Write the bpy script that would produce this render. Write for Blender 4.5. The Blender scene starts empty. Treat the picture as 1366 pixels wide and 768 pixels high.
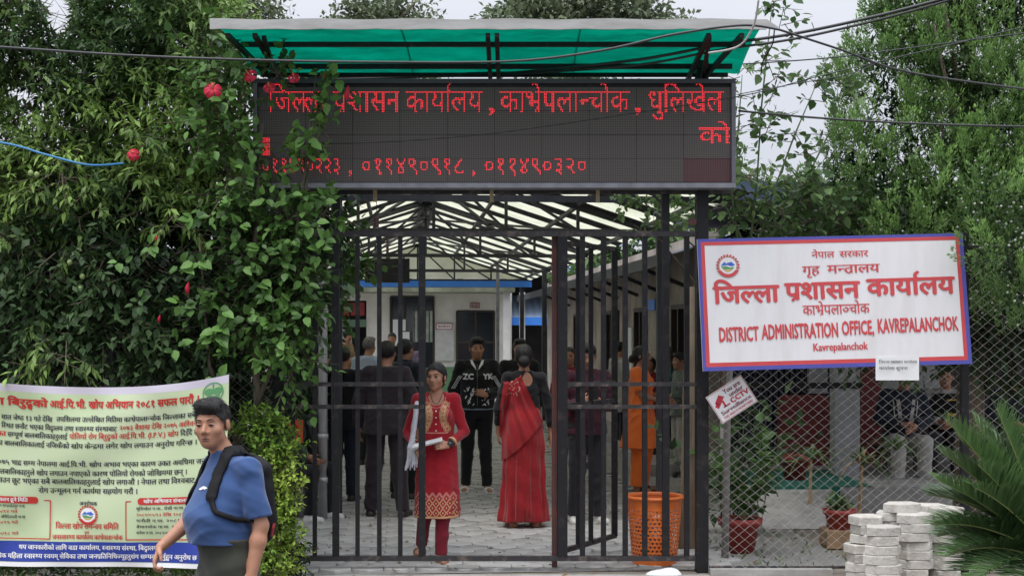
import bpy, bmesh, math, random
import numpy as np
from mathutils import Vector, Matrix, Euler
from mathutils.bvhtree import BVHTree
R = math.radians
C = bpy.context.scene.collection
SC = bpy.context.scene
random.seed(11); NR = np.random.RandomState(5)

# ------------------------------------------------------------ camera, sky, sun, exposure
F = 1900.0; CH = 1.75; HZ = 441.0
cam = bpy.data.cameras.new('camera'); camo = bpy.data.objects.new('camera', cam); C.objects.link(camo)
camo.location = (0, 0, CH); camo.rotation_euler = (R(90), 0, 0)
cam.sensor_width = 36; cam.lens = 36*F/1366; cam.shift_y = (HZ-384)/1366
cam.clip_end = 2000; cam.clip_start = 0.1
SC.camera = camo
w = bpy.data.worlds.new('World'); SC.world = w; w.use_nodes = True
nt = w.node_tree; nt.nodes.clear()
out = nt.nodes.new('ShaderNodeOutputWorld'); bg = nt.nodes.new('ShaderNodeBackground')
sky = nt.nodes.new('ShaderNodeTexSky'); sky.sky_type = 'NISHITA'; sky.sun_disc = False
sky.sun_elevation = R(68); sky.sun_rotation = R(205); sky.air_density = 1.0; sky.dust_density = 3.0
tcd = nt.nodes.new('ShaderNodeTexCoord'); ns = nt.nodes.new('ShaderNodeTexNoise')
ns.inputs['Scale'].default_value = 2.2; ns.inputs['Detail'].default_value = 5
mp = nt.nodes.new('ShaderNodeMapping'); mp.inputs['Scale'].default_value = (1, 1, 2.5)
nt.links.new(tcd.outputs['Generated'], mp.inputs['Vector']); nt.links.new(mp.outputs[0], ns.inputs['Vector'])
rp = nt.nodes.new('ShaderNodeValToRGB')
rp.color_ramp.elements[0].position = .3; rp.color_ramp.elements[0].color = (6.5, 6.9, 7.9, 1)
rp.color_ramp.elements[1].position = .75; rp.color_ramp.elements[1].color = (8.3, 8.4, 8.9, 1)
mx = nt.nodes.new('ShaderNodeMixRGB'); mx.inputs[0].default_value = .9
# overcast sky: luminance grows steadily from the horizon to the zenith
sx = nt.nodes.new('ShaderNodeSeparateXYZ'); gr0 = nt.nodes.new('ShaderNodeMath'); gr0.operation = 'MULTIPLY_ADD'; gr0.inputs[1].default_value = 2.6; gr0.inputs[2].default_value = .74; sq0 = nt.nodes.new('ShaderNodeMath'); sq0.operation = 'POWER'; sq0.inputs[1].default_value = 2
nt.links.new(tcd.outputs['Generated'], sx.inputs[0]); nt.links.new(sx.outputs[2], sq0.inputs[0]); nt.links.new(sq0.outputs[0], gr0.inputs[0])
vm = nt.nodes.new('ShaderNodeVectorMath'); vm.operation = 'SCALE'
nt.links.new(ns.outputs[0], rp.inputs[0]); nt.links.new(sky.outputs[0], mx.inputs[1]); nt.links.new(rp.outputs[0], mx.inputs[2])
nt.links.new(mx.outputs[0], vm.inputs[0]); nt.links.new(gr0.outputs[0], vm.inputs['Scale']); nt.links.new(vm.outputs[0], bg.inputs[0]); bg.inputs[1].default_value = 0.105
nt.links.new(bg.outputs[0], out.inputs[0])
sl = bpy.data.lights.new('sun', 'SUN'); sl.energy = 1.3; sl.angle = R(28); sl.color = (1, .96, .9)
so = bpy.data.objects.new('sun', sl); C.objects.link(so); so.rotation_euler = (R(22), 0, R(-25))
SC.view_settings.view_transform = 'Standard'; SC.view_settings.look = 'None'
SC.view_settings.exposure = 0.36; SC.view_settings.gamma = 1
SC.render.engine = 'CYCLES'; SC.cycles.max_bounces = 8; SC.cycles.transparent_max_bounces = 8

# ------------------------------------------------------------ helpers
def P(px, py, Y): return Vector(((px-683)/F*Y, Y, CH-(py-HZ)/F*Y))
TH = R(4.45); ct, st = math.cos(TH), math.sin(TH)
def CY(u, v, z=0.0): return Vector((u*ct-v*st, u*st+v*ct, z))      # the courtyard's own axes: u across, v away
W = {}                                                              # world matrices
def setp(o, label=None, cat=None, group=None, kind=None):
    if label: o['label'] = label
    if cat: o['category'] = cat
    if group: o['group'] = group
    if kind: o['kind'] = kind
    return o
def thing(name, label, cat, loc=(0, 0, 0), rz=0, group=None, scale=1):
    o = bpy.data.objects.new(name, None); C.objects.link(o); o.empty_display_size = .1
    o.location = loc; o.rotation_euler = (0, 0, rz); o.scale = (scale,)*3
    W[o.name] = Matrix.Translation(Vector(loc)) @ Matrix.Rotation(rz, 4, 'Z') @ Matrix.Scale(scale, 4)
    return setp(o, label, cat, group)
class MB:
    def __init__(s): s.v = []; s.f = []; s.m = []
    def add(s, v, f, m=0):
        n = len(s.v); s.v += [tuple(p) for p in v]; s.f += [tuple(i+n for i in q) for q in f]; s.m += [m]*len(f); return s
    def box(s, a, b, m=0, fn=None):
        (x0, y0, z0), (x1, y1, z1) = a, b
        v = [(x0,y0,z0),(x1,y0,z0),(x1,y1,z0),(x0,y1,z0),(x0,y0,z1),(x1,y0,z1),(x1,y1,z1),(x0,y1,z1)]
        if fn: v = [fn(*p) for p in v]
        return s.add(v, [(0,3,2,1),(4,5,6,7),(0,1,5,4),(1,2,6,5),(2,3,7,6),(3,0,4,7)], m)
    def tube(s, pts, r, n=6, m=0, cap=True):
        pts = [Vector(p) for p in pts]; k = len(pts); rr = r if hasattr(r, '__len__') else [r]*k
        v = []; ref = None
        for i, p in enumerate(pts):
            d = (pts[min(i+1, k-1)]-pts[max(i-1, 0)]).normalized()
            if ref is None or abs(d.dot(ref)) > .95: ref = Vector((0, 0, 1)) if abs(d.z) < .9 else Vector((1, 0, 0))
            a = d.cross(ref).normalized(); b = d.cross(a)
            for j in range(n):
                t = 2*math.pi*(j+.5)/n; v.append(p+(a*math.cos(t)+b*math.sin(t))*rr[i])
        f = [(i*n+j, (i+1)*n+j, (i+1)*n+(j+1) % n, i*n+(j+1) % n) for i in range(k-1) for j in range(n)]
        if cap: f += [tuple(range(n)), tuple(range((k-1)*n+n-1, (k-1)*n-1, -1))]
        return s.add(v, f, m)
    def bar(s, a, b, w_, h_=None, m=0): # rectangular section; w_ horizontal, h_ the other way
        a = Vector(a); b = Vector(b); h_ = h_ or w_; d = (b-a).normalized()
        up = Vector((0, 0, 1)) if abs(d.z) < .9 else Vector((st, -ct, 0))
        x = d.cross(up).normalized()*w_/2; y = x.cross(d).normalized()*h_/2
        v = [a-x-y, a+x-y, a+x+y, a-x+y, b-x-y, b+x-y, b+x+y, b-x+y]
        return s.add(v, [(0,3,2,1),(4,5,6,7),(0,1,5,4),(1,2,6,5),(2,3,7,6),(3,0,4,7)], m)
    def lathe(s, prof, c, n=24, m=0, cap=False):
        c = Vector(c); v = [c+Vector((r*math.cos(2*math.pi*j/n), r*math.sin(2*math.pi*j/n), z)) for r, z in prof for j in range(n)]
        f = [(i*n+j, i*n+(j+1) % n, (i+1)*n+(j+1) % n, (i+1)*n+j) for i in range(len(prof)-1) for j in range(n)]
        if cap: f += [tuple(range(n-1, -1, -1)), tuple(range((len(prof)-1)*n, len(prof)*n))]
        return s.add(v, f, m)
    def grid(s, fn, nu, nv, m=0):
        v = [fn(i/nu, j/nv) for j in range(nv+1) for i in range(nu+1)]
        f = [(j*(nu+1)+i, j*(nu+1)+i+1, (j+1)*(nu+1)+i+1, (j+1)*(nu+1)+i) for j in range(nv) for i in range(nu)]
        return s.add(v, f, m)
    def build(s, name, mats, parent=None, smooth=False, kind=None, local=False, label=None):
        me = bpy.data.meshes.new(name); V = np.array([tuple(p) for p in s.v], dtype=float).reshape(-1, 3)
        org = Vector((0, 0, 0)); F_ = s.f
        if parent is not None:
            if not local:
                Mi = np.array(W[parent.name].inverted()); V = V @ Mi[:3, :3].T + Mi[:3, 3]
        else:
            org = Vector(((V[:, 0].min()+V[:, 0].max())/2, (V[:, 1].min()+V[:, 1].max())/2, V[:, 2].min())); V = V-np.array(org)
        me.from_pydata(V.tolist(), [], F_)
        mats = mats if isinstance(mats, (list, tuple)) else [mats]
        for x in mats: me.materials.append(x)
        if len(mats) > 1: me.polygons.foreach_set('material_index', s.m)
        if smooth: me.polygons.foreach_set('use_smooth', [True]*len(me.polygons))
        me.update()
        o = bpy.data.objects.new(name, me); C.objects.link(o)
        if parent is not None: o.parent = parent; W[o.name] = W[parent.name].copy()
        else: o.location = org; W[o.name] = Matrix.Translation(org)
        if kind: o['kind'] = kind
        if label: o['label'] = label
        return o
def copy_part(o, parent, loc=None):
    c = o.copy(); C.objects.link(c); c.parent = parent
    if loc is not None: c.location = loc
    return c

# ------------------------------------------------------------ materials
def mat(name, col, rough=.7, col2=None, scale=8, bump=0, bscale=40, spec=.5, metal=0, trans=0, detail=4, stretch=(1, 1, 1), alpha=1, coat=0, emit=0, ramp=(.35, .65), sheen=0):
    m = bpy.data.materials.new(name); m.use_nodes = True; n = m.node_tree; b = n.nodes['Principled BSDF']
    b.inputs['Base Color'].default_value = (*col, 1); b.inputs['Roughness'].default_value = rough
    b.inputs['Specular IOR Level'].default_value = spec; b.inputs['Metallic'].default_value = metal
    if sheen: b.inputs['Sheen Weight'].default_value = sheen
    if emit: b.inputs['Emission Color'].default_value = (*col, 1); b.inputs['Emission Strength'].default_value = emit
    tc = n.nodes.new('ShaderNodeTexCoord'); mp = n.nodes.new('ShaderNodeMapping'); mp.inputs['Scale'].default_value = stretch
    n.links.new(tc.outputs['Object'], mp.inputs[0])
    if col2:
        t = n.nodes.new('ShaderNodeTexNoise'); t.inputs['Scale'].default_value = scale; t.inputs['Detail'].default_value = detail
        t.inputs['Roughness'].default_value = .6
        r = n.nodes.new('ShaderNodeValToRGB'); r.color_ramp.elements[0].position = ramp[0]; r.color_ramp.elements[1].position = ramp[1]
        r.color_ramp.elements[0].color = (*col, 1); r.color_ramp.elements[1].color = (*col2, 1)
        n.links.new(mp.outputs[0], t.inputs['Vector']); n.links.new(t.outputs[0], r.inputs[0]); n.links.new(r.outputs[0], b.inputs['Base Color'])
    if bump:
        t2 = n.nodes.new('ShaderNodeTexNoise'); t2.inputs['Scale'].default_value = bscale; t2.inputs['Detail'].default_value = 5
        bp = n.nodes.new('ShaderNodeBump'); bp.inputs['Strength'].default_value = bump; bp.inputs['Distance'].default_value = .01
        n.links.new(mp.outputs[0], t2.inputs['Vector']); n.links.new(t2.outputs[0], bp.inputs['Height']); n.links.new(bp.outputs[0], b.inputs['Normal'])
    if trans:
        tb = n.nodes.new('ShaderNodeBsdfTranslucent'); ms = n.nodes.new('ShaderNodeMixShader'); ms.inputs[0].default_value = trans
        src = b.inputs['Base Color'].links
        if src: n.links.new(src[0].from_socket, tb.inputs[0])
        else: tb.inputs[0].default_value = (*col, 1)
        o = n.nodes['Material Output']; n.links.new(b.outputs[0], ms.inputs[1]); n.links.new(tb.outputs[0], ms.inputs[2]); n.links.new(ms.outputs[0], o.inputs[0])
    return m
def leafmat(name, dark, light, trans=.3, rough=.5, spec=.25):
    m = bpy.data.materials.new(name); m.use_nodes = True; n = m.node_tree; b = n.nodes['Principled BSDF']
    a = n.nodes.new('ShaderNodeAttribute'); a.attribute_name = 'tint'
    r = n.nodes.new('ShaderNodeValToRGB'); r.color_ramp.elements[0].color = (*dark, 1); r.color_ramp.elements[1].color = (*light, 1)
    n.links.new(a.outputs['Fac'], r.inputs[0]); n.links.new(r.outputs[0], b.inputs['Base Color'])
    b.inputs['Roughness'].default_value = rough; b.inputs['Specular IOR Level'].default_value = spec
    tb = n.nodes.new('ShaderNodeBsdfTranslucent'); ms = n.nodes.new('ShaderNodeMixShader'); ms.inputs[0].default_value = trans
    n.links.new(r.outputs[0], tb.inputs[0]); o = n.nodes['Material Output']
    n.links.new(b.outputs[0], ms.inputs[1]); n.links.new(tb.outputs[0], ms.inputs[2]); n.links.new(ms.outputs[0], o.inputs[0])
    return m

# ------------------------------------------------------------ lettering
_g = {}; GR = [2]
def glyph(ch, bold=0.0):
    k = (ch, bold, GR[0])
    if k in _g: return _g[k]
    c = bpy.data.curves.new('g', 'FONT'); c.body = ch; c.size = 1; c.resolution_u = GR[0]; c.offset = bold
    o = bpy.data.objects.new('g', c); me = o.to_mesh()
    v = [(p.co.x, p.co.y) for p in me.vertices]; f = [tuple(p.vertices) for p in me.polygons]
    o.to_mesh_clear(); bpy.data.objects.remove(o); bpy.data.curves.remove(c)
    _g[k] = (v, f); return _g[k]
_adv = {}
def adv(ch):
    if ch not in _adv:
        def mxx(s):
            v, _ = glyph(s); return max(p[0] for p in v)
        _adv[ch] = mxx(ch+'A')-mxx('A')
    return _adv[ch]
def cut(v, f, xc):
    bm = bmesh.new(); vs = [bm.verts.new((x, y, 0)) for x, y in v]
    for q in f:
        try: bm.faces.new([vs[i] for i in q])
        except ValueError: pass
    bmesh.ops.bisect_plane(bm, geom=bm.verts[:]+bm.edges[:]+bm.faces[:], plane_co=(xc, 0, 0), plane_no=(1, 0, 0), clear_outer=True)
    bm.verts.index_update(); r = ([(p.co.x, p.co.y) for p in bm.verts], [tuple(x.index for x in q.verts) for q in bm.faces]); bm.free(); return r
CONS = 'कखगघचछजझञटठडढणतथदधनपफबभमयरलवशषसह'; STEM = 'खगघचजझञणतथधनपबभमयलवशषस'
def shape(text, bold=0.0):
    """Devanagari set glyph by glyph: half forms, rakar, reph and the i-sign are placed by hand."""
    V = []; Fc = []; x = 0.0
    def put(g, dx, dy=0, s=1):
        n = len(V); V.extend((p[0]*s+dx, p[1]*s+dy) for p in g[0]); Fc.extend(tuple(i+n for i in q) for q in g[1])
    i = 0; N = len(text)
    while i < N:
        ch = text[i]
        if ch not in CONS:
            if ch != ' ': put(glyph(ch, bold), x)
            x += adv(ch) if ch != ' ' else .26
            i += 1; continue
        seq = [ch]; i += 1
        while i+1 < N and text[i] == '्' and text[i+1] in CONS: seq.append(text[i+1]); i += 2
        vir = False
        if i < N and text[i] == '्': vir = True; i += 1
        mats = []
        while i < N and text[i] in 'ािीुूृेैोौंँॅ': mats.append(text[i]); i += 1
        reph = len(seq) > 1 and seq[0] == 'र'
        if reph: seq = seq[1:]
        rak = len(seq) > 1 and seq[-1] == 'र'
        if rak: seq = seq[:-1]
        if 'ि' in mats: put(glyph('ि', bold), x); x += adv('ि')
        below = None
        if len(seq) > 1 and seq[0] == 'द': below = seq[1]; seq = seq[:1]
        for c in seq[:-1]:
            g = glyph(c, bold); mxv = max(p[0] for p in g[0])-bold
            if c in STEM: xc = mxv-.184; put(cut(*g, xc), x); x += xc-.01
            elif c in 'कफ': xc = mxv-.1; put(cut(*g, xc), x); x += xc-.02
            else: put(g, x); x += adv(c); put(glyph('्', bold), x)
        c = seq[-1]; put(glyph(c, bold), x); x0 = x; x += adv(c)
        if below: put(glyph(below, bold*1.6), x0+.12, -.32, .55)
        if rak:
            t = .035+bold; xs = x-.13 if c in STEM else x-.3
            n = len(V); V.extend([(xs-.2, .02-t), (xs-.2+.03, -.03-t), (xs+.02, .22-t), (xs+.02, .22+t)]); Fc.append((n, n+1, n+2, n+3))
        for m_ in mats:
            if m_ == 'ि': continue
            put(glyph(m_, bold), x); x += adv(m_)
        if reph:
            t = .03+bold; pts = [(x-.09, .6), (x-.13, .74), (x-.09, .83), (x+.0, .86)]
            for a, b in zip(pts, pts[1:]):
                dx, dy = b[0]-a[0], b[1]-a[1]; L = math.hypot(dx, dy); nx, ny = -dy/L*t, dx/L*t; n = len(V)
                V.extend([(a[0]-nx, a[1]-ny), (b[0]-nx, b[1]-ny), (b[0]+nx, b[1]+ny), (a[0]+nx, a[1]+ny)]); Fc.append((n, n+1, n+2, n+3))
        if vir: put(glyph('्', bold), x)
    return V, Fc, x
class Print:
    """flat lettering and marks collected in sheet coordinates, then laid 2-3 mm over a surface by fn(x, y) -> point"""
    def __init__(s): s.v = []; s.f = []; s.m = []; s.z = []; s.L = 0; s.k = []
    def text(s, t, x, y, size, m=0, bold=0.0, width=None, align='l', sx=1.0):
        V, Fc, L = shape(t); k = size; kx = k*sx
        if width: kx = width/L
        ox = x if align == 'l' else (x-L*kx/2 if align == 'c' else x-L*kx)
        f0 = len(s.f)
        for q_, (dx, dy) in enumerate(((0, 0),) if bold < .004 else ((0, 0), (-bold, 0), (bold, 0), (0, bold*.8), (0, -bold*.8))[:5 if bold > .032 else 3]):
            n = len(s.v); s.v += [(ox+(a+dx)*kx, y+(b+dy)*k) for a, b in V]; s.z += [s.L+q_]*len(V); s.f += [tuple(i+n for i in q) for q in Fc]; s.m += [m]*len(Fc)
        s.k.append((f0, len(s.f)))
        return ox+L*kx
    def poly(s, pts, m=0):
        n = len(s.v); s.v += list(pts); s.z += [s.L]*len(pts); s.f.append(tuple(range(n, n+len(pts)))); s.m.append(m)
    def rect(s, x0, y0, x1, y1, m=0, nx=1):
        for i in range(nx):
            a = x0+(x1-x0)*i/nx; b = x0+(x1-x0)*(i+1)/nx; s.poly([(a, y0), (b, y0), (b, y1), (a, y1)], m)
    def line(s, a, b, w_, m=0):
        dx, dy = b[0]-a[0], b[1]-a[1]; L = math.hypot(dx, dy) or 1; nx, ny = -dy/L*w_/2, dx/L*w_/2
        s.poly([(a[0]-nx, a[1]-ny), (b[0]-nx, b[1]-ny), (b[0]+nx, b[1]+ny), (a[0]+nx, a[1]+ny)], m)
    def disc(s, x, y, rx, ry=None, m=0, n=14, a0=0, a1=360):
        ry = ry or rx; s.poly([(x+rx*math.cos(R(a0+(a1-a0)*i/n)), y+ry*math.sin(R(a0+(a1-a0)*i/n))) for i in range(n + (a1-a0 < 360))], m)
    def ring(s, x, y, r0, r1, m=0, n=24, a0=0, a1=360, ky=1):
        for i in range(n):
            a = R(a0+(a1-a0)*i/n); b = R(a0+(a1-a0)*(i+1)/n)
            s.poly([(x+r0*math.cos(a), y+ky*r0*math.sin(a)), (x+r1*math.cos(a), y+ky*r1*math.sin(a)), (x+r1*math.cos(b), y+ky*r1*math.sin(b)), (x+r0*math.cos(b), y+ky*r0*math.sin(b))], m)
    def lay_lines(s, name, mats, fn, parent):
        for a, e in s.k:
            q = Print(); ids = sorted({i for f in s.f[a:e] for i in f}); mp_ = {j: i for i, j in enumerate(ids)}
            q.v = [s.v[i] for i in ids]; q.z = [s.z[i] for i in ids]; q.f = [tuple(mp_[i] for i in f) for f in s.f[a:e]]; mm = s.m[a]; q.m = [0]*len(q.f); q.lay(name, mats[mm], fn, parent)
    def lay(s, name, mats, fn, parent, off=None):
        b = MB(); b.v = [Vector(fn(*p))-Vector((0, .00025*z, 0)) for p, z in zip(s.v, s.z)]; b.f = s.f; b.m = s.m
        return b.build(name, mats, parent)
def emblem(pr, x, y, r, red, blue, green, white, gold, ky=1):
    pr.L = 1; pr.disc(x, y, r*.80, r*.80*ky, white, 24)
    pr.L = 2; pr.ring(x, y, r*.74, r*.79, red, 24, -25, 205, ky)
    pr.L = 3
    for i in range(15):
        a = R(-28+236*i/14); pr.disc(x+r*.92*math.cos(a), y+ky*r*.92*math.sin(a), r*.105, r*.105*ky, red, 6); pr.disc(x+r*.82*math.cos(a+.1), y+ky*r*.82*math.sin(a+.1), r*.05, r*.05*ky, green, 5)
    pr.poly([(x-r*.62, y+.02*r), (x-r*.3, y+.36*r*ky), (x-r*.1, y+.2*r*ky), (x+r*.15, y+.5*r*ky), (x+r*.62, y+.08*r*ky), (x+r*.3, y-.05*r), (x, y+.08*r)], blue)
    pr.L = 4; pr.poly([(x-r*.02, y+.3*r*ky), (x+r*.15, y+.5*r*ky), (x+r*.3, y+.36*r*ky), (x+.14*r, y+.3*r*ky)], white)
    pr.poly([(x-r*.6, y-.04*r), (x-.2*r, y+.0*r), (x+r*.2, y-.14*r), (x+.55*r, y-.07*r), (x+r*.4, y-.3*r), (x-r*.4, y-.3*r)], green)
    pr.L = 5; pr.ring(x, y, r*.36, r*.5, gold, 12, -140, -40, ky); pr.L = 6; pr.ring(x, y, r*.70, r*.98, red, 16, -150, -30, ky); pr.L = 0
# ------------------------------------------------------------ bodies: distance fields blended smoothly, one continuous skin
class SDF:
    def __init__(s, lo, hi, h):
        s.h = h; s.lo = np.array(lo, float)-3*h; n = np.ceil((np.array(hi)-s.lo)/h).astype(int)+4
        s.n = n; s.ax = [(s.lo[i]+h*np.arange(n[i])).astype(np.float32) for i in range(3)]; s.D = np.full(n, .5, np.float32)
    def _win(s, lo, hi):
        sl = []
        for i in range(3):
            a = int(np.floor((lo[i]-s.lo[i])/s.h)); b = int(np.ceil((hi[i]-s.lo[i])/s.h))+1
            sl.append(slice(max(a, 0), max(min(b, s.n[i]), 0)))
        return tuple(sl)
    def _apply(s, lo, hi, fn, k, sub=False):
        p = k+3*s.h; w = s._win(np.array(lo)-p, np.array(hi)+p)
        if any(q.stop <= q.start for q in w): return
        X, Y, Z = np.meshgrid(s.ax[0][w[0]], s.ax[1][w[1]], s.ax[2][w[2]], indexing='ij', sparse=True)
        d = fn(X, Y, Z); A = s.D[w]
        if sub:
            t = np.clip(.5-.5*(A+d)/k, 0, 1); s.D[w] = A*(1-t)-d*t+k*t*(1-t)
        else:
            t = np.clip(.5+.5*(A-d)/k, 0, 1); s.D[w] = A*(1-t)+d*t-k*t*(1-t)
    def cap(s, a, ra, b, rb, k=.02, flat=False, sub=False, sq=1.0):
        a = np.array(a, float); b = np.array(b, float); ab = b-a; L2 = max(ab.dot(ab), 1e-9); L = math.sqrt(L2)
        def fn(X, Y, Z):
            dx, dy, dz = X-a[0], Y-a[1], Z-a[2]; tt = (dx*ab[0]+dy*ab[1]+dz*ab[2])/L2; t = np.clip(tt, 0, 1)
            q = np.sqrt((dx-t*ab[0])**2+((dy-t*ab[1])/sq)**2+(dz-t*ab[2])**2)-(ra+(rb-ra)*t)
            return np.maximum(q, (tt-1)*L) if flat else q
        m = max(ra, rb)*max(sq, 1); s._apply(np.minimum(a, b)-m, np.maximum(a, b)+m, fn, k, sub)
    def ell(s, c, r, k=.02, rot=None, sub=False):
        c = np.array(c, float); r = np.array(r, float); M = np.array(rot)[:3, :3].T if rot is not None else np.eye(3)
        def fn(X, Y, Z):
            dx, dy, dz = X-c[0], Y-c[1], Z-c[2]
            q = [M[i, 0]*dx+M[i, 1]*dy+M[i, 2]*dz for i in range(3)]
            k0 = np.sqrt((q[0]/r[0])**2+(q[1]/r[1])**2+(q[2]/r[2])**2); k1 = np.sqrt((q[0]/r[0]**2)**2+(q[1]/r[1]**2)**2+(q[2]/r[2]**2)**2)+1e-6
            return k0*(k0-1)/k1
        m = r.max(); s._apply(c-m, c+m, fn, k, sub)
    def rings(s, rs, k=.02, fold=0, nf=9, ph=0, grow=0, lean=0):
        """stack of ellipses (z, cx, cy, rx, ry) from low to high"""
        rs = sorted(rs); z = np.array([q[0] for q in rs]); T = np.array(rs, float)
        zd = np.linspace(z[0], z[-1], 80); kw_ = max(3, int(.07/((z[-1]-z[0])/79))|1); kr = np.hanning(kw_+2)[1:-1]; kr /= kr.sum(); T2 = [zd]
        for i in range(1, 5):
            q = np.interp(zd, z, T[:, i]); q = np.concatenate([[q[0]]*(kw_//2), q, [q[-1]]*(kw_//2)]); T2.append(np.convolve(q, kr, 'valid'))
        T = np.stack(T2, 1); z = zd
        def fn(X, Y, Z):
            cx, cy, rx, ry = [np.interp(Z, z, T[:, i]).astype(np.float32) for i in (1, 2, 3, 4)]
            rx = rx+grow; ry = ry+grow; dx = (X-cx); dy = (Y-cy)
            q = np.sqrt((dx/rx)**2+(dy/ry)**2)
            if fold:
                an = np.arctan2(dy, dx); amp = fold*np.clip((z[-1]-Z)/(z[-1]-z[0]), 0, 1)**.8
                q = q-amp*(np.sin(nf*an+ph+lean*Z)+.5*np.sin((nf*1.7//1+1)*an+2*ph-lean*1.4*Z))/np.minimum(rx, ry)
            return np.maximum((q-1)*np.minimum(rx, ry), np.maximum(z[0]-Z, Z-z[-1]))
        mx = max(max(q[3], q[4]) for q in rs)+grow+.03; cx = [q[1] for q in rs]; cy = [q[2] for q in rs]
        s._apply((min(cx)-mx, min(cy)-mx, z[0]), (max(cx)+mx, max(cy)+mx, z[-1]), fn, k)
    def half(s, p, n, k=.004): # keep only the side the normal points away from
        p = np.array(p, float); n = np.array(n, float); n = n/np.linalg.norm(n)
        X, Y, Z = np.meshgrid(*s.ax, indexing='ij', sparse=True)
        s.D = np.maximum(s.D, (X-p[0])*n[0]+(Y-p[1])*n[1]+(Z-p[2])*n[2]).astype(np.float32)
    def folds(s, amp, f=11, seed=0, vert=.5):
        X, Y, Z = np.meshgrid(*s.ax, indexing='ij', sparse=True); r = np.random.RandomState(seed); a, b, c, d = r.rand(4)*6
        # drag lines: outward ridges running mostly across and diagonally, fading in and out over the cloth
        w1 = .9*np.sin(f*.22*X+a)+.8*np.sin(f*.2*Y+c); w2 = 1.1*np.sin(f*.25*Z+b)+.7*np.sin(f*.3*(X-Y)+d)
        r1 = (.5+.5*np.cos(f*(Z+.45*X+.3*Y)+2*w1+a))**3*(.5+.5*np.sin(f*.21*X+f*.17*Z+c)*np.sin(f*.19*Y+b))
        r2 = (.5+.5*np.cos(f*(.8*Z-.7*X+.2*Y)+2*w2+d))**3*(.5+.5*np.sin(f*.16*Z+a)*np.sin(f*.23*X+d))
        r3 = vert*(.5+.5*np.cos(.9*f*(X+.35*Z)+2*w2))**3*(.5+.5*np.sin(f*.14*Z+b))
        s.D -= (amp*1.25*(r1+r2+.6*r3)).astype(np.float32)
    def mesh(s):
        D = s.D; S = D < 0; n = D.shape
        c = np.zeros(tuple(x-1 for x in n), np.int8)
        for i in (0, 1):
            for j in (0, 1):
                for k in (0, 1): c += S[i:n[0]-1+i, j:n[1]-1+j, k:n[2]-1+k]
        act = np.argwhere((c > 0) & (c < 8)); I, J, K = act.T
        if len(act) == 0: return np.zeros((0, 3)), np.zeros((0, 4), int)
        off = [(0,0,0),(1,0,0),(0,1,0),(1,1,0),(0,0,1),(1,0,1),(0,1,1),(1,1,1)]
        v = np.stack([D[I+a, J+b, K+e] for a, b, e in off], 1)
        P_ = np.zeros((len(act), 3)); cn = np.zeros(len(act))
        for a, b in [(0,1),(2,3),(4,5),(6,7),(0,2),(1,3),(4,6),(5,7),(0,4),(1,5),(2,6),(3,7)]:
            m = (v[:, a] < 0) != (v[:, b] < 0); t = v[m, a]/(v[m, a]-v[m, b]); A = np.array(off[a]); B = np.array(off[b])
            P_[m] += A+(B-A)*t[:, None]; cn[m] += 1
        P_ = (P_/cn[:, None]+act)*s.h+s.lo
        idx = np.full(c.shape, -1, np.int64); idx[I, J, K] = np.arange(len(act)); F_ = []
        for ax in range(3):
            sl0 = [slice(1, x-1) for x in n]; sl0[ax] = slice(0, n[ax]-1); sl1 = list(sl0); sl1[ax] = slice(1, n[ax])
            A = S[tuple(sl0)]; B = S[tuple(sl1)]; e = np.argwhere(A != B)
            if not len(e): continue
            inn = A[tuple(e.T)]; base = e.copy()
            for q in range(3):
                if q != ax: base[:, q] += 1
            o1, o2 = [q for q in range(3) if q != ax]
            def cell(d1, d2):
                b = base.copy(); b[:, o1] -= d1; b[:, o2] -= d2; return idx[tuple(b.T)]
            q4 = np.stack([cell(1, 1), cell(0, 1), cell(0, 0), cell(1, 0)], 1)
            flip = inn if ax != 1 else ~inn
            q4[~flip] = q4[~flip][:, ::-1]; F_.append(q4)
        return P_, np.concatenate(F_)
def sdf_obj(name, s, m, parent, H=1.0):
    V, Fq = s.mesh(); me = bpy.data.meshes.new(name); nf = len(Fq)
    me.vertices.add(len(V)); me.vertices.foreach_set('co', V.astype(np.float32).ravel())
    me.loops.add(nf*4); me.polygons.add(nf); me.loops.foreach_set('vertex_index', Fq.astype(np.int32).ravel())
    me.polygons.foreach_set('loop_start', np.arange(0, nf*4, 4, dtype=np.int32)); me.polygons.foreach_set('loop_total', np.full(nf, 4, np.int32))
    me.polygons.foreach_set('use_smooth', np.ones(nf, bool)); me.materials.append(m); me.update(calc_edges=True); me.validate()
    o = bpy.data.objects.new(name, me); C.objects.link(o); o.parent = parent; W[o.name] = W[parent.name].copy()
    o['_q'] = 1; del o['_q']
    return o
def bvh_of(objs):
    v = []; f = []
    for o in objs:
        n = len(v); v += [p.co.copy() for p in o.data.vertices]; f += [tuple(i+n for i in q.vertices) for q in o.data.polygons]
    return BVHTree.FromPolygons(v, f)
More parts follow.
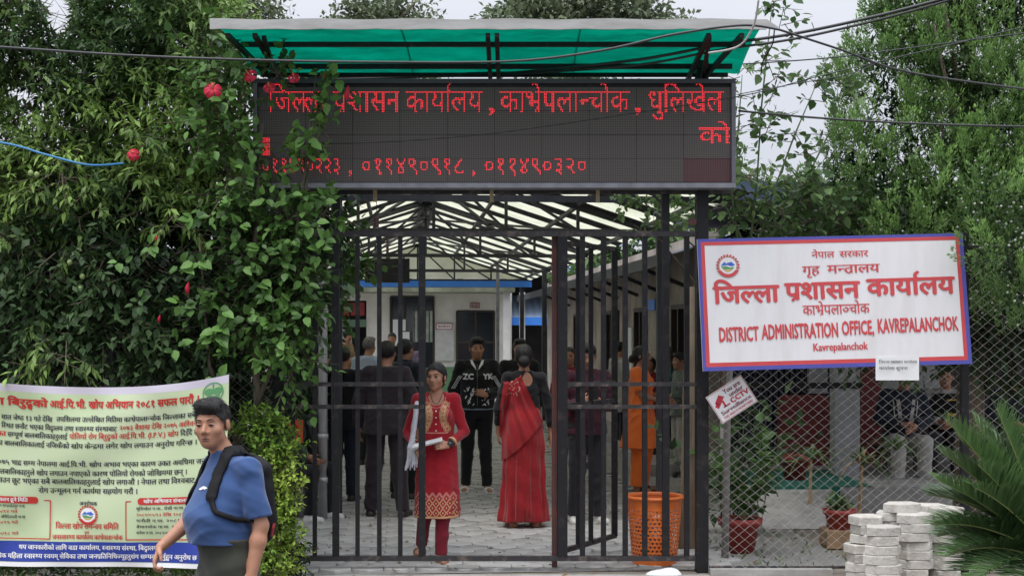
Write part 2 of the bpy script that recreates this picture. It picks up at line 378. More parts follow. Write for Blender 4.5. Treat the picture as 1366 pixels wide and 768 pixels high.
def decal(name, pr, mats, bvh, parent, ang=0.0, off=.004, c=(0, 0)):
    """lay flat marks (x across, y up) on a garment, seen from direction ang (0 = from the front)"""
    zl = pr.z; d = Vector((-math.sin(ang), math.cos(ang), 0)); xx = Vector((math.cos(ang), math.sin(ang), 0)); v = []; ok = []
    for (x, y), zz in zip(pr.v, zl):
        o = xx*x+Vector((c[0], c[1], y))-d*1.2; h = bvh.ray_cast(o, d)
        if h[0] is None: v.append((0, 0, 0)); ok.append(False)
        else: v.append(h[0]-d*(off+.0003*zz)); ok.append(True)
    b = MB(); b.v = [tuple(p) for p in v]
    for q, m_ in zip(pr.f, pr.m):
        if all(ok[i] for i in q):
            ds = [(Vector(v[i])-Vector(v[q[0]])).length for i in q]; fl = max(math.hypot(pr.v[i][0]-pr.v[q[0]][0], pr.v[i][1]-pr.v[q[0]][1]) for i in q)
            if max(ds) < fl*2.2+.02: b.f.append(q); b.m.append(m_)
    return b.build(name, mats, parent, local=True) if b.f else None

skins = {'mid': mat('skin brown', (.36, .17, .10), .55, (.42, .21, .13), 14, .05, 90), 'dark': mat('skin deep brown', (.17, .08, .05), .5, (.22, .11, .07), 14, .05, 90),
         'light': mat('skin light brown', (.38, .2, .13), .5, (.44, .25, .17), 14, .05, 90)}
M_eye = mat('eye white', (.42, .38, .35), .3); M_iris = mat('iris', (.02, .012, .008), .15); M_lip = mat('lips', (.24, .085, .07), .45); M_lipd = mat('lips dull', (.17, .08, .06), .5)
M_hair = mat('hair black', (.010, .009, .009), .5, (.022, .019, .018), 30, .6, 120, stretch=(3, 3, .6)); M_hairg = mat('hair greying', (.014, .013, .012), .55, (.075, .07, .065), 45, .6, 140, stretch=(3, 3, .8), ramp=(.5, .85))
M_hairgrey = mat('hair grey', (.07, .065, .06), .6, (.2, .19, .18), 40, .6, 120)
def cloth(name, c, c2=None, rough=.85, scale=6, bump=.25): return mat(name, c, rough, c2 or tuple(x*.8 for x in c), scale, bump, 260, spec=.25, sheen=.15)

BASE = dict(pel=(0, 0, .94), waist=(0, 0, 1.09), chest=(0, .0, 1.27), nb=(0, .02, 1.42), head=(0, -.015, 1.565),
            shl=(.172, .015, 1.375), ell=(.215, .03, 1.10), wrl=(.235, -.03, .87), hpl=(.09, 0, .90), knl=(.095, -.015, .50), anl=(.1, .02, .085),
            shr=(-.172, .015, 1.375), elr=(-.215, .03, 1.10), wrr=(-.235, -.03, .87), hpr=(-.09, 0, .90), knr=(-.095, -.015, .50), anr=(-.1, .02, .085))
def hand(s, w_, d, up, side, r=1.0, curl=.5, k=.004):
    """palm, four unequal bent fingers and a thumb; d = direction of the fingers, up = back of the hand, side = towards the thumb"""
    w_ = Vector(w_); d = Vector(d).normalized(); up = Vector(up); up = (up-d*up.dot(d)).normalized(); sd = d.cross(up); sd = sd if sd.dot(Vector(side)) > 0 else -sd
    for q in (-.024, -.008, .008, .024): s.cap(w_+sd*q*.7, .015*r, w_+d*.078*r+sd*q*1.15, .0125*r, .012)
    for q, ln in zip((.029, .0095, -.0095, -.028), (.068, .078, .072, .056)):
        p = w_+d*.082*r+sd*q*1.05; a = d
        for j, (fr, rr) in enumerate(((.45, .0095), (.32, .0085), (.26, .0075))):
            an = curl*(j+.4); a = (d*math.cos(an)-up*math.sin(an)).normalized(); e = p+a*ln*fr*r; s.cap(p, rr*r, e, (rr-.0007)*r, k); p = e
    p = w_+d*.02*r+sd*.024*r; e = p+(d*.6+sd*.7-up*.35).normalized()*.042*r; s.cap(p, .0135*r, e, .011*r, .01); s.cap(e, .0105*r, e+(d*.85+sd*.1-up*.5).normalized()*.034*r, .0085*r, k)
def person(name, label, loc, rz, H=1.7, pose=None, yaw=0, pitch=0, roll=0, skin='mid', hair='short', hmat=None, top=None, bottom=None, h=.011, fem=False, belly=0, wide=1.0,
           hl=None, hr=None, curl=.5, group=None, shoes=None, face=True, hh=None, lipm=None, extra=None):
    J = {k_: Vector(v) for k_, v in BASE.items()}
    if fem:
        for a in ('shl', 'shr'): J[a].x *= .88
        for a in ('hpl', 'hpr'): J[a].x *= .8
    for k_, v in (pose or {}).items(): J[k_] = Vector(v)
    t = thing(name, label, 'woman' if fem else 'man', loc, rz, group, H/1.70)
    pts = np.array([tuple(v) for v in J.values()]); lo = pts.min(0)-.22; hi = pts.max(0)+.2; lo[2] = max(lo[2], -.02)
    sk = skins[skin]; h = h if h < .0112 else h*1.4
    s = SDF(lo, hi, h)
    hx = .9 if fem else 1.0
    s.rings([(J['pel'].z-.1, J['pel'].x, J['pel'].y, .14, .09), (J['pel'].z, J['pel'].x, J['pel'].y, .145, .095), (J['waist'].z, J['waist'].x, J['waist'].y, .13, .09), (J['chest'].z, J['chest'].x, J['chest'].y, .15*hx, .1), (J['nb'].z-.03, J['nb'].x, J['nb'].y, .12*hx, .07), (J['nb'].z+.01, J['nb'].x, J['nb'].y, .06, .055)], .03)
    if abs(J['pel'].z-J['nb'].z) < .3 or abs(J['pel'].y-J['nb'].y) > .25: s.cap(J['pel'], .12, J['chest'], .12, .04)
    s.cap(J['shl'], .045, J['shr'], .045, .03); s.cap(J['nb']-Vector((0, 0, .03)), .056, J['head']+Vector((0, .015, -.07)), .051 if not fem else .043, .03)
    for q in 'lr':
        sh, el, wr, hp, kn, an = (J[a+q] for a in ('sh', 'el', 'wr', 'hp', 'kn', 'an')); f_ = .86 if fem else 1
        s.cap(sh, .046*f_, el, .035*f_, .03); m_ = el.lerp(wr, .3); s.cap(el, .035*f_, m_, .038*f_, .02); s.cap(m_, .038*f_, wr, .025*f_, .02)
        s.cap(hp, .085 if not fem else .07, kn, .054 if not fem else .048, .04); m_ = kn.lerp(an, .35)+Vector((0, .006, 0)); s.cap(kn, .048, m_, .047, .02); s.cap(m_, .047, an, .034, .02)
        fd = Vector((.18 if q == 'l' else -.18, -1, 0)).normalized(); fz = Vector((an.x, an.y, an.z-.055)); s.cap(fz+Vector((0, .02, 0)), .032, fz+fd*.15, .028, .02); s.cap(an, .036, fz, .032, .02)
        hd = (hl if q == 'l' else hr) or {}; d = Vector(hd.get('d', (wr-el).normalized()+Vector((0, 0, -.3)))); sg = 1 if q == 'l' else -1
        hand(s, wr, d, hd.get('up', (sg, 0, .1)), hd.get('side', (0, -1, .1)), .95 if not fem else .86, hd.get('curl', curl))
    # head
    Rm = Euler((R(pitch), R(roll), R(yaw)), 'XYZ').to_matrix(); hc = J['head']
    def L(x, y, z): return hc+Rm @ Vector((x, y, z))
    fw = .94 if fem else 1
    s.ell(L(0, .014, .035), (.074, .093, .083), .02, Rm); s.ell(L(0, -.03, -.03), (.062*fw, .062, .075), .02, Rm); s.ell(L(0, -.052, -.083), (.032*fw, .034, .026), .025, Rm)
    hd_ = min(h, .011)
    for sg in (-1, 1):
        s.ell(L(.044*sg, -.058, -.02), (.021, .02, .02), .02, Rm); s.ell(L(.043*sg*fw, -.012, -.058), (.017, .03, .02), .02, Rm)
        s.ell(L(.077*sg, .008, -.005), (.009, .019, .031), .006, Rm)
        s.ell(L(.031*sg, -.104, .006), (.018, .016, .011), .012, Rm, sub=True)
    s.cap(L(-.034, -.077, .029), .011, L(.034, -.077, .029), .011, .012)
    s.cap(L(0, -.083, .012), .007, L(0, -.107, -.022), .011, .01); s.cap(L(-.013, -.09, -.028), .0085, L(.013, -.09, -.028), .0085, .008)
    s.cap(L(-.016, -.083, -.055), .007, L(.016, -.083, -.055), .007, .008); s.cap(L(-.014, -.08, -.067), .0075, L(.014, -.08, -.067), .0075, .006)
    body = sdf_obj('body', s, sk, t)
    if face:
        bv = bvh_of([body])
        for sg in (-1, 1):
            e = MB(); c = L(.031*sg, -.0775, .0065); n1, n2 = 10, 12
            for j in range(n1+1):
                th = math.pi*j/n1
                for i in range(n2):
                    ph = 2*math.pi*i/n2; e.v.append(tuple(c+Rm @ Vector((.0125*math.sin(th)*math.cos(ph), -.0118*math.cos(th), .0086*math.sin(th)*math.sin(ph)))))
            for j in range(n1):
                for i in range(n2): e.f.append((j*n2+i, j*n2+(i+1) % n2, (j+1)*n2+(i+1) % n2, (j+1)*n2+i)); e.m.append(1 if j < 3 else 0)
            e.build('eye', [M_eye, M_iris], t, True, local=True)
            b = MB(); pt = [L(.014*sg, -.093, .0285), L(.026*sg, -.0925, .034), L(.04*sg, -.085, .033), L(.05*sg, -.075, .026)]
            q = []
            for p_ in pt:
                f_ = bv.find_nearest(p_); q.append(f_[0]+(f_[1]*.0005 if f_[1] else Vector()))
            b.tube(q, [.002, .003, .0026, .0012], 6); b.build('eyebrow', M_hair, t, True, local=True)
            b = MB(); q = []
            for x_, z_ in ((.017, .0045), (.025, .0105), (.036, .0105), (.046, .005)):
                d_ = ((x_-.031)/.0135)**2; q.append(L(x_*sg, -.089+.006*d_, z_+.0015))
            b.tube(q, [.0014, .0026, .0026, .0014], 5); b.build('eyelid', M_hair if fem else sk, t, True, local=True)
        b = MB()
        for z_, ww, rr in ((-.0565, .021, .0042), (-.066, .018, .005)):
            q = []
            for x_ in (-1, -.5, 0, .5, 1):
                p_ = L(x_*ww, -.098+.012*x_*x_, z_+(.002 if x_ == 0 else 0)-.0015*x_*x_); f_ = bv.find_nearest(p_); q.append(f_[0])
            b.tube(q, [rr*.3, rr*.8, rr, rr*.8, rr*.3], 6)
        b.build('lips', lipm or (M_lip if fem else M_lipd), t, True, local=True)
    # hair
    hm = hmat or M_hair
    if hair:
        g = SDF(np.array(hc)-.17, np.array(hc)+.16, min(h, .008)*.8) if hair != 'long' else SDF(np.array(hc)-np.array((.17, .17, .5)), np.array(hc)+.16, .008)
        g.ell(L(0, .017, .038), (.0795, .098, .087), .01, Rm)
        n_ = Rm @ Vector((0, -.80, -1.0)); g.half(L(0, -.086, .069 if not fem else .073) if hair != 'bald' else L(0, -.04, .07), n_)
        X, Y, Z = np.meshgrid(*g.ax, indexing='ij', sparse=True); g.D += (.0025*np.sin(45*X+20*Z)*np.sin(38*Y+25*X+1)).astype(np.float32)
        g.D += (.0010*(np.sin(150*X+3*np.sin(60*Z)+40*Y)+np.sin(130*Y+90*Z+2*np.sin(80*X)))).astype(np.float32)
        if hair == 'full': g.ell(L(.0, -.03, .095), (.07, .065, .035), .02, Rm); g.ell(L(.03, -.068, .083), (.04, .025, .022), .015, Rm)
        if hair in ('bun', 'tied', 'long'):
            g.ell(L(0, .03, .0), (.08, .08, .07), .02, Rm)
            g.ell(L(0, -.06, -.01), (.067, .05, .078), .008, Rm, sub=True)
        if hair == 'bun': g.ell(L(0, .115, -.03), (.052, .045, .05), .012, Rm)
        if hair == 'long': g.cap(L(0, .08, -.02), .06, J['nb']+Vector((0, .10, -.12)), .055, .03)
        if hair == 'tied': g.ell(L(0, .09, -.045), (.045, .035, .05), .015, Rm)
        ho = sdf_obj('hair', g, hm, t)
        if h < .0115:     # loose strands lying over the cap
            vs = [v_ for v_ in ho.data.vertices]; rs_ = random.Random(len(name)+int(H*1000)); b = MB(); tied = hair in ('bun', 'tied', 'long')
            for q in range(1500 if h < .008 else 600):
                v_ = rs_.choice(vs); p = v_.co.copy(); n_ = v_.normal; lc_ = Rm.transposed() @ (p-hc)
                if tied: fl = Rm @ Vector((0, .9, -.35))
                elif lc_.y < -.02 and lc_.z > .05: fl = Rm @ Vector((.75 if hair == 'full' else .35, -.7, .1))
                else: fl = Rm @ Vector((lc_.x*2, .35, -1))
                fl = fl+Vector([rs_.uniform(-.35, .35)*(.3 if tied else 1) for _ in range(3)]); fl = (fl-n_*fl.dot(n_)).normalized(); ln = rs_.uniform(.018, .034)*(1.3 if hair == 'full' else 1); s_ = fl.cross(n_).normalized()*.0014
                a, m_, e = p+n_*.0005, p+fl*ln*.5+n_*(.004 if not tied else .002), p+fl*ln-n_*(ln*ln*2.2)+n_*(.003 if not tied else .001)
                b.add([a-s_, a+s_, m_+s_, m_-s_, e], [(0, 1, 2, 3), (3, 2, 4)])
            b.build('hair_strands', hm, ho, local=True, kind='stuff')
    objs = dict(t=t, J=J, body=body, L=L, Rm=Rm)
    if bottom:
        g = SDF(lo, (hi[0], hi[1], J['pel'].z+.16), h); kind, cm = bottom[0], bottom[1]; bw = bottom[2] if len(bottom) > 2 else 1
        sl_ = .03 if (top and top.get('flare')) else 0
        g.rings([(J['pel'].z-.12, J['pel'].x, J['pel'].y, .15, .105), (J['pel'].z, J['pel'].x, J['pel'].y-belly*.2, .163-sl_, .118-sl_), (J['pel'].z+.08, J['pel'].x, J['pel'].y-belly*.3, .158+belly*.2, .118+belly*.3)], .03)
        for q in 'lr':
            hp, kn, an = J['hp'+q], J['kn'+q], J['an'+q]
            g.cap(hp, .094-sl_, kn, .068*bw, .035); g.cap(kn, .068*bw, an.lerp(kn, -.02), .054*bw, .02, flat=True)
        g.folds(.0055, 38, 3); objs['bottom'] = sdf_obj(kind, g, cm, t)
    if top:
        kind, cm = top['kind'], top['m']; hem = top.get('hem', .86); g = SDF(lo, (hi[0], hi[1], J['nb'].z+.1), h); gr = top.get('grow', .018); cw, pw = J['chest'], J['waist']
        rs = [(min(hem, J['pel'].z-.02), J['pel'].x, J['pel'].y, .182, .122), (J['pel'].z, J['pel'].x, J['pel'].y-belly*.3, .168+belly*.15, .112+belly*.35), (J['waist'].z+belly*.5, pw.x, pw.y-belly*.75, .142+belly*.35, .1+belly*.8), (cw.z, cw.x, cw.y-belly*.15, .157*hx+belly*.2, .108+belly*.2), (J['nb'].z-.04, J['nb'].x, J['nb'].y, .115*hx, .075), (J['nb'].z+.012, J['nb'].x, J['nb'].y, .066, .062)]
        if top.get('flare') is not None:
            fl = top['flare']; rs[0] = (hem, J['pel'].x, J['pel'].y, fl, fl*.8)
        g.rings([(z, a, b, rx*wide, ry) for z, a, b, rx, ry in rs], .025, grow=gr-.008, fold=top.get('fold', 0), nf=top.get('nf', 7), ph=top.get('ph', 1), lean=top.get('lean', 0))
        if abs(J['pel'].y-J['nb'].y) > .25: g.cap(J['pel'], .14, J['chest'], .135, .04)
        if fem:
            for sg in (-1, 1): g.ell((cw.x+.065*sg, cw.y-.085, cw.z-.01), (.062, .05, .06), .03)
        g.cap(J['shl'], .049+gr*.4, J['shr'], .049+gr*.4, .03)
        sv = top.get('sleeve', 1.9); sr = top.get('sr', 1.0)
        for q in 'lr':
            sh, el, wr = J['sh'+q], J['el'+q], J['wr'+q]
            if sv <= 1: g.cap(sh, (.049+gr*.4)*sr, sh.lerp(el, sv), (.047+gr*.7)*sr, .02, flat=True)
            else: f2 = .88 if fem else 1; g.cap(sh, (.048+gr*.5)*f2, el, (.040+gr*.5)*f2, .02); g.cap(el, (.040+gr*.5)*f2, el.lerp(wr, sv-1), (.031+gr*.5)*f2, .02, flat=True)
        if top.get('collar'): g.cap(J['nb']+Vector((0, 0, -.02)), .07, J['nb']+Vector((0, -.01, .045)), .064, .01, flat=True)
        if top.get('scoop'): g.ell(J['nb']+Vector((0, -.075, .0)), (.075, .06, top['scoop']), .008, sub=True)
        else: g.ell(J['nb']+Vector((0, -.05, .055)), (.062, .07, .04), .006, sub=True)
        if extra: extra(g, J)
        g.folds(top.get('wr', .0055)*1.0, top.get('wf', 14)*3.2, top.get('seed', 1)); g.folds(top.get('wr', .0055)*.45, top.get('wf', 14)*6, 8)
        if hem > .94 and sv <= 1: g.half((0, 0, hem), (0, 0, -1))
        objs['top'] = sdf_obj(kind, g, cm, t)
    if shoes:
        for q in 'lr':
            an = J['an'+q]; fd = Vector((.18 if q == 'l' else -.18, -1, 0)).normalized(); fz = Vector((an.x, an.y, an.z-.055))
            g = SDF(np.array(fz)-.22, np.array(fz)+.25, max(h*.8, .007)); kind, cm = shoes
            if kind == 'shoe': g.cap(fz+Vector((0, .025, .005)), .042, fz+fd*.155, .038, .02); g.cap(an+Vector((0, 0, .01)), .045, fz, .045, .02, flat=False)
            else: g.cap(fz+Vector((0, .03, -.022)), .04, fz+fd*.17+Vector((0, 0, -.022)), .045, .01); g.half(fz+Vector((0, 0, -.012)), (0, 0, 1)); g.cap(fz+fd*.075+Vector((-.02, 0, 0)), .037, fz+fd*.075+Vector((.02, 0, 0)), .037, .01)
            g.half((0, 0, an.z-.085), (0, 0, -1)); sdf_obj(kind, g, cm, t)
    return objs
# ------------------------------------------------------------ ground
M_dirt = mat('dirt', (.16, .135, .11), .95, (.27, .24, .2), 5, .6, 30, detail=8)
M_conc = mat('concrete', (.25, .245, .235), .9, (.38, .37, .35), 4, .4, 60, detail=8)
M_conl = mat('pale concrete', (.42, .41, .39), .9, (.3, .29, .27), 6, .4, 60, detail=8)
M_pave = mat('paver', (.19, .19, .185), .9, (.30, .295, .285), 7, .35, 90, detail=7)
M_joint = mat('paver joint sand', (.22, .215, .20), .95, (.3, .29, .27), 20, .3, 60)
M_asph = mat('asphalt', (.055, .055, .055), .95, (.09, .088, .085), 9, .6, 200, detail=8)
M_black = mat('black painted steel', (.012, .012, .014), .5, (.06, .045, .04), 14, .2, 60, detail=9, ramp=(.55, .78), spec=.3)
M_blackr = mat('weathered dark steel', (.026, .023, .024), .55, (.17, .13, .11), 16, .25, 50, detail=9, ramp=(.52, .78))
M_rust = mat('red oxide steel', (.13, .035, .025), .6, (.06, .03, .03), 10, .15, 60)
M_truss = mat('truss steel', (.022, .025, .032), .5, (.045, .045, .05), 6)
M_grey = mat('grey aluminium trim', (.28, .28, .31), .4, (.2, .2, .22), 9, metal=.2)
M_white = mat('white paint', (.75, .75, .74), .5, (.66, .66, .65), 5)
b = MB(); b.add([(-400, -60, -.25), (400, -60, -.25), (400, 7.6, -.22), (-400, 7.6, -.22)], [(0, 1, 2, 3)]); b.build('street', M_asph, kind='structure')
b = MB(); b.add([(-400, 7.6, -.224), (400, 7.6, -.224), (400, 9.5, -.05), (-400, 9.5, -.05), (-400, 9.9, -.01), (400, 9.9, -.01), (400, 600, -.01), (-400, 600, -.01)], [(0, 1, 2, 3), (3, 2, 5, 4), (4, 5, 6, 7)])
b.build('ground', M_dirt, kind='structure')
# pale concrete strip in front of the gate
b = MB(); b.box((-1.7, 9.75, -.15), (1.42, 10.27, -.004)); b.build('pavement', M_conl, kind='structure')
# courtyard slab with pavers
yard = MB(); yard.add([CY(-2.6, 10.33, -.004), CY(3.4, 10.33, -.004), CY(3.9, 60, -.004), CY(-9, 60, -.004), CY(-9, 20, -.004), CY(-2.6, 20, -.004)], [(0, 1, 2, 3, 4, 5)])
yo = yard.build('courtyard', M_joint, kind='structure')
hexw, hexd = .235, .2
def hexv(u, v, z, g=.006):
    a, d = hexw/2-g, hexd/2-g; return [CY(u+x, v+y, z) for x, y in ((-a, -d*.55), (0, -d*1.3), (a, -d*.55), (a, d*.55), (0, d*1.3), (-a, d*.55))]
hm = None; cnt = 0; far = MB(); rr = random.Random(3)
rows = []
for j in range(170):
    v = 10.5+j*hexd*.93
    for i in range(-5, 15):
        u = -.95+i*hexw+(hexw/2 if j % 2 else 0)
        if -1.9 < u < 2.95: rows.append((u, v))
near = rows[:298]; Wy = W[yo.name]
pm = []
for q in range(3):
    x = MB(); z = .012+.003*q; bm_v = []
    a, d, g = hexw/2-.003, hexd/2-.003, .008
    base = [(-a, -d*.55), (0, -d*1.3), (a, -d*.55), (a, d*.55), (0, d*1.3), (-a, d*.55)]
    x.v = [(p[0], p[1], -.01) for p in base]+[(p[0], p[1], z-.004) for p in base]+[(p[0]*.94, p[1]*.94, z) for p in base]
    x.f = [tuple(range(12, 18))]+[(i, (i+1) % 6, 6+(i+1) % 6, 6+i) for i in range(6)]+[(6+i, 6+(i+1) % 6, 12+(i+1) % 6, 12+i) for i in range(6)]; x.m = [0]*len(x.f)
    me = bpy.data.meshes.new('paver'); me.from_pydata(x.v, [], x.f); m_ = mat('paver tone', tuple(c*(.8+.2*q) for c in (.30, .295, .28)), .9, tuple(c*(.9+.08*q) for c in (.44, .43, .41)), 6, .35, 90, detail=7); me.materials.append(m_); pm.append(me)
for u, v in near:
    o = bpy.data.objects.new('paver', rr.choice(pm)); C.objects.link(o); o.parent = yo; p = CY(u, v, .0)-Wy.translation
    o.location = p; o.rotation_euler = (rr.uniform(-.005, .005), rr.uniform(-.005, .005), TH+rr.uniform(-.02, .02))
for u, v in rows[298:]:
    z = .012+rr.uniform(0, .006); far.add([p for p in hexv(u, v, z)]+[p for p in hexv(u, v, -.003)], [(0, 1, 2, 3, 4, 5)]+[(6+i, 6+(i+1) % 6, (i+1) % 6, i) for i in range(6)], rr.randrange(2))
fo = far.build('paver_field', [pm[0].materials[0], pm[1].materials[0]], yo, kind='stuff')

# ------------------------------------------------------------ courtyard roof: gable canopy on trusses
RU, RZ, EL, ER, EZ = .38, 3.78, -2.15, 2.92, 2.98
ca = CY(RU, 12.2)
cn = thing('courtyard_canopy', 'open steel gable roof with alternating translucent and dark sheets over the courtyard', 'canopy', ca)
M_trans = mat('translucent roof sheet', (.80, .80, .71), .5, (.70, .71, .61), 2.5, trans=.85, detail=5, stretch=(1, 1, 1))
M_dsheet = mat('dark roof sheet', (.05, .06, .07), .5, (.08, .08, .08), 5, .1)
def roofz(u): return RZ-(RZ-EZ)*(abs(u-RU)/((ER-RU) if u > RU else (RU-EL)))
v = 12.2; k = 0
while v < 33.2:
    wd = .78 if k % 2 else .62
    for sgn in (-1, 1):
        ue = ER if sgn > 0 else EL; m_ = M_trans if k % 2 else M_dsheet; b = MB(); n = 12; dv = .02
        top = []; bot = []
        for jj in range(n+1):   # corrugated across its width
            vv = v+wd*jj/n; dz = .012*math.sin(jj*math.pi/1.5); top.append((RU, vv, RZ+dz+.03)); bot.append((ue+sgn*.12, vv, EZ-.03*abs(sgn)+dz))
        vs = [CY(*p) for p in top]+[CY(*p) for p in bot]; vs += [p+Vector((0, 0, -.004)) for p in vs]
        f = [(i, i+1, n+2+i, n+1+i) for i in range(n)]; f += [tuple(2*(n+1)+i for i in q)[::-1] for q in f]
        b.add(vs, f); b.build('roof_sheet', m_, cn)
    v += wd+.01; k += 1
b = MB(); b.bar(CY(RU, 12.2, RZ+.05), CY(RU, 33.2, RZ+.05), .34, .03); b.build('ridge_cap', M_dsheet, cn)
for vt in (12.6, 16.7, 22.2, 27.8, 33.0):
    b = MB(); s_ = .055
    b.bar(CY(EL, vt, EZ-.06), CY(ER, vt, EZ-.06), s_); b.bar(CY(EL, vt, EZ-.05), CY(RU, vt, RZ-.04), s_); b.bar(CY(ER, vt, EZ-.05), CY(RU, vt, RZ-.04), s_)
    tr = b.build('truss', M_truss, cn)
    for q, uu in enumerate((EL+.85, EL+1.65, RU, RU+.85, RU+1.7)):
        b = MB(); b.bar(CY(uu, vt, EZ-.06), CY(uu, vt, roofz(uu)-.05), .038); b.build('web_post', M_truss, tr)
    for (ua, ub) in ((EL+.85, EL+1.65), (EL+1.65, RU), (RU, RU+.85), (RU+.85, RU+1.7), (EL+.85, EL+.1)):
        lo_, hi_ = (ua, ub) if abs(ua-RU) > abs(ub-RU) else (ub, ua)
        b = MB(); b.bar(CY(lo_, vt, EZ-.05), CY(hi_, vt, roofz(hi_)-.06), .032); b.build('web_brace', M_truss, tr)
for uu in (EL+.05, EL+.9, EL+1.7, RU-.08, RU+.12, RU+.85, RU+1.7, ER-.05):
    b = MB(); b.bar(CY(uu, 12.2, roofz(uu)-.02), CY(uu, 33.2, roofz(uu)-.02), .045); b.build('purlin', M_truss, cn)
for (ua, va, ub, vb) in ((RU, 16.7, RU+1.6, 22.2), (RU, 22.2, RU-1.5, 16.7), (RU, 22.2, RU+1.7, 16.7), (RU, 22.2, RU-1.4, 27.8), (RU, 27.8, RU+1.7, 22.2), (RU, 16.7, RU-1.7, 22.2)):
    b = MB(); b.bar(CY(ua, va, roofz(ua)-.3), CY(ub, vb, EZ-.05), .03); b.build('cross_brace', M_truss, cn)
for (uu, vv, r_, m_) in ((-.60, 13.4, .10, M_truss), (2.46, 13.4, .075, M_truss), (-2.0, 17.5, .09, M_truss), (2.8, 22.2, .09, M_truss), (-2.0, 22.2, .09, M_truss), (2.8, 27.8, .09, M_truss), (-2.0, 27.8, .09, M_truss), (2.8, 33., .09, M_truss), (-2.0, 33., .09, M_truss), (2.1, 31, .07, M_grey)):
    b = MB(); b.bar(CY(uu, vv, 0), CY(uu, vv, roofz(uu)-.05), r_); b.box((-.09, -.09, 0), (.09, .09, .015), fn=lambda x, y, z, a=uu, c=vv: CY(a+x, c+y, z)); b.build('column', m_, cn)
# far gable: cream panel and the blue eave board
b = MB(); b.add([CY(EL, 33.15, EZ-.02), CY(ER, 33.15, EZ-.02), CY(RU, 33.15, RZ), CY(EL, 33.16, EZ-.02), CY(ER, 33.16, EZ-.02), CY(RU, 33.16, RZ)], [(0, 1, 2), (5, 4, 3)]); b.build('gable_panel', M_trans, cn)
M_blue = mat('blue sheet metal', (.05, .24, .82), .45, (.06, .27, .85), 4)
b = MB(); b.box((EL-.1, 32.9, EZ-.22), (ER+.1, 32.93, EZ-.08), fn=CY); b.build('fascia_board', M_blue, cn)
# downpipe
b = MB(); b.tube([CY(-.72, 13.25, 0), CY(-.72, 13.25, 2.85), CY(-.85, 13.5, 3.05)], .042, 12)
for z in (.35, .75, 1.9): b.lathe([(.042, z), (.05, z), (.05, z+.05), (.042, z+.05)], CY(-.72, 13.25, 0), 12)
o = b.build('drain_pipe', mat('galvanised pipe', (.5, .51, .52), .45, (.4, .4, .4), 7, .1, metal=.3), smooth=True); setp(o, 'pale grey vertical drain pipe beside the black canopy column', 'drain pipe')
# hanging screen
tv = thing('hanging_screen', 'black television hanging from the courtyard roof trusses', 'television', CY(-.22, 27.2, 2.3))
b = MB(); b.box((-.68, 27.1, 2.66), (.16, 27.2, 3.12), fn=CY); b.build('screen_case', mat('black plastic', (.008, .008, .01), .35), tv)
b = MB(); b.bar(CY(-.26, 27.15, 3.12), CY(-.26, 27.3, 3.6), .05); b.build('bracket', M_rust, tv)

# ------------------------------------------------------------ back building
M_cream = mat('cream wall', (.74, .72, .66), .85, (.62, .6, .54), 2.5, .15, 40, detail=6)
M_dark = mat('interior shade tone', (.03, .028, .03), .8, (.05, .045, .045), 3); M_glass = mat('dark glass', (.02, .025, .03), .08, spec=.8)  # M_dark: near-black colour stands for the shade inside openings
M_wood = mat('dark wood frame', (.04, .028, .022), .6); M_paper = mat('paper', (.75, .75, .74), .8); M_redc = mat('red paint', (.30, .03, .03), .6)
bb = thing('office_building', 'cream office block closing the back of the courtyard, dark doors and notices on its wall', 'building', CY(.3, 38.5))
def wallbox(b, u0, u1, z0, z1, v0=38, v1=38.25): b.box((u0, v0, z0), (u1, v1, z1), fn=CY)
ops = [(-1.95, -.92, .1, 2.55), (-.28, .86, .1, 2.65), (1.48, 2.48, .1, 2.27)]
x = MB(); wallbox(x, -6, -1.95, 0, 3.3); wallbox(x, -.92, -.28, 0, 3.3); wallbox(x, .86, 1.48, 0, 3.3); wallbox(x, 2.48, 2.95, 0, 3.3)
for a, c_, z0, z1 in ops: wallbox(x, a, c_, z1, 3.3)
x.build('wall', M_cream, bb)
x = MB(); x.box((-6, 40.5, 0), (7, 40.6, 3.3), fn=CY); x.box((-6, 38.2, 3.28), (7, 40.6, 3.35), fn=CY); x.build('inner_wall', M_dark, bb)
x = MB(); x.box((-6.2, 36.3, 2.74), (2.9, 38.3, 2.86), fn=CY); x.build('awning_slab', mat('mossy slab', (.30, .33, .24), .9, (.18, .2, .14), 3, detail=6), bb)
for i in range(5):
    x = MB(); u = -1.93+.2*i; x.box((u, 37.97, 2.15), (u+.16, 38.0, 2.5), fn=CY); x.build('curtain', M_redc, bb)
x = MB(); x.box((-1.95, 37.95, 1.85), (-.92, 38.0, 2.05), fn=CY); x.build('window_shelf', mat('green shelf', (.12, .2, .14), .7), bb)
x = MB(); x.box((-1.95, 37.96, 1.0), (-1.3, 38.02, 1.8), fn=CY); x.build('counter_panel', mat('grey panel', (.3, .3, .32), .7), bb)
def frame_panel(u0, u1, z0, z1, nv=2, name='window', v=38.02):
    f = MB(); t_ = .05
    for a in [u0+(u1-u0)*i/nv for i in range(nv+1)]: f.box((a-t_/2, v-.06, z0), (a+t_/2, v, z1), fn=CY)
    for z in (z0, z1, z0+(z1-z0)*.62): f.box((u0, v-.05, z-t_/2), (u1, v-.01, z+t_/2), fn=CY)
    fr = f.build(name, M_wood, bb)
    for i in range(nv):
        p = MB(); a = u0+(u1-u0)*i/nv+.03; c_ = u0+(u1-u0)*(i+1)/nv-.03; p.box((a, v-.03, z0+.02), (c_, v-.025, z1-.02), fn=CY); p.build('pane', M_glass, fr)
frame_panel(-.28, .86, .1, 2.65, 3, 'glazed_door'); frame_panel(1.48, 2.48, .1, 2.27, 2, 'office_door')
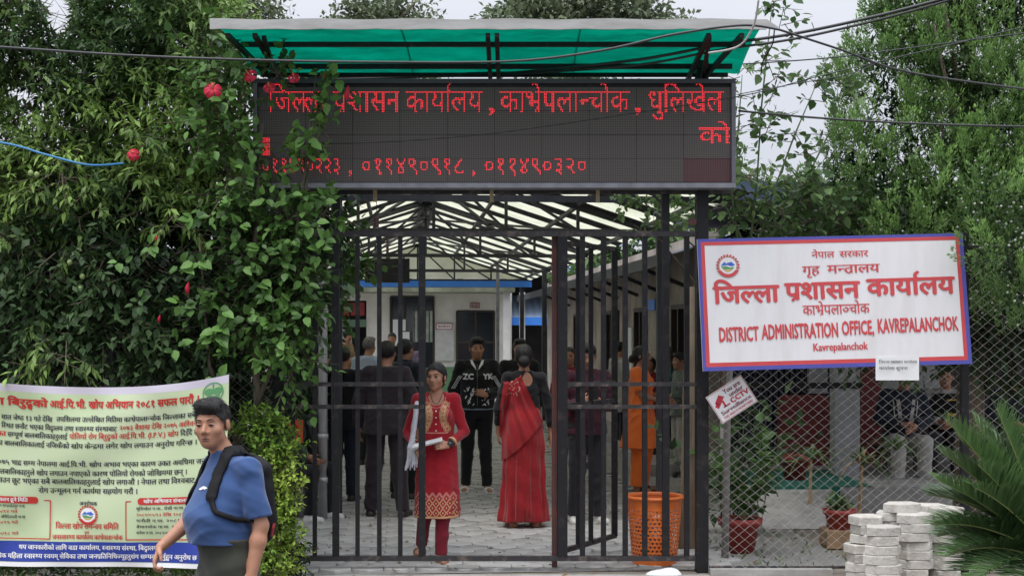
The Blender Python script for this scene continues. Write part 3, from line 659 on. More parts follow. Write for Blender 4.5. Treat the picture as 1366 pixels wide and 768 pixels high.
for (u0, z0, u1, z1) in ((-.22, .95, -.04, 2.05), (-.02, .9, .22, 1.72), (.0, 1.75, .12, 2.05)):
    x = MB(); x.box((u0, 37.93, z0), (u1, 37.94, z1), fn=CY); x.build('notice_sheet', M_paper, bb)
x = MB(); x.box((.32, 37.935, 1.45), (.84, 37.945, 2.28), fn=CY); lw = x.build('bright_opening_board', mat('bright opening tone', (.5, .55, .5), .6, (.3, .36, .3), 5), bb)  # opaque board; the brightness of a distant opening is put into its colour
for i in range(6):
    x = MB(); x.box((.33+i*.1, 37.91, 1.42), (.355+i*.1, 37.93, 2.3), fn=CY); x.build('grille_bar', M_wood, lw)
for uu, ln in ((-1.6, .5), (-.3, .5), (1.0, .5), (2.1, .5)):
    x = MB(); x.bar(CY(uu, 36.2, 2.87), CY(uu+ln, 36.2, 3.08), .035); x.bar(CY(uu+2*ln, 36.2, 2.87), CY(uu+ln, 36.2, 3.08), .035); x.build('eave_web', M_truss, bb)
x = MB(); x.bar(CY(-6, 36.2, 2.87), CY(2.9, 36.2, 2.87), .05); x.build('eave_chord', M_truss, bb)
x = MB(); x.box((-6, 36.4, 2.87), (2.9, 36.42, 3.1), fn=CY); x.build('eave_board', M_cream, bb)
x = MB(); x.box((.9, 37.93, .95), (1.4, 37.96, 1.95), fn=CY); x.build('notice_board', mat('faded notice', (.5, .5, .47), .8, (.6, .6, .58), 6), bb)
pr = Print(); pr.rect(0, 0, .44, .17, 0); pr.rect(.02, .02, .42, .15, 1); pr.text('कार्यालय', .05, .055, .09, 0, .03, width=.34)
pr.lay('door_sign', [M_redc, M_paper], lambda x_, y_: CY(.92+x_, 37.92-(.002 if y_ else 0), 1.78+y_), bb)
pr = Print(); pr.rect(0, 0, .26, .14, 0); pr.rect(.015, .015, .245, .125, 1); pr.text('२', .04, .03, .11, 0, .02); pr.text('३', .14, .03, .11, 0, .02)
pr.lay('number_plate', [M_redc, M_paper], lambda x_, y_: CY(1.83+x_, 37.98, 2.36+y_), bb)
x = MB(); x.box((.95, 37.5, .12), (1.45, 37.6, .8), fn=CY); x.build('bench_panel', mat('green board', (.1, .2, .1), .8), bb)
for u, wd in ((2.62, .18), (3.05, .14)):
    x = MB(); x.box((u, 36.6, 0), (u+wd, 36.75, 2.74), fn=CY); x.build('pillar', M_white, bb)
# blue roofed sheds further back
sh = thing('blue_roofed_shed', 'far shed with light blue corrugated roof behind the right side of the courtyard', 'shed', CY(5, 50))
M_lb = mat('light blue roof', (.28, .46, .72), .5, (.22, .4, .66), 3)
x = MB(); n = 60
for i in range(n+1):
    u = 2.2+8*i/n; dz = .03*(i % 2); x.v += [tuple(CY(u, 46, 2.65+dz)), tuple(CY(u, 50, 4.1+dz))]
x.f = [(2*i, 2*i+2, 2*i+3, 2*i+1) for i in range(n)]; x.m = [0]*n; x.build('roof', M_lb, sh)
x = MB(); x.box((2.2, 45.9, 2.5), (10.2, 46, 2.68), fn=CY); x.build('fascia', M_blue, sh)
x = MB(); x.box((2.4, 46.4, 0), (10, 50, 2.6), fn=CY); x.build('wall', mat('tan wall', (.34, .29, .22), .9, (.4, .34, .27), 3), sh)
x = MB(); n = 40
for i in range(n+1):
    u = 2.6+4*i/n; dz = .02*(i % 2); x.v += [tuple(CY(u, 38.6, 2.1+dz)), tuple(CY(u, 40.4, 2.75+dz))]
x.f = [(2*i, 2*i+2, 2*i+3, 2*i+1) for i in range(n)]; x.m = [0]*n
lo2 = thing('blue_lean_to', 'low blue edged lean-to roof over a dark opening beside the office block', 'shed', CY(4.5, 39)); x.build('roof', mat('dusty blue roof', (.35, .45, .6), .6), lo2)
x = MB(); x.box((2.6, 38.5, 1.9), (6.6, 38.6, 2.12), fn=CY); x.build('fascia', M_blue, lo2)
for u in (2.75, 4.3, 5.8):
    x = MB(); x.bar(CY(u, 38.55, 0), CY(u, 38.55, 1.95), .08); x.build('post', M_truss, lo2)
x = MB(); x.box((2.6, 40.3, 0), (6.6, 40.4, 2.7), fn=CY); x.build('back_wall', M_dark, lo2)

# ------------------------------------------------------------ right-hand building
rb = thing('side_building', 'long low building down the right side of the courtyard with a dark sheet roof', 'building', CY(3.7, 17))
x = MB(); segs = [(17, 18.2, 0), (18.2, 19.2, 1), (19.2, 21.2, 0), (21.2, 22.3, 1), (22.3, 24, 0), (24, 25.6, 2), (25.6, 29, 0), (29, 30.2, 1), (30.2, 36, 0)]
for v0, v1, t_ in segs:
    if t_ == 0: x.box((3.7, v0, 0), (3.85, v1, 2.95), fn=CY)
    else: x.box((3.7, v0, 2.1), (3.85, v1, 2.95), fn=CY)
    if t_ == 2: x.box((3.7, v0, 0), (3.85, v1, .95), fn=CY)
M_beige = mat('stained beige wall', (.48, .43, .37), .9, (.26, .22, .18), 1.8, .2, 30, detail=8)
x.build('wall', M_beige, rb)
for v0, v1, t_ in segs:
    if t_ == 0: continue
    z0 = .95 if t_ == 2 else .1; f = MB()
    for a in (v0+.03, (v0+v1)/2, v1-.03): f.box((3.66, a-.03, z0), (3.74, a+.03, 2.1), fn=CY)
    f.box((3.66, v0, 2.04), (3.74, v1, 2.1), fn=CY); fr = f.build('window' if t_ == 2 else 'door', M_wood, rb)
    p = MB(); p.box((3.76, v0, z0), (3.8, v1, 2.05), fn=CY); p.build('pane' if t_ == 2 else 'door_shade_fill', M_dark, fr)  # dark fill behind each frame stands for shade inside the opening
x = MB(); x.box((3.0, 17, -.01), (3.7, 36, .14), fn=CY); x.build('plinth', M_conc, rb)
x = MB(); n = 90
for i in range(n+1):
    v = 15.8+21*i/n; dz = .02*(i % 2); x.v += [tuple(CY(3.0, v, 2.6+dz)), tuple(CY(6.5, v, 3.65+dz)), tuple(CY(3.0, v, 2.59+dz)), tuple(CY(6.5, v, 3.64+dz))]
x.f = [(4*i, 4*i+1, 4*i+5, 4*i+4) for i in range(n)]+[(4*i+2, 4*i+6, 4*i+7, 4*i+3) for i in range(n)]; x.m = [0]*len(x.f); x.build('roof', mat('dark blue grey roof', (.06, .075, .11), .55, (.09, .09, .1), 3), rb)
x = MB(); x.box((2.98, 15.8, 2.5), (3.02, 36.8, 2.64), fn=CY); x.build('gutter', mat('gutter', (.05, .055, .07), .5), rb)
for vv in (18, 20, 22, 24, 26, 28.5, 31):
    x = MB(); x.bar(CY(3.05, vv, 2.55), CY(3.68, vv, 2.3), .05); x.build('bracket', M_truss, rb)
x = MB(); x.box((3.62, 20.2, 2.05), (3.68, 20.9, 2.2), fn=CY); x.build('blue_sign_box', M_blue, rb, label='small blue box sign on the beige wall')
x = MB(); x.box((3.66, 22.5, 1.1), (3.69, 23.2, 1.8), fn=CY); x.build('notice', M_paper, rb); x = MB(); x.box((3.66, 19.5, 1.2), (3.69, 19.9, 1.9), fn=CY); x.build('notice', M_paper, rb)
# front porch of that building, seen through the chain-link fence
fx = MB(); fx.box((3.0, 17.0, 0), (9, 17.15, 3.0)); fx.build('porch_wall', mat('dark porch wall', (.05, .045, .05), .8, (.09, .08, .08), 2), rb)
x = MB(); x.box((1.95, 13.0, 2.98), (9, 17.1, 3.08)); x.build('porch_roof', mat('porch roof', (.05, .06, .09), .6), rb)
x = MB(); x.box((1.93, 12.9, 2.92), (9, 13.0, 3.1)); x.build('porch_fascia', mat('porch fascia', (.07, .1, .18), .5, (.04, .05, .09), 4), rb)
def PX(px, Y): return (px-683)/F*Y
x = MB(); x.box((PX(1000, 13.6), 13.6, 0), (9, 17.0, .26)); x.build('porch_plinth', M_conc, rb)
x = MB(); x.box((PX(1002, 13.65), 13.595, .262), (PX(1160, 13.65), 15.2, .27)); x.box((PX(1002, 13.6), 13.58, .13), (PX(1120, 13.6), 13.6, .27)); x.build('carpet', mat('green carpet', (.015, .12, .085), .95, (.02, .16, .11), 20, .3), rb)
x = MB(); x.add([(PX(1010, 13.2), 13.58, .24), (PX(1122, 13.2), 13.58, .24), (PX(1122, 12), 12.6, .0), (PX(1035, 12), 12.6, .0)], [(3, 2, 1, 0)]); x.build('ramp', M_conl, rb)
M_redd = mat('deep red door', (.20, .026, .024), .55, (.15, .02, .02), 5, .05)
for (a, c_) in ((1038, 1106),):
    x = MB(); Yd = 15.8; z1 = 1.75-(530-441)/F*Yd; x.box((PX(a, Yd), Yd, .26), (PX(c_, Yd), Yd+.06, z1)); dr = x.build('red_door', M_redd, rb)
    for q in range(3):
        y = MB(); y.box((PX(a, Yd)+.04, Yd-.015, .34+q*.25), (PX(c_, Yd)-.04, Yd, .54+q*.25)); y.build('panel', M_redd, dr)
x = MB(); x.box((PX(1148, 15.9), 15.9, .26), (PX(1176, 15.9), 15.96, 1.7)); x.build('red_panel', M_redd, rb)
M_gp = mat('grey pillar', (.33, .33, .34), .8, (.27, .27, .27), 4)
for (a, c_, z0, Yp) in ((1079, 1104, 1.05, 15.9), (1114, 1147, .26, 14.6)):
    x = MB(); x.box((PX(a, Yp), Yp, z0), (PX(c_, Yp), Yp+.25, 3.0)); x.build('pillar', M_gp, rb)
x = MB(); x.box((PX(1160, 16.2), 16.2, 1.0), (PX(1262, 16.2), 16.3, 2.9)); x.build('white_wall_panel', mat('off white panel', (.5, .5, .48), .8, (.42, .42, .4), 4), rb)
x = MB(); x.box((PX(1000, 14.6), 14.58, 1.16), (PX(1150, 14.6), 14.62, 1.22)); x.build('rail', M_black, rb)
x = MB(); x.box((PX(975, 16.1), 16.1, .2), (PX(1115, 16.1), 16.14, 2.9)); x.build('shutter_backing', mat('navy backing', (.012, .014, .03), .7), rb)
x = MB()
for i in range(16): x.box((PX(985+i*7, 16), 16, .3), (PX(985+i*7, 16)+.03, 16.04, 2.8))
x.build('shutter_slats', mat('navy shutter', (.02, .025, .05), .6), rb, kind='stuff')
# left side of the courtyard: dark backing added behind the hedge to block light
lb = thing('dark_backing', 'dark brown backing wall added behind the dense hedge on the left', 'shed', (-5.5, 14.5, 0))
x = MB(); x.box((-14, 14.4, 0), (-4.1, 14.6, 2.5)); x.box((-4.3, 14.6, 0), (-4.1, 22, 2.5)); x.build('wall', mat('brown wall', (.07, .06, .05), .9, (.1, .09, .07), 3), lb)
x = MB(); x.box((-14, 14.0, 2.5), (-4.0, 22, 2.6)); x.build('roof', M_dsheet, lb)
# ------------------------------------------------------------ gate
GY = 10.4
def GX(px): return PX(px, GY)
def GZ(py, Y=GY): return CH-(py-HZ)/F*Y
zt, zb, zm1, zm2 = GZ(312), GZ(744), GZ(512), GZ(542)
gf = thing('gate_portal', 'black steel gate frame of tall square posts and beams carrying the LED board', 'gate frame', (0, GY, 0))
for px, w_, z1 in ((372, .075, 3.7), (936, .085, 3.72)):
    b = MB(); b.bar((GX(px), GY, -.1), (GX(px), GY, z1), w_); b.build('post', M_black, gf)
b = MB(); b.bar((GX(366), GY, GZ(254)), (GX(975), GY, GZ(254)), .05, .055); b.build('beam', M_blackr, gf)
b = MB(); b.bar((GX(372), GY-.002, zt), (GX(931), GY-.002, zt), .05, .04); b.build('top_rail', M_blackr, gf)
b = MB(); b.bar((GX(374), GY, zb), (GX(931), GY, zb), .045, .036); b.build('bottom_rail', M_blackr, gf)
for px in (448, 888):
    b = MB(); b.bar((GX(px), GY+.03, zt+.02), (GX(px), GY+.03, GZ(258)), .055); b.build('upright', M_black, gf)
for px in (501, 656, 797):
    b = MB(); b.box((GX(px)-.014, GY-.045, GZ(270)), (GX(px)+.014, GY-.03, GZ(248))); b.build('wooden_clip', mat('pale wood', (.4, .32, .18), .8), gf)
b = MB(); b.tube([(GX(503), GY-.04, GZ(262)), (GX(503), GY-.04, GZ(292))], .003, 4); b.tube([(GX(503), GY-.04, GZ(291)), (GX(503), GY-.04, GZ(304))], .018, 8); b.build('hanging_padlock', M_rust, gf)
b = MB(); b.box((GX(918), GY-.05, GZ(300)), (GX(928), GY-.02, GZ(292))); b.build('hinge', M_rust, gf)
def panel(root, pxs, x0, x1, Y=GY, rails=True, wd=.034):
    proto = None
    for px, ww in pxs:
        b = MB(); b.bar((0, 0, zb+.018), (0, 0, zt-.02), ww); b.v = [(x, y, z) for x, y, z in b.v]
        o = b.build('bar', M_black, root, local=True); o.location = (GX(px)-root.location.x, Y-root.location.y+.0, 0)
    for z in (zm1, zm2):
        b = MB(); b.bar((GX(x0), Y-.02, z), (GX(x1), Y-.02, z), .012, .03); b.build('mid_rail', M_blackr, root)
gl = thing('gate_leaf', 'left gate leaf of black bars from the hedge to the open passage', 'gate', (GX(470), GY, 0))
panel(gl, [(391, .032), (420, .032), (448, .05), (477, .032), (506, .034), (534, .034), (563, .05)], 378, 566)
gr = thing('gate_leaf', 'right gate leaf of black bars in front of the orange basket', 'gate', (GX(840), GY, 0))
panel(gr, [(750, .07), (777, .036), (805, .036), (834, .036), (860, .036), (888, .048), (916, .036)], 752, 930)
b = MB(); b.bar((GX(740), GY+.06, 0.02), (GX(740), GY+.06, zt), .038); b.build('stile', M_rust, gr)
# the wicket swung inwards
wk = thing('wicket_gate', 'narrow barred wicket door swung open inwards beside the right gate leaf', 'gate', (GX(752), GY+.1, 0))
A = Vector((GX(752), GY+.10, 0)); B = Vector((PX(821, 11.3), 11.3, 0)); dv = (B-A)
def onw(t, z): p = A+dv*t; return Vector((p.x, p.y, z))
for t_ in (0.02, .27, .51, .76, .98):
    b = MB(); b.bar(onw(t_, .13), onw(t_, zt-.06), .034 if 0 < t_ < .9 else .045); b.build('bar', M_black, wk)
for z in (.13, zm1-.02, zm2-.0, zt-.06):
    b = MB(); b.bar(onw(0, z), onw(1, z), .03, .036); b.build('rail', M_blackr, wk)

# ------------------------------------------------------------ LED board
LX0, LX1, LZ0, LZ1, LY = PX(338, 10.15), PX(981, 10.15), GZ(249, 10.15), GZ(108, 10.15), 10.15
led = thing('led_board', 'long black LED message board with red scrolling Devanagari letters over the gate', 'LED board', ((LX0+LX1)/2, LY+.1, LZ0))
b = MB(); b.box((LX0+.01, LY+.012, LZ0+.01), (LX1-.01, LY+.14, LZ1-.01)); b.build('case', M_black, led)
b = MB(); b.box((LX0, LY-.02, LZ0-.01), (LX1, LY+.14, LZ0+.025)); b.build('frame_bottom', M_grey, led)
b = MB(); b.box((LX0, LY-.02, LZ1-.02), (LX1, LY+.14, LZ1+.012)); b.build('frame_top', mat('dark trim', (.05, .05, .06), .5), led)
M_trimd = mat('mid grey trim', (.14, .14, .16), .4)
b = MB(); b.box((LX1-.03, LY-.022, LZ0+.025), (LX1, LY+.13, LZ1-.02)); b.build('frame_side', M_trimd, led)
b = MB(); b.box((LX0, LY-.022, LZ0+.025), (LX0+.03, LY+.13, LZ1-.02)); b.build('frame_side', M_trimd, led)
sx0, sx1, sz0, sz1 = LX0+.035, LX1-.032, LZ0+.03, LZ1-.045
def ledmat(name, base, on):
    m = bpy.data.materials.new(name); m.use_nodes = True; n = m.node_tree; p = n.nodes['Principled BSDF']
    tc = n.nodes.new('ShaderNodeTexCoord'); mp_ = n.nodes.new('ShaderNodeMapping'); mp_.inputs['Scale'].default_value = (1/.0125,)*3
    fr = n.nodes.new('ShaderNodeVectorMath'); fr.operation = 'FRACTION'; sb = n.nodes.new('ShaderNodeVectorMath'); sb.operation = 'SUBTRACT'; sb.inputs[1].default_value = (.5, .5, .5)
    sp = n.nodes.new('ShaderNodeSeparateXYZ'); cx = n.nodes.new('ShaderNodeCombineXYZ'); ln = n.nodes.new('ShaderNodeVectorMath'); ln.operation = 'LENGTH'
    n.links.new(tc.outputs['Object'], mp_.inputs[0]); n.links.new(mp_.outputs[0], fr.inputs[0]); n.links.new(fr.outputs[0], sb.inputs[0]); n.links.new(sb.outputs[0], sp.inputs[0])
    n.links.new(sp.outputs[0], cx.inputs[0]); n.links.new(sp.outputs[2], cx.inputs[1]); n.links.new(cx.outputs[0], ln.inputs[0])
    r = n.nodes.new('ShaderNodeValToRGB'); r.color_ramp.elements[0].position = .28; r.color_ramp.elements[1].position = .38
    r.color_ramp.elements[0].color = (*on, 1); r.color_ramp.elements[1].color = (*base, 1); n.links.new(ln.outputs['Value'], r.inputs[0]); n.links.new(r.outputs[0], p.inputs['Base Color']); p.inputs['Roughness'].default_value = .6
    return m
M_led = ledmat('unlit led grid', (.062, .052, .048), (.15, .12, .11)); M_led2 = ledmat('unlit led grid reddish', (.06, .022, .024), (.16, .07, .07))
# modules: 10 x 3 panels with hairline seams
nm, nr_ = 10, 4; mw, mh = (sx1-sx0)/nm, (sz1-sz0)/nr_
for i in range(nm):
    for j in range(nr_):
        b = MB(); g = .0012; d_ = .0015*((i*7+j*5) % 3); b.box((sx0+i*mw+g, LY-.002-d_, sz0+j*mh+g), (sx0+(i+1)*mw-g, LY+.012, sz0+(j+1)*mh-g))
        b.build('led_module', M_led2 if (i == nm-1 and j == 0) else M_led, led)
M_on = mat('lit led', (1.0, .03, .045), .5, emit=1.05)
pitch = .0106
dots = MB()
def raster(pr, dz=0):
    cells = set()
    for q in pr.f:
        for k_ in range(1, len(q)-1):
            (x0, y0), (x1, y1), (x2, y2) = pr.v[q[0]], pr.v[q[k_]], pr.v[q[k_+1]]
            den = (y1-y2)*(x0-x2)+(x2-x1)*(y0-y2)
            if abs(den) < 1e-12: continue
            for i in range(int(min(x0, x1, x2)/pitch)-1, int(max(x0, x1, x2)/pitch)+2):
                for j in range(int(min(y0, y1, y2)/pitch)-1, int(max(y0, y1, y2)/pitch)+2):
                    x, y = (i+.5)*pitch, (j+.5)*pitch
                    a = ((y1-y2)*(x-x2)+(x2-x1)*(y-y2))/den; b_ = ((y2-y0)*(x-x2)+(x0-x2)*(y-y2))/den
                    if a >= -.02 and b_ >= -.02 and a+b_ <= 1.02: cells.add((i, j))
    return cells
def lx(px): return PX(px, LY)-sx0
def lz(py): return GZ(py, LY)-sz0
pr = Print()
H1 = (lz(123)-lz(150))/.622
pr.text('जिल्ला', lx(358), lz(149), H1, width=lx(434)-lx(358)); pr.text('प्रशासन', lx(445), lz(149), H1, width=lx(533)-lx(445)); pr.text('कार्यालय', lx(541), lz(149), H1, width=lx(643)-lx(541))
pr.text(',', lx(651), lz(149), H1, bold=.02); pr.text('काभ्रेपलान्चोक', lx(667), lz(149), H1, width=lx(839)-lx(667)); pr.text(',', lx(846), lz(149), H1, bold=.02); pr.text('धुलिखेल', lx(864), lz(149), H1, width=lx(964)-lx(864))
H2 = (lz(172)-lz(193))/.622; pr.text('को', lx(932), lz(192), H2, width=.23); pr.text('८', lx(966), lz(192), H2*.8)
pr.rect(lx(346), lz(208), lx(361), lz(184))
H3 = (lz(212)-lz(233))/.63
for t_, a, c_ in (('०११४९०२२३', 349, 455), (',', 464, 470), ('०११४९०९१८', 481, 620), (',', 628, 634), ('०११४९०३२०', 645, 784)): pr.text(t_, lx(a), lz(232), H3, width=(lx(c_)-lx(a)) if t_ != ',' else None)
for i, j in raster(pr):
    x, z = sx0+(i+.5)*pitch, sz0+(j+.5)*pitch
    if x > sx1-.004 or x < sx0+.004: continue
    r_ = .0036; dots.add([(x-r_, LY-.008, z), (x, LY-.008, z-r_), (x+r_, LY-.008, z), (x, LY-.008, z+r_), (x-r_*.7, LY-.0085, z-r_*.7), (x+r_*.7, LY-.0085, z-r_*.7), (x+r_*.7, LY-.0085, z+r_*.7), (x-r_*.7, LY-.0085, z+r_*.7)], [(0, 4, 1, 5, 2, 6, 3, 7)])
dots.build('lit_letters', M_on, led, kind='stuff', label='red lit dots spelling Devanagari office name and phone numbers')

# ------------------------------------------------------------ green entrance canopy
gc = thing('entrance_canopy', 'green translucent sheet canopy with weathered grey edge above the LED board', 'canopy', (-.1, 10.4, 3.6))
M_green = mat('green translucent sheet', (.0, .42, .33), .4, (.0, .27, .21), 3.0, .05, 30, trans=.82, detail=6, stretch=(1, 3, 1), ramp=(.3, .75))
Y0, Y1 = 9.38, 10.66
def cz(x, y):
    t = (y-Y0)/(Y1-Y0); return 3.745*(1-t)+3.66*t+.03*math.sin(math.pi*t)+.004*math.sin(x*38)
for i in range(3):
    xa = -1.93+i*1.19; b = MB(); xb = xa+1.20
    b.grid(lambda u, v: (xa+(xb-xa)*u-(.0 if xa+(xb-xa)*u < 1.4 else -.05*v), Y0+(Y1-Y0)*v, cz(xa+(xb-xa)*u, Y0+(Y1-Y0)*v)+.007*i), 60, 10)
    n = len(b.v); b.v += [(x, y, z+.004) for x, y, z in b.v]; b.f += [tuple(q+n for q in f)[::-1] for f in list(b.f)]; b.m = [0]*len(b.f); b.build('roof_sheet', M_green, gc, True)
M_fas = mat('weathered fascia', (.44, .44, .42), .85, (.30, .29, .27), 3.5, .2, 60, stretch=(1, 1, 5), detail=9, ramp=(.4, .75))
b = MB(); n = 40
xa, xb = -1.98, PX(1022, 9.33)
for i in range(n+1):
    x = xa+(xb-xa)*i/n; z0 = GZ(39, 9.33)+.003*math.sin(i*1.7); z1 = GZ(25.5, 9.33)+.004*math.sin(i*.9+1); b.v += [(x, 9.33, z0), (x, 9.33, z1), (x, 9.345, z1), (x, 9.345, z0)]
for i in range(n):
    for k_ in range(4): b.f.append((4*i+k_, 4*i+(k_+1) % 4, 4*i+4+(k_+1) % 4, 4*i+4+k_)); b.m.append(0)
b.f += [(0, 1, 2, 3), (4*n+3, 4*n+2, 4*n+1, 4*n)]; b.m += [0, 0]
b.add([(xb, 9.33, GZ(39, 9.33)), (PX(1041, 9.33), 9.36, GZ(36, 9.33)), (PX(1034, 9.33), 9.36, GZ(32, 9.33)), (xb, 9.33, GZ(25.5, 9.33))], [(0, 1, 2, 3), (3, 2, 1, 0)]); b.build('fascia', M_fas, gc)
for Yp, w_ in ((9.78, .032), (10.36, .035), (10.56, .03)):
    b = MB(); b.bar((-1.86, Yp, cz(0, Yp)-.03), (1.60, Yp, cz(0, Yp)-.03), w_); b.build('purlin', M_black, gc)
for xr in (-1.76, -1.70, -.16, -.10, 1.30, 1.4):
    d_ = .06 if xr in (-1.76, 1.4) else 0
    b = MB(); b.bar((xr-(.12 if xr == -1.76 else 0)+(.12 if xr == 1.4 else 0), Y0+.03, 3.70), (xr, 10.6, 3.60), .03); b.build('rafter', M_black, gc)
b = MB(); b.bar((1.30, 10.35, 3.52), (-.2, 10.55, 3.60), .02); b.build('brace', M_black, gc)
for xr in (GX(372), GX(936)):
    b = MB(); b.bar((xr, GY-.05, 3.56), (xr+(.05 if xr < 0 else -.07), Y0+.1, 3.70), .028); b.build('strut', M_black, gc)

# ------------------------------------------------------------ office signboard
M_sw = mat('sign white', (.76, .745, .75), .5, (.66, .63, .62), 2.2, detail=9, stretch=(3, 1, .6), ramp=(.45, .8)); M_sr = mat('sign red', (.62, .07, .075), .5, (.55, .06, .065), 6); M_sb = mat('sign blue', (.07, .075, .34), .5, (.09, .09, .38), 5); M_sg = mat('emblem green', (.1, .3, .12), .6); M_sgo = mat('emblem gold', (.55, .38, .1), .6); M_emb = mat('emblem blue', (.04, .13, .5), .6)
tl, tr_, br_, bl = P(930, 319, 10.02), P(1284, 311, 10.1), P(1297, 485, 10.1), P(938, 495, 10.02)
SWD, SHT = 1.89, .94
nrm = (tr_-tl).cross(bl-tl).normalized(); nrm = nrm if nrm.y < 0 else -nrm
def SG(x, y, o=0): # x 0..SWD, y 0..SHT up
    u, v = x/SWD, 1-y/SHT; return (tl*(1-u)+tr_*u)*(1-v)+(bl*(1-u)+br_*u)*v+nrm*(o+.0012*math.sin(u*9)*math.sin(v*5))
sg = thing('office_signboard', 'white signboard with red and blue border reading District Administration Office Kavrepalanchok', 'signboard', SG(SWD/2, 0))
b = MB(); b.grid(lambda u, v: SG(u*SWD, v*SHT, 0), 24, 12); n = len(b.v); b.grid(lambda u, v: SG(u*SWD, v*SHT, -.02), 24, 12)
b.f = b.f[:288]+[q[::-1] for q in b.f[288:]]
ed = [i for i in range(25)]+[25*j+24 for j in range(1, 13)]+[25*12+i for i in range(23, -1, -1)]+[25*j for j in range(11, 0, -1)]
for a, c_ in zip(ed, ed[1:]+ed[:1]): b.f.append((a, c_, c_+n, a+n)); b.m.append(0)
b.build('panel', M_sw, sg)
pr = Print(); bw = .029
for (a, c_, d_, e, m_) in ((0, 0, SWD, bw, 0), (0, SHT-bw*.75, SWD, SHT, 0), (0, bw, bw*.8, SHT-bw*.75, 0), (SWD-bw, bw, SWD, SHT-bw*.75, 0), (bw*.8, bw, SWD-bw, bw*2, 1), (bw*.8, SHT-bw*1.6, SWD-bw, SHT-bw*.75, 1), (bw*.8, bw*2, bw*1.7, SHT-bw*1.6, 1), (SWD-bw*1.9, bw*2, SWD-bw, SHT-bw*1.6, 1)):
    pr.rect(a, c_, d_, e, m_, nx=12 if d_-a > 1 else 1)
pr.lay('border', [M_sb, M_sr], lambda x, y: SG(x, y, .002), sg)
def sy(py): return SHT*(1-(py-34)/(686-34))     # crop rows (3.5 x zoom) to board height
def sx_(px): return SWD*(px-38)/(1300-38)
pr = Print()
def line_(t_, x0, x1, yb, yh, bold, m=1):
    H_ = (sy(yh)-sy(yb))/.622; pr.text(t_, sx_(x0), sy(yb), H_, m, bold, width=sx_(x1)-sx_(x0))
line_('नेपाल', 575, 682, 140, 110, .012); line_('सरकार', 707, 843, 140, 110, .012)
line_('गृह', 527, 608, 220, 180, .018); line_('मन्त्रालय', 645, 892, 218, 178, .018)
line_('जिल्ला', 103, 408, 350, 270, .034); line_('प्रशासन', 440, 790, 342, 263, .034); line_('कार्यालय', 828, 1240, 335, 255, .034)
line_('काभ्रेपलाञ्चोक', 518, 832, 421, 374, .014)
def eng(t_, x0, x1, yb, yh, bold):
    H_ = (sy(yh)-sy(yb))/.69; pr.text(t_, sx_(x0), sy(yb), H_, 1, bold, width=sx_(x1)-sx_(x0))
eng('DISTRICT', 118, 305, 538, 470, .035); eng('ADMINISTRATION', 320, 680, 533, 463, .035); eng('OFFICE,', 695, 848, 525, 458, .035); eng('KAVREPALANCHOK', 864, 1246, 520, 452, .035)
eng('Kavrepalanchok', 555, 812, 600, 562, .03)
pr.lay_lines('text_line', [M_sb, M_sr], lambda x, y: SG(x, y+.012*(x/SWD-.5), .004), sg)
pr = Print(); emblem(pr, sx_(176), sy(170), .082, 0, 1, 2, 3, 4); pr.lay('emblem', [M_sr, M_emb, M_sg, M_sw, M_sgo], lambda x, y: SG(x, y, .0055), sg)
b = MB(); b.bar((PX(1291, 10.2), 10.28, -.1), (PX(1291, 10.2), 10.28, GZ(312)), .05); o = b.build('sign_post', M_black); setp(o, 'dark square fence post behind the right end of the office signboard', 'post')
b = MB(); b.box((PX(1169, 10.05), 10.06, GZ(507, 10.06)), (PX(1227, 10.05), 10.064, GZ(476, 10.06)), fn=lambda x, y, z: (x, y+(.01*math.sin(x*40)), z))
o = thing('paper_notice', 'white paper notice hanging from the bottom edge of the office signboard', 'notice', (PX(1198, 10.06), 10.06, GZ(507))); b.build('sheet', M_paper, o)
pr = Print(); M_ink = mat('black ink', (.03, .03, .035), .7); pr.text('जिल्ला प्रशासन कार्यालय', .02, .12, .03, 0, .01, width=.27); pr.text('कार्यालय सूचना', .02, .075, .03, 0, .01, width=.2)
pr.lay('print', [M_ink], lambda x, y: (PX(1169, 10.05)+x, 10.055+.01*math.sin((PX(1169, 10.05)+x)*40), GZ(507, 10.06)+y), o)

# ------------------------------------------------------------ cctv plate
M_cc = mat('plate white', (.75, .74, .74), .45); M_ccr = mat('plate red', (.5, .03, .05), .5); M_cct = mat('plate text', (.2, .03, .05), .5)
ang = R(33); cA = P(938, 533, 10.22)
def CC(x, y, o=0): return Vector((cA.x+x*math.cos(ang)-y*math.sin(ang), 10.22-o, cA.z+x*math.sin(ang)+y*math.cos(ang)))
# plate: lower-left corner is P(963,566), size .31 x .21
c0 = P(964, 565, 10.22)
def CC(x, y, o=0): return Vector((c0.x+x*math.cos(ang)-y*math.sin(ang), 10.22-o, c0.z+x*math.sin(ang)+y*math.cos(ang)))
cc = thing('cctv_plate', 'small tilted white plate warning of CCTV surveillance on the chain-link fence', 'sign', CC(.13, .1))
Wd, Hd = .30, .225
b = MB(); b.box((0, 0, 0), (Wd, Hd, .005), fn=lambda x, y, z: CC(x, y, z)); b.build('plate', M_cc, cc)
pr = Print()
for a in ((0.004, .004, Wd-.004, .007), (.004, Hd-.007, Wd-.004, Hd-.004), (.004, .004, .007, Hd-.004), (Wd-.007, .004, Wd-.004, Hd-.004)): pr.rect(*a)
pr.text('You are', .125, .172, .05, 1, .03, width=.14); pr.text('under', .15, .133, .048, 1, .03, width=.115); pr.text('CCTV', .135, .088, .052, 0, .045, width=.15); pr.text('Surveillance', .03, .048, .042, 1, .03, width=.25); pr.text('THIS AREA IS MONITORED', .03, .018, .026, 0, .02, width=.245)
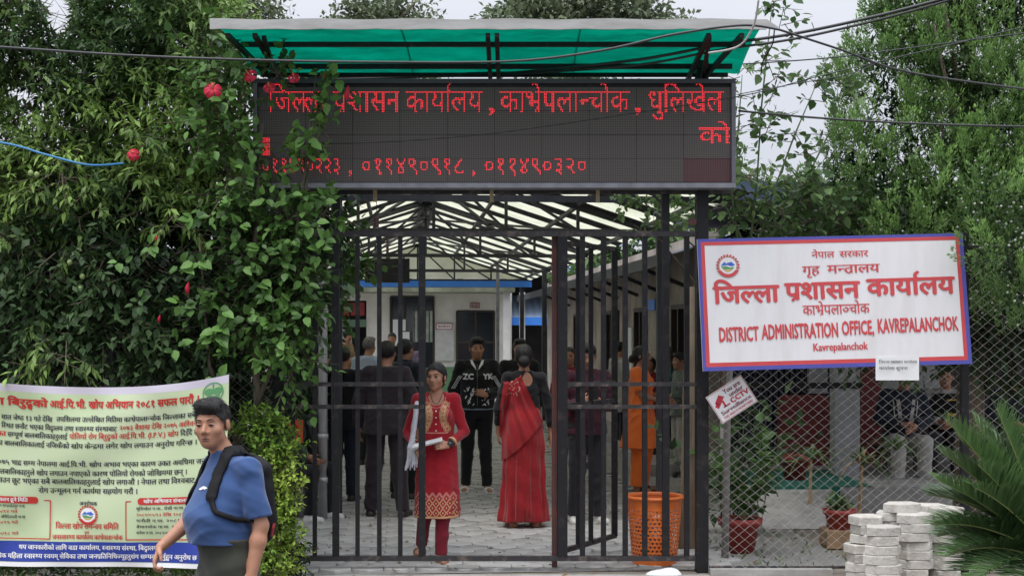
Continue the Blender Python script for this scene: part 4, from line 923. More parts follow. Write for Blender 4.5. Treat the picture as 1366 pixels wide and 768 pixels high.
pr.poly([(.03, .15), (.085, .19), (.115, .16), (.06, .12)]); pr.poly([(.02, .13), (.045, .15), (.06, .12), (.035, .105)]); pr.poly([(.08, .14), (.095, .14), (.095, .09), (.08, .09)]); pr.poly([(.07, .09), (.125, .09), (.125, .1), (.07, .1)])
pr.lay('print', [M_ccr, M_cct], lambda x, y: CC(x, y, .007), cc)

# ------------------------------------------------------------ chain-link fences
M_wire = mat('galvanised wire', (.50, .49, .47), .5, (.30, .27, .24), 30, metal=.2)
def chain(name, label, x0, x1, z0, z1, Y, posts, edge=False, dm=.042, hd=.068):
    t = thing(name, label, 'fence', ((x0+x1)/2, Y, 0)); b = MB(); n = int((x1-x0)/dm); k_ = int((z1-z0)/(hd/2)); rr = random.Random(7)
    for i in range(n):
        pts = []
        for j in range(k_+1):
            s_ = 1 if (i+j) % 2 else -1; side = (1 if j % 2 else -1)
            x = x0+(i+.5)*dm+s_*dm*.5; z = z0+j*hd/2
            wob = .012*math.sin(x*2.3+z*1.7)+.006*math.sin(z*5+x*3)
            pts.append((x+.006*math.sin(z*3.1+x), Y+wob+.002*side, z+.008*math.sin(x*2.1)))
        b.tube(pts, .0021, 3, cap=False)
    b.build('wire_mesh', M_wire, t, kind='stuff')
    for z in (z1+.01, z0-.0):
        b = MB(); b.tube([(x0, Y, z), (x1, Y, z)], .011, 6); b.build('rail', M_blackr, t)
    for px in posts:
        b = MB(); b.tube([(px, Y+.02, -.1), (px, Y+.02, z1+.03)], .022, 8); b.build('post', M_truss, t)
    return t
chain('chainlink_fence', 'chain-link fence to the right of the gate under the office signboard', GX(944), 4.35, .04, 2.35, 10.32, [4.3])
chain('chainlink_fence', 'chain-link fence behind the lime green banner, overgrown by the hedge', -4.3, GX(367), .04, 2.3, 10.3, [-2.9, -4.2])
b = MB(); b.box((GX(944), 10.25, -.08), (GX(1105), 10.42, .035)); o = b.build('kerb', M_conl); setp(o, kind='structure')
# ------------------------------------------------------------ banner
M_ban = mat('banner lime', (.56, .68, .40), .45, (.66, .74, .50), 1.2, .0, 10, trans=.15, detail=2); M_bant = mat('banner lilac edge', (.58, .54, .62), .5); M_banb = mat('banner blue', (.02, .045, .30), .45); M_br = mat('banner red', (.5, .03, .02), .5); M_bk = mat('banner black', (.03, .03, .04), .5); M_bw = mat('banner white', (.75, .75, .75), .5)
BW, BH = 2.10, 1.27   # x from the hidden left part to the right edge
bY = 9.62
def BP(x, y, o=0):
    u, v = x/BW, y/BH      # v up
    X = PX(-112, bY)+u*(PX(304, bY)-PX(-112, bY)); top_ = 505+12*math.sin(math.pi*min(max((u*416-112+60)/420, 0), 1))-7*u**6*1.5; bot = 757-5*(1-u)+1.0*math.sin(u*7)
    py = top_*v+bot*(1-v); Y = bY-.004+.022*math.sin(u*5+v*2)+.012*math.sin(u*13+v*7)*v+.012*math.sin(11*(u-v))+.004*math.sin(31*u+13*v+2*math.sin(6*v))+.0035*math.sin(17*v-23*u)-.03*(1-v)*math.sin(u*3)
    return Vector((X+.003*math.sin(v*8), Y-o, GZ(py, bY)))
ban = thing('vaccine_banner', 'lime green cloth banner with red and black Devanagari text hanging on the left fence', 'banner', BP(BW/2, 0))
def bsheet(name, y0, y1, m_, o):
    b = MB(); b.grid(lambda u, v: BP(u*BW, y0+(y1-y0)*v, o), 70, max(2, int(30*(y1-y0)/BH))); n = len(b.v); q = list(b.f); b.v += [tuple(Vector(p)+Vector((0, .004, 0))) for p in b.v]; b.f += [tuple(i+n for i in f)[::-1] for f in q]; b.m = [0]*len(b.f); b.build(name, m_, ban, True)
by = lambda r: BH*(1-(r-48)/(735-48))    # rows of the 2.76x crop
bx = lambda c_: BW*((c_/2.761)+112)/416
bsheet('cloth', by(724), by(75), M_ban, 0); bsheet('top_edge', by(77), BH, M_bant, .0); bsheet('foot_band', by(716), by(640), M_banb, .003); bsheet('bottom_edge', 0, by(718), M_bw, .002)
GR[0] = 1; pr = Print()
def bl_(t_, x0, x1, yb, h_, m, bold=.03):
    pr.text(t_, bx(x0), by(yb), (h_/687*BH)/.66, m, bold, width=bx(x1)-bx(x0))
bl_('पोलियो रोग बिरुद्धको', -200, 178, 128, 26, 0, .045); bl_('आई.पि.भी. खोप अभियान २०८१ सफल पारौं ।', 187, 735, 128, 26, 0, .045)
bl_('साल जेष्ठ १३ गते देखि', 5, 197, 183, 18, 1); bl_('तपशिलमा उल्लेखित मितिमा काभ्रेपालान्चोक जिल्लाका सबै', 213, 722, 180, 18, 1)
bl_('स्थित छनौट भएका विद्यालय तथा स्वास्थ्य संस्थाबाट', 5, 437, 215, 18, 1); bl_('२०७३ बैशाख देखि २०७५ आश्विन', 446, 727, 212, 18, 0)
bl_('सम्मका', -80, 22, 246, 18, 0); bl_('सम्पूर्ण बालबालिकाहरुलाई', 28, 256, 247, 18, 1); bl_('पोलियो रोग बिरुद्धको आई.पि.भी. (I.P.V.) खोप', 264, 660, 245, 19, 0); bl_('दिइँदै छ', 667, 735, 244, 18, 1)
bl_('उमेरका बालबालिकालाई नजिकैको खोप केन्द्रमा लगेर खोप लगाउन अनुरोध गरिन्छ ।', -60, 730, 281, 18, 1)
bl_('बैशाख २०७५ भाद्र सम्म नेपालमा आई.पि.भी. खोप अभाव भएका कारण उक्त अवधिमा जन्मेका', -90, 800, 352, 18, 1)
bl_('बालबालिकाहरुले खोप लगाउन नपाएको कारण पोलियो रोगको जोखिममा छन् ।', -20, 695, 388, 19, 1)
bl_('लगाउन छुट भएका सबै बालबालिकाहरुलाई खोप लगाऔं । नेपाल तथा विश्वबाट पोलियो', -30, 800, 420, 19, 1)
bl_('रोग उन्मूलन गर्न कार्यमा सहयोग गरौं ।', 146, 515, 455, 19, 1)
bl_('अनुरोधक', 295, 363, 500, 14, 1); bl_('जिल्ला खोप समन्वय समिति', 205, 443, 590, 20, 0); bl_('एवं', 315, 332, 608, 9, 0); bl_('जनस्वास्थ्य कार्यालय काभ्रेपलान्चोक', 195, 458, 630, 17, 0)
prt = pr; pr = Print()
for x0, x1 in ((-180, 186), (470, 760)):
    for a, c_ in (((x0, 485), (x1, 485)), ((x1, 485), (x1, 630)), ((x0, 630), (x1, 630)), ((x0, 485), (x0, 630))): pr.line((bx(a[0]), by(a[1])), (bx(c_[0]), by(c_[1])), .0075, 0)
for a, c_ in ((-40, 132), (524, 740)): pr.rect(bx(a), by(497), bx(c_), by(471), 0, 6); pr.disc(bx(a), by(484), .019, .024, 0, 12); pr.disc(bx(c_), by(484), .019, .024, 0, 12)
pr.lay('table_frame', [M_br, M_bk], lambda x, y: BP(x, y, .0035), ban); pr = prt
for i, (t_, m) in enumerate((('धुलिखेल न.पा. र मण्डनदेउपुर न.पा.', 1), ('२०८१/०५/१४ गते', 0), ('पनौती न.पा. र चौंरीदेउराली गा.पा.', 1), ('२०८१/०५/१६ गते', 0), ('बनेपा न.पा.', 1), ('२०८१/०५/१८ गते', 0))):
    y_ = 512+i*21
    if i < 4 or i == 5: bl_(t_, -70, 95 if m else 64, y_, 10, m, .02)
for i, t_ in enumerate(('धुलिखेल न.पा., रोशी गा.पा. र बनेपा', '२०८१/०५/१३ देखि २०८१/०५/१५', 'पनौती न.पा. २०८१/०५/१६', 'बेथानचोक गा.पा. २०८१/०५/१७', 'बनेपा न.पा. २०८१/०५/१८ २०८१/०५/१९')): bl_(t_, 508, 735, 516+i*23, 10, 1 if i != 1 else 0, .02)
pr.lay_lines('text_line', [M_br, M_bk], lambda x, y: BP(x, y, .0035), ban)
pr = Print(); bl_('सञ्चालन हुने मिति', -35, 105, 490, 13, 0, .03); bl_('खोप अभियान संचालन', 536, 700, 490, 13, 0, .03)
bl_('थप जानकारीको लागि वडा कार्यालय, स्वास्थ्य संस्था, बिद्यालय,', 68, 588, 670, 17, 0); bl_('सामुदायिक महिला स्वास्थ्य स्वयम् सेविका तथा जनप्रतिनिधिज्यूहरुसंग सम्पर्क गर्नुहुन अनुरोध छ ।', -70, 745, 703, 17, 0)
pr.lay_lines('text_line', [M_bw], lambda x, y: BP(x, y, .006), ban)
pr = Print(); emblem(pr, bx(328), by(537), .07, 0, 1, 2, 3, 4); pr.ring(bx(783), by(102), .062, .07, 2, 20); pr.disc(bx(768), by(97), .03, .024, 2); pr.disc(bx(800), by(97), .03, .024, 2); pr.line((bx(784), by(70)), (bx(784), by(105)), .01, 2); pr.rect(bx(760), by(120), bx(808), by(112), 2)
pr.lay('emblem', [M_br, M_emb, M_sg, M_bw, M_sgo], lambda x, y: BP(x, y, .0045), ban)

GR[0] = 2
# ------------------------------------------------------------ orange basket
M_or = mat('orange plastic', (.80, .19, .035), .4, (.68, .155, .03), 9)
bc = Vector((PX(873, 10.68), 10.68, .0)); bk = thing('orange_basket', 'orange perforated plastic basket full of litter behind the right gate leaf', 'basket', bc)
b = MB(); n, rws = 36, 12; z0, z1, r0, r1 = .07, .50, .165, .205
def rad(z): return r0+(r1-r0)*(z/z1)
b.lathe([(r0*.98, .012), (rad(.08), .08)], bc, 36); b.lathe([(rad(.43), .43), (r1, .50)], bc, 36); b.lathe([(.0, .012), (r0*.98, .012)], bc, 36)
b.build('base_band', M_or, bk, True)
b = MB()
for j in range(rws+1):
    z = .08+(.35)*j/rws; r = rad(z); b.lathe([(r-.003, z-.0065), (r+.002, z-.0065), (r+.002, z+.0065), (r-.003, z+.0065), (r-.003, z-.0065)], bc, 36)
for j in range(rws):
    za, zc = .08+.35*j/rws, .08+.35*(j+1)/rws
    for i in range(n):
        a = 2*math.pi*(i+.5*(j % 2))/n; ra, rc = rad(za), rad(zc); wdt = .008
        ta = Vector((-math.sin(a), math.cos(a), 0))*wdt/1; dr_ = Vector((math.cos(a), math.sin(a), 0))
        b.add([bc+dr_*ra-ta+Vector((0, 0, za)), bc+dr_*ra+ta+Vector((0, 0, za)), bc+dr_*rc+ta+Vector((0, 0, zc)), bc+dr_*rc-ta+Vector((0, 0, zc))], [(0, 1, 2, 3)])
b.build('lattice', M_or, bk)
b = MB(); b.lathe([(r1-.002, .495), (r1+.018, .498), (r1+.02, .515), (r1+.005, .522), (r1-.006, .515), (r1-.004, .495)], bc, 36); b.build('rim', M_or, bk, True)
lit = thing('litter', 'crumpled wrappers and paper filling the orange basket', 'litter', bc+Vector((0, 0, .03)))
lc = [mat('litter '+n_, c_, .5) for n_, c_ in (('white', (.6, .6, .6)), ('red', (.4, .04, .04)), ('brown', (.15, .08, .05)), ('blue', (.08, .12, .35)), ('silver', (.4, .4, .42)), ('orange', (.4, .12, .03)))]
for m_i, m_ in enumerate(lc):
    b = MB()
    for q in range(38):
        a, r, z = random.uniform(0, 6.28), math.sqrt(random.random())*.15, random.uniform(.03, .34); c_ = bc+Vector((r*math.cos(a), r*math.sin(a), z)); pts = [c_+Vector([random.uniform(-.035, .035) for _ in range(3)]) for _ in range(4)]
        b.add(pts, [(0, 1, 2), (0, 2, 3), (0, 3, 1), (1, 3, 2)])
    b.build('wrappers', m_, lit, kind='stuff')
b = MB(); g = SDF((-.2, -.12, -.02), (.2, .12, .08), .008); g.ell((0, 0, .0), (.13, .06, .035)); g.ell((.05, .01, .02), (.06, .04, .03)); g.folds(.006, 30, 2)
o = thing('cloth_bundle', 'white crumpled rag lying on the ground in front of the orange basket', 'rag', (PX(885, 10.3), 10.28, -.01)); sdf_obj('rag', g, M_paper, o)

# ------------------------------------------------------------ stacked concrete blocks
M_blk = [mat('cast block '+str(i), tuple(x*(1-.08*i) for x in (.58, .555, .51)), .9, tuple(x*(1-.1*i) for x in (.34, .31, .26)), 11, .8, 45, detail=10, ramp=(.42, .85)) for i in range(3)]
def blockmesh(seed):
    rr = random.Random(seed); a, d, hh_ = .128, .095, .058; base = [(-a, -d*.35), (-a*.45, -d), (a*.62, -d), (a, -d*.3), (a*.62, d), (-a*.62, d)]
    v = [(x+rr.uniform(-.004, .004), y+rr.uniform(-.004, .004), 0) for x, y in base]; bev = .005
    v += [(x*.99, y*.99, hh_-bev) for x, y, z in v]+[(x*.95, y*.95, hh_+rr.uniform(-.001, .001)) for x, y, z in v[:6]]
    me = bpy.data.meshes.new('concrete_block'); f = [tuple(range(5, -1, -1)), tuple(range(12, 18))]
    for k_ in (0, 6):
        for i in range(6): f.append((k_+i, k_+(i+1) % 6, k_+6+(i+1) % 6, k_+6+i))
    me.from_pydata(v, [], f); me.materials.append(M_blk[seed % 3]); return me
bms = [blockmesh(i) for i in range(6)]
ordn = ['topmost', 'second', 'third', 'fourth', 'fifth', 'sixth', 'seventh', 'eighth', 'ninth']
def stack(px, Y, z0, n, rz, desc, seed, dx=0):
    rr = random.Random(seed)
    for i in range(n):
        o = bpy.data.objects.new('concrete_block', bms[rr.randrange(6)]); C.objects.link(o)
        o.location = (PX(px, Y)+rr.uniform(-.012, .012)+dx*i, Y+rr.uniform(-.01, .01), z0+i*.0625); o.rotation_euler = (rr.uniform(-.015, .015), rr.uniform(-.02, .02), rz+rr.uniform(-.07, .07)+(math.pi if rr.random() < .3 else 0))
        setp(o, 'whitish concrete paving block, %s in the %s' % (ordn[n-1-i]+('' if i == n-1 else ' from the top'), desc), 'block', 'white concrete blocks stacked by the fence')
stack(1175, 9.62, .0, 7, .15, 'foremost stack', 1); stack(1219, 9.86, .055, 7, .05, 'stack right behind the foremost one', 2); stack(1152, 9.95, .02, 4, -.1, 'lower half of the leftmost stack', 3, .002); stack(1159, 9.97, .275, 3, .0, 'upper half of the leftmost stack', 4)
stack(1192, 10.02, .05, 7, .1, 'rear middle stack', 5); stack(1201, 9.98, .4885, 1, -.15, 'pile, crowning the rear middle stack', 6)
stack(1262, 10.02, .33, 3, .1, 'right row near the cycad', 7); stack(1240, 10.1, .34, 3, -.2, 'row before the cycad', 8); stack(1283, 9.95, .40, 1, .3, 'loose piece at the cycad fronds', 9)
stack(1262, 10.03, .02, 5, .1, 'shaded column under the right row', 10)
b = MB(); rr = random.Random(2); b.grid(lambda u, v: (2.1+1.9*u, 9.3+1.0*v, -.03+.085*math.sin(math.pi*u)*math.sin(math.pi*min(1, v*1.1))+.012*math.sin(u*31)*math.sin(v*23)), 30, 16); b.build('soil_mound', M_dirt, smooth=True, kind='structure')

# ------------------------------------------------------------ pots
M_pot = mat('terracotta red plastic', (.32, .04, .03), .5, (.25, .03, .025), 6); M_soil = mat('soil', (.04, .03, .02), .95)
def pot(px, Y, r, h_, label, z0=0):
    c_ = Vector((PX(px, Y), Y, z0)); t = thing('flower_pot', label, 'flower pot', c_)
    b = MB(); b.lathe([(0, .01), (r*.66, .0), (r*.9, h_*.8), (r*1.02, h_*.8), (r*1.06, h_), (r*.96, h_), (r*.9, h_*.88)], c_, 26); b.build('body', M_pot, t, True)
    b = MB(); b.lathe([(0, h_*.9), (r*.9, h_*.88)], c_, 20); b.build('soil', M_soil, t); return c_+Vector((0, 0, h_*.88))
pp1 = pot(987, 11.3, .17, .27, 'red flower pot of a leafy plant just right of the gate post'); pp2 = pot(1120, 11.6, .13, .2, 'smaller red flower pot left of the white concrete blocks', .1)
pp3 = pot(1060, 14.2, .15, .25, 'flower pot holding spiky grass leaves before the red door', .26)
b = MB(); b.box((PX(1102, 11.5), 11.45, 0), (PX(1134, 11.5), 11.75, .14)); o = b.build('stone_block', mat('ochre stone', (.35, .22, .12), .9, (.25, .16, .09), 8)); setp(o, 'ochre stone under the smaller red flower pot', 'stone')

# ------------------------------------------------------------ cables
M_cab = mat('cable', (.03, .03, .032), .5); M_cabw = mat('pale cable', (.45, .44, .42), .5); M_cabb = mat('blue cable', (.05, .22, .45), .5)
def cable(pts, r, m_, label, sag=0):
    Q = [P(*p) for p in pts]; out_ = []
    for i in range(len(Q)-1):   # catmull-rom
        p0, p1, p2, p3 = Q[max(i-1, 0)], Q[i], Q[i+1], Q[min(i+2, len(Q)-1)]
        for k_ in range(10):
            t = k_/10; out_.append(.5*((2*p1)+(-p0+p2)*t+(2*p0-5*p1+4*p2-p3)*t*t+(-p0+3*p1-3*p2+p3)*t**3))
    out_.append(Q[-1]); b = MB(); b.tube(out_, r, 6); o = b.build('cable', m_, smooth=True); setp(o, label, 'cable')
cable([(-160, 53, 9.2), (0, 63, 9.2), (170, 74, 9.1), (330, 80, 9.1), (500, 83, 9.1), (680, 82, 9.1), (800, 68, 9.1), (900, 46, 9.1), (990, 34, 9.1), (1040, 40, 9.2)], .008, M_cab, 'dark cable crossing the whole width in front of the green canopy')
cable([(1040, 40, 9.2), (1120, 66, 9.4), (1210, 96, 9.8), (1366, 119, 10.4), (1500, 135, 11)], .008, M_cab, 'dark cable running from the canopy corner down across the conifer')
for k_, (dy, r) in enumerate(((0, .011), (7, .009))):
    cable([(400, 104+dy*.4, 10.8), (640, 98+dy*.4, 10.6), (700, 96+dy*.3, 10.4), (850, 80+dy, 10.0), (960, 60+dy, 9.8), (1060, 45+dy, 9.7), (1160, 24+dy*.8, 9.6), (1250, 1+dy*.6, 9.5), (1340, -24, 9.4)], r, M_cab, ('thick dark cable', 'thinner dark cable')[k_]+(' rising to the upper right, the upper of the twin pair', ' rising to the upper right, the lower of the twin pair')[k_])
cable([(1218, 0, 9.0), (1012, 0, 9.0), (1005, 35, 9.1), (985, 62, 9.2), (945, 71, 9.3)][1:], .007, M_cabw, 'pale grey cable looping at the right corner of the green canopy')
cable([(-160, 168, 9.5), (0, 190, 9.5), (60, 206, 9.5), (118, 220, 9.55), (165, 218, 9.8)], .007, M_cabb, 'blue cable drooping into the trees at the far left')
cable([(345, 190, 10.0), (480, 191, 9.98), (640, 180, 9.98), (800, 158, 9.98), (990, 128, 9.95), (1100, 100, 9.9), (1366, 36, 9.9), (1500, 0, 9.9)], .0035, M_cab, 'thin wire slanting across the face of the LED board')
cable([(985, 148, 10.3), (1100, 158, 10.3), (1250, 166, 10.3), (1500, 172, 10.3)], .008, M_cab, 'dark cable running level across the lower conifer')
cable([(985, 86, 10.6), (1100, 78, 10.6), (1200, 66, 10.8), (1400, 40, 11)], .005, M_cab, 'thin cable over the shrub right of the canopy')
cable([(985, 126, 10.6), (1060, 112, 10.6), (1130, 100, 10.6), (1170, 84, 10.8)], .0035, M_cab, 'thinnest wire among the shrub tips right of the LED board')
cable([(1033, 41, 9.3), (1030, 60, 9.5), (1018, 82, 9.8), (1015, 100, 10)], .005, M_cab, 'short wire hanging down from the canopy corner')
# ------------------------------------------------------------ vegetation
def nrmz(a): return a/np.maximum(np.linalg.norm(a, axis=-1, keepdims=True), 1e-9)
def templ(kind):
    if kind in ('lance', 'simple'):
        w2 = .15 if kind == 'lance' else .28
        return np.array([(0, 0, 0), (w2, .42, .03), (0, .48, -.02), (-w2, .42, .03), (0, 1, -.12)]), [(0, 1, 2), (0, 2, 3), (1, 4, 2), (2, 4, 3)]
    if kind == 'lance0': # long peach leaf, folded on the midrib and drooping
        ys = [0, .3, .62, 1]; ws = [.0, .125, .10, 0]; dz = [0, .02, -.03, -.13]
    elif kind == 'ovate':
        ys = [0, .25, .6, 1]; ws = [.0, .34, .30, 0]; dz = [0, .02, .0, -.09]
    elif kind == 'round':
        ys = [0, .3, .7, 1]; ws = [.0, .30, .27, 0]; dz = [0, .03, .03, -.02]
    elif kind == 'needle':
        return np.array([(0, 0, 0), (.17, .45, .02), (0, 1, .0), (-.17, .45, .02)]), [(0, 1, 2, 3)]
    v = [(0, ys[0], dz[0]), (0, ys[1], dz[1]-.03), (0, ys[2], dz[2]-.03), (0, ys[3], dz[3])]
    for s_ in (-1, 1): v += [(s_*ws[1], ys[1], dz[1]+.04), (s_*ws[2], ys[2], dz[2]+.03)]
    return np.array(v), [(0, 6, 1), (0, 1, 4), (1, 6, 7, 2), (1, 2, 5, 4), (2, 7, 3), (2, 3, 5)]
def leaves(name, pos, d, up, size, kind, m_, parent, tint, extra_kind='stuff'):
    T, Fq = templ(kind); d = nrmz(d); x = nrmz(np.cross(d, up)); z = np.cross(x, d); N = len(pos); sz = np.asarray(size)[:, None, None]
    V = pos[:, None]+sz*(T[None, :, 0, None]*x[:, None]+T[None, :, 1, None]*d[:, None]+T[None, :, 2, None]*z[:, None])
    V = V.reshape(-1, 3); o0 = np.array(W[parent.name].translation); V = V-o0
    k = len(T); lens = [len(q) for q in Fq]; flat = np.concatenate([np.array(q) for q in Fq]); nl = len(flat)
    li = (flat[None]+(np.arange(N)*k)[:, None]).ravel().astype(np.int32); nf = len(Fq); st_ = np.cumsum([0]+lens[:-1])
    me = bpy.data.meshes.new(name); me.vertices.add(len(V)); me.vertices.foreach_set('co', V.astype(np.float32).ravel()); me.loops.add(len(li)); me.polygons.add(N*nf)
    me.loops.foreach_set('vertex_index', li); me.polygons.foreach_set('loop_start', (st_[None]+(np.arange(N)*nl)[:, None]).ravel().astype(np.int32)); me.polygons.foreach_set('loop_total', np.tile(lens, N).astype(np.int32))
    me.materials.append(m_); at = me.attributes.new('tint', 'FLOAT', 'POINT'); at.data.foreach_set('value', np.repeat(np.clip(tint, 0, 1), k).astype(np.float32)); me.update(calc_edges=True)
    o = bpy.data.objects.new(name, me); C.objects.link(o); o.parent = parent; W[o.name] = W[parent.name].copy()
    if extra_kind: o['kind'] = extra_kind
    return o
def rnd(n): return nrmz(NR.normal(size=(n, 3)))
def twigs(S, D, L, m, size, spread=.9, droop=.3, jit=.25):
    """S starts, D directions: returns leaf pos, dir, up, size, twig index"""
    n = len(S); D = nrmz(D); t = (np.arange(m)+.6)/m; a0 = NR.rand(n)*6.28
    ref = np.where(np.abs(D[:, 2:3]) < .9, np.array([[0, 0, 1.]]), np.array([[1., 0, 0]])); x = nrmz(np.cross(D, ref)); y = np.cross(D, x)
    an = a0[:, None]+np.arange(m)[None]*2.4; rad_ = np.cos(an)[..., None]*x[:, None]+np.sin(an)[..., None]*y[:, None]
    pos = S[:, None]+D[:, None]*(t[None, :, None]*np.asarray(L)[:, None, None]); pos[..., 2] -= (t**2)[None]*droop*np.asarray(L)[:, None]*.5
    sp = spread*(1.15-.5*t)[None, :, None]; d = D[:, None]*(1-sp*.5)+rad_*sp+np.array([0, 0, -droop]); d = d+NR.normal(size=d.shape)*jit
    up = rad_*.0-D[:, None]*.0+np.array([0, 0, 1.])+NR.normal(size=d.shape)*.35
    sz = size*(.65+.6*NR.rand(n, m)); idx = np.repeat(np.arange(n), m)
    return pos.reshape(-1, 3), d.reshape(-1, 3), up.reshape(-1, 3), sz.ravel(), idx
def blob_pts(blobs, n, shell=.55):
    """blobs: (px, py, Y, rx, ry, rz) in metres; returns start points, outward directions"""
    B_ = np.array([(*P(b[0], b[1], b[2]), b[3], b[4], b[5]) for b in blobs]); wgt = np.array([b[3]*b[5] for b in blobs]); wgt = wgt/wgt.sum()
    i = NR.choice(len(B_), n, p=wgt); u = rnd(n); r = (shell**2+(1-shell**2)*NR.rand(n))**.5; q = B_[i]
    return q[:, :3]+u*r[:, None]*q[:, 3:], u*q[:, 3:]/q[:, 3:].max(1, keepdims=True), r
def clumpt(p, f=3.0, seed=0):
    r = np.random.RandomState(seed).rand(6)*6
    return .5+.25*(np.sin(p[:, 0]*f+r[0]+1.3*np.sin(p[:, 2]*f*.8+r[1]))+np.sin(p[:, 2]*f*1.3+r[2]+np.sin(p[:, 1]*f+r[3]+p[:, 0]*f*.6)))
def foliage(t, blobs, ntw, m, L, size, kind, m_, name='crown', spread=.9, droop=.3, bias=(0, 0, 0), shell=.5, tf=3., tshift=0, clip=None, stems=True, sm=None, up_new=.35):
    S, D, r = blob_pts(blobs, ntw, shell)
    if clip is not None: k = clip(S); S, D, r = S[k], D[k], r[k]
    D = D+np.array(bias)+rnd(len(S))*.5; Ls = L*(.6+.8*NR.rand(len(S)))
    pos, d, up, sz, idx = twigs(S, D, Ls, m, size, spread, droop)
    tw = ((clumpt(S, tf, len(blobs))-.5)*1.1+.36+(NR.rand(len(S))-.5)*.5+tshift); tt = tw[idx]+NR.normal(size=len(idx))*.06+up_new*(np.tile((np.arange(m)+.6)/m, len(S))-.6)
    if clip is not None: k = clip(pos); pos, d, up, sz, tt = pos[k], d[k], up[k], sz[k], tt[k]
    o = leaves(name, pos, d, up, sz, kind, m_, t, tt)
    if stems:
        b = MB(); q = min(len(S), 700); Dn = nrmz(D)
        for i in range(q):
            a = Vector(S[i]); e = a+Vector(Dn[i])*float(Ls[i]); b.tube([a-Vector(Dn[i])*.08, a.lerp(e, .5)+Vector((0, 0, -.02*droop)), e], [.004, .003, .001], 3, cap=False)
        b.build('twigs', sm or M_bark, t, kind='stuff')
    return o
M_bark = mat('bark', (.09, .07, .05), .9, (.16, .13, .10), 14, .6, 60, stretch=(1, 1, .3)); M_stem = mat('green stem', (.10, .14, .06), .7)
def trunk(t, pts, radii, limbs=(), name='trunk', m_=None):
    b = MB(); b.tube(pts, radii, 9); o = b.build(name, m_ or M_bark, t, True)
    for lp, lr in limbs: b = MB(); b.tube(lp, lr, 6); b.build('limb', m_ or M_bark, t, True)
    return o
LM_peach = leafmat('peach leaf', (.045, .09, .03), (.27, .41, .10), .3, .5)
LM_hib = leafmat('hibiscus leaf', (.018, .05, .014), (.13, .26, .06), .25, .42)
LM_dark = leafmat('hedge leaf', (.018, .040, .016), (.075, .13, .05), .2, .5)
LM_dur = leafmat('lime shrub leaf', (.13, .24, .035), (.42, .56, .10), .3, .5)
LM_con = leafmat('conifer spray', (.05, .11, .028), (.29, .47, .14), .25, .6)
LM_mul = leafmat('mulberry leaf', (.055, .11, .035), (.20, .30, .11), .35, .5)
LM_far = leafmat('far leaf', (.06, .085, .045), (.17, .21, .12), .2, .7)

# 1 peach-like tree over the left corner
t = thing('fruit_tree', 'bushy tree with long drooping leaves filling the top left corner', 'tree', P(150, 760, 11.2).to_tuple()[:2]+(0,))
sky_gap = lambda p: ~((np.abs((p[:, 0]/p[:, 1]*F+683)-78) < 20) & ((HZ-(p[:, 2]-CH)*0-(p[:, 2]-CH)/p[:, 1]*F) < 55-np.abs((p[:, 0]/p[:, 1]*F+683)-78)*1.3))
X0 = P(150, 760, 11.2).x
trunk(t, [(X0, 11.2, 0), (X0-.03, 11.2, .9), (X0+.05, 11.15, 1.7), (X0+.02, 11.1, 2.6), (X0+.1, 11.1, 3.5)], [.09, .075, .06, .045, .02], [([(X0, 11.2, 1.4), (X0-.4, 11.0, 2.1), (X0-.7, 10.9, 3.0)], [.04, .03, .012]), ([(X0+.03, 11.15, 1.8), (X0+.5, 10.9, 2.5), (X0+.75, 10.8, 3.4)], [.04, .03, .012]), ([(X0, 11.2, 2.2), (X0-.3, 11.2, 3.2), (X0-.35, 11.2, 3.9)], [.03, .02, .01])])
foliage(t, [(190, 30, 10.9, .55, .5, .6), (250, 60, 10.7, .5, .45, .5), (130, 90, 10.9, .55, .5, .5), (200, 150, 10.7, .6, .5, .55), (290, 110, 10.6, .35, .4, .45), (120, 0, 11.1, .2, .4, .5), (180, 0, 11.0, .45, .4, .4), (240, 10, 10.9, .3, .4, .35), (90, 180, 10.8, .5, .5, .4), (260, 200, 10.5, .4, .4, .45), (180, 260, 10.4, .45, .35, .3)], 2200, 12, .24, .09, 'lance', LM_peach, droop=.3, bias=(0, -.3, .3), shell=.3, clip=sky_gap)
# 2 tree at the far left edge
t = thing('fruit_tree', 'tree with drooping dark leaves cut by the left edge of the picture', 'tree', P(-40, 760, 11.0).to_tuple()[:2]+(0,)); X0 = P(-40, 760, 11).x
trunk(t, [(X0, 11, 0), (X0+.05, 11, 1.2), (X0+.1, 10.9, 2.4), (X0+.15, 10.9, 3.8)], [.08, .065, .045, .015], [([(X0+.1, 10.9, 2.2), (X0+.4, 10.7, 2.9), (X0+.5, 10.6, 3.5)], [.03, .02, .01])])
foliage(t, [(0, 40, 10.8, .42, .4, .5), (30, 80, 10.7, .25, .3, .25), (-60, 120, 10.7, .35, .4, .7), (10, 200, 10.6, .35, .35, .35), (60, 250, 10.5, .35, .35, .35), (0, 290, 10.5, .4, .35, .3), (-30, -10, 10.8, .5, .4, .3)], 1050, 12, .24, .09, 'lance', LM_peach, droop=.5, bias=(0, -.25, .1), shell=.25, tshift=-.05, clip=lambda p: sky_gap(p) & ~((np.abs((p[:, 0]/p[:, 1]*F+683)-30) < 24) & (np.abs((HZ-(p[:, 2]-CH)/p[:, 1]*F)-150) < 40) & (NR.rand(len(p)) < .7)))
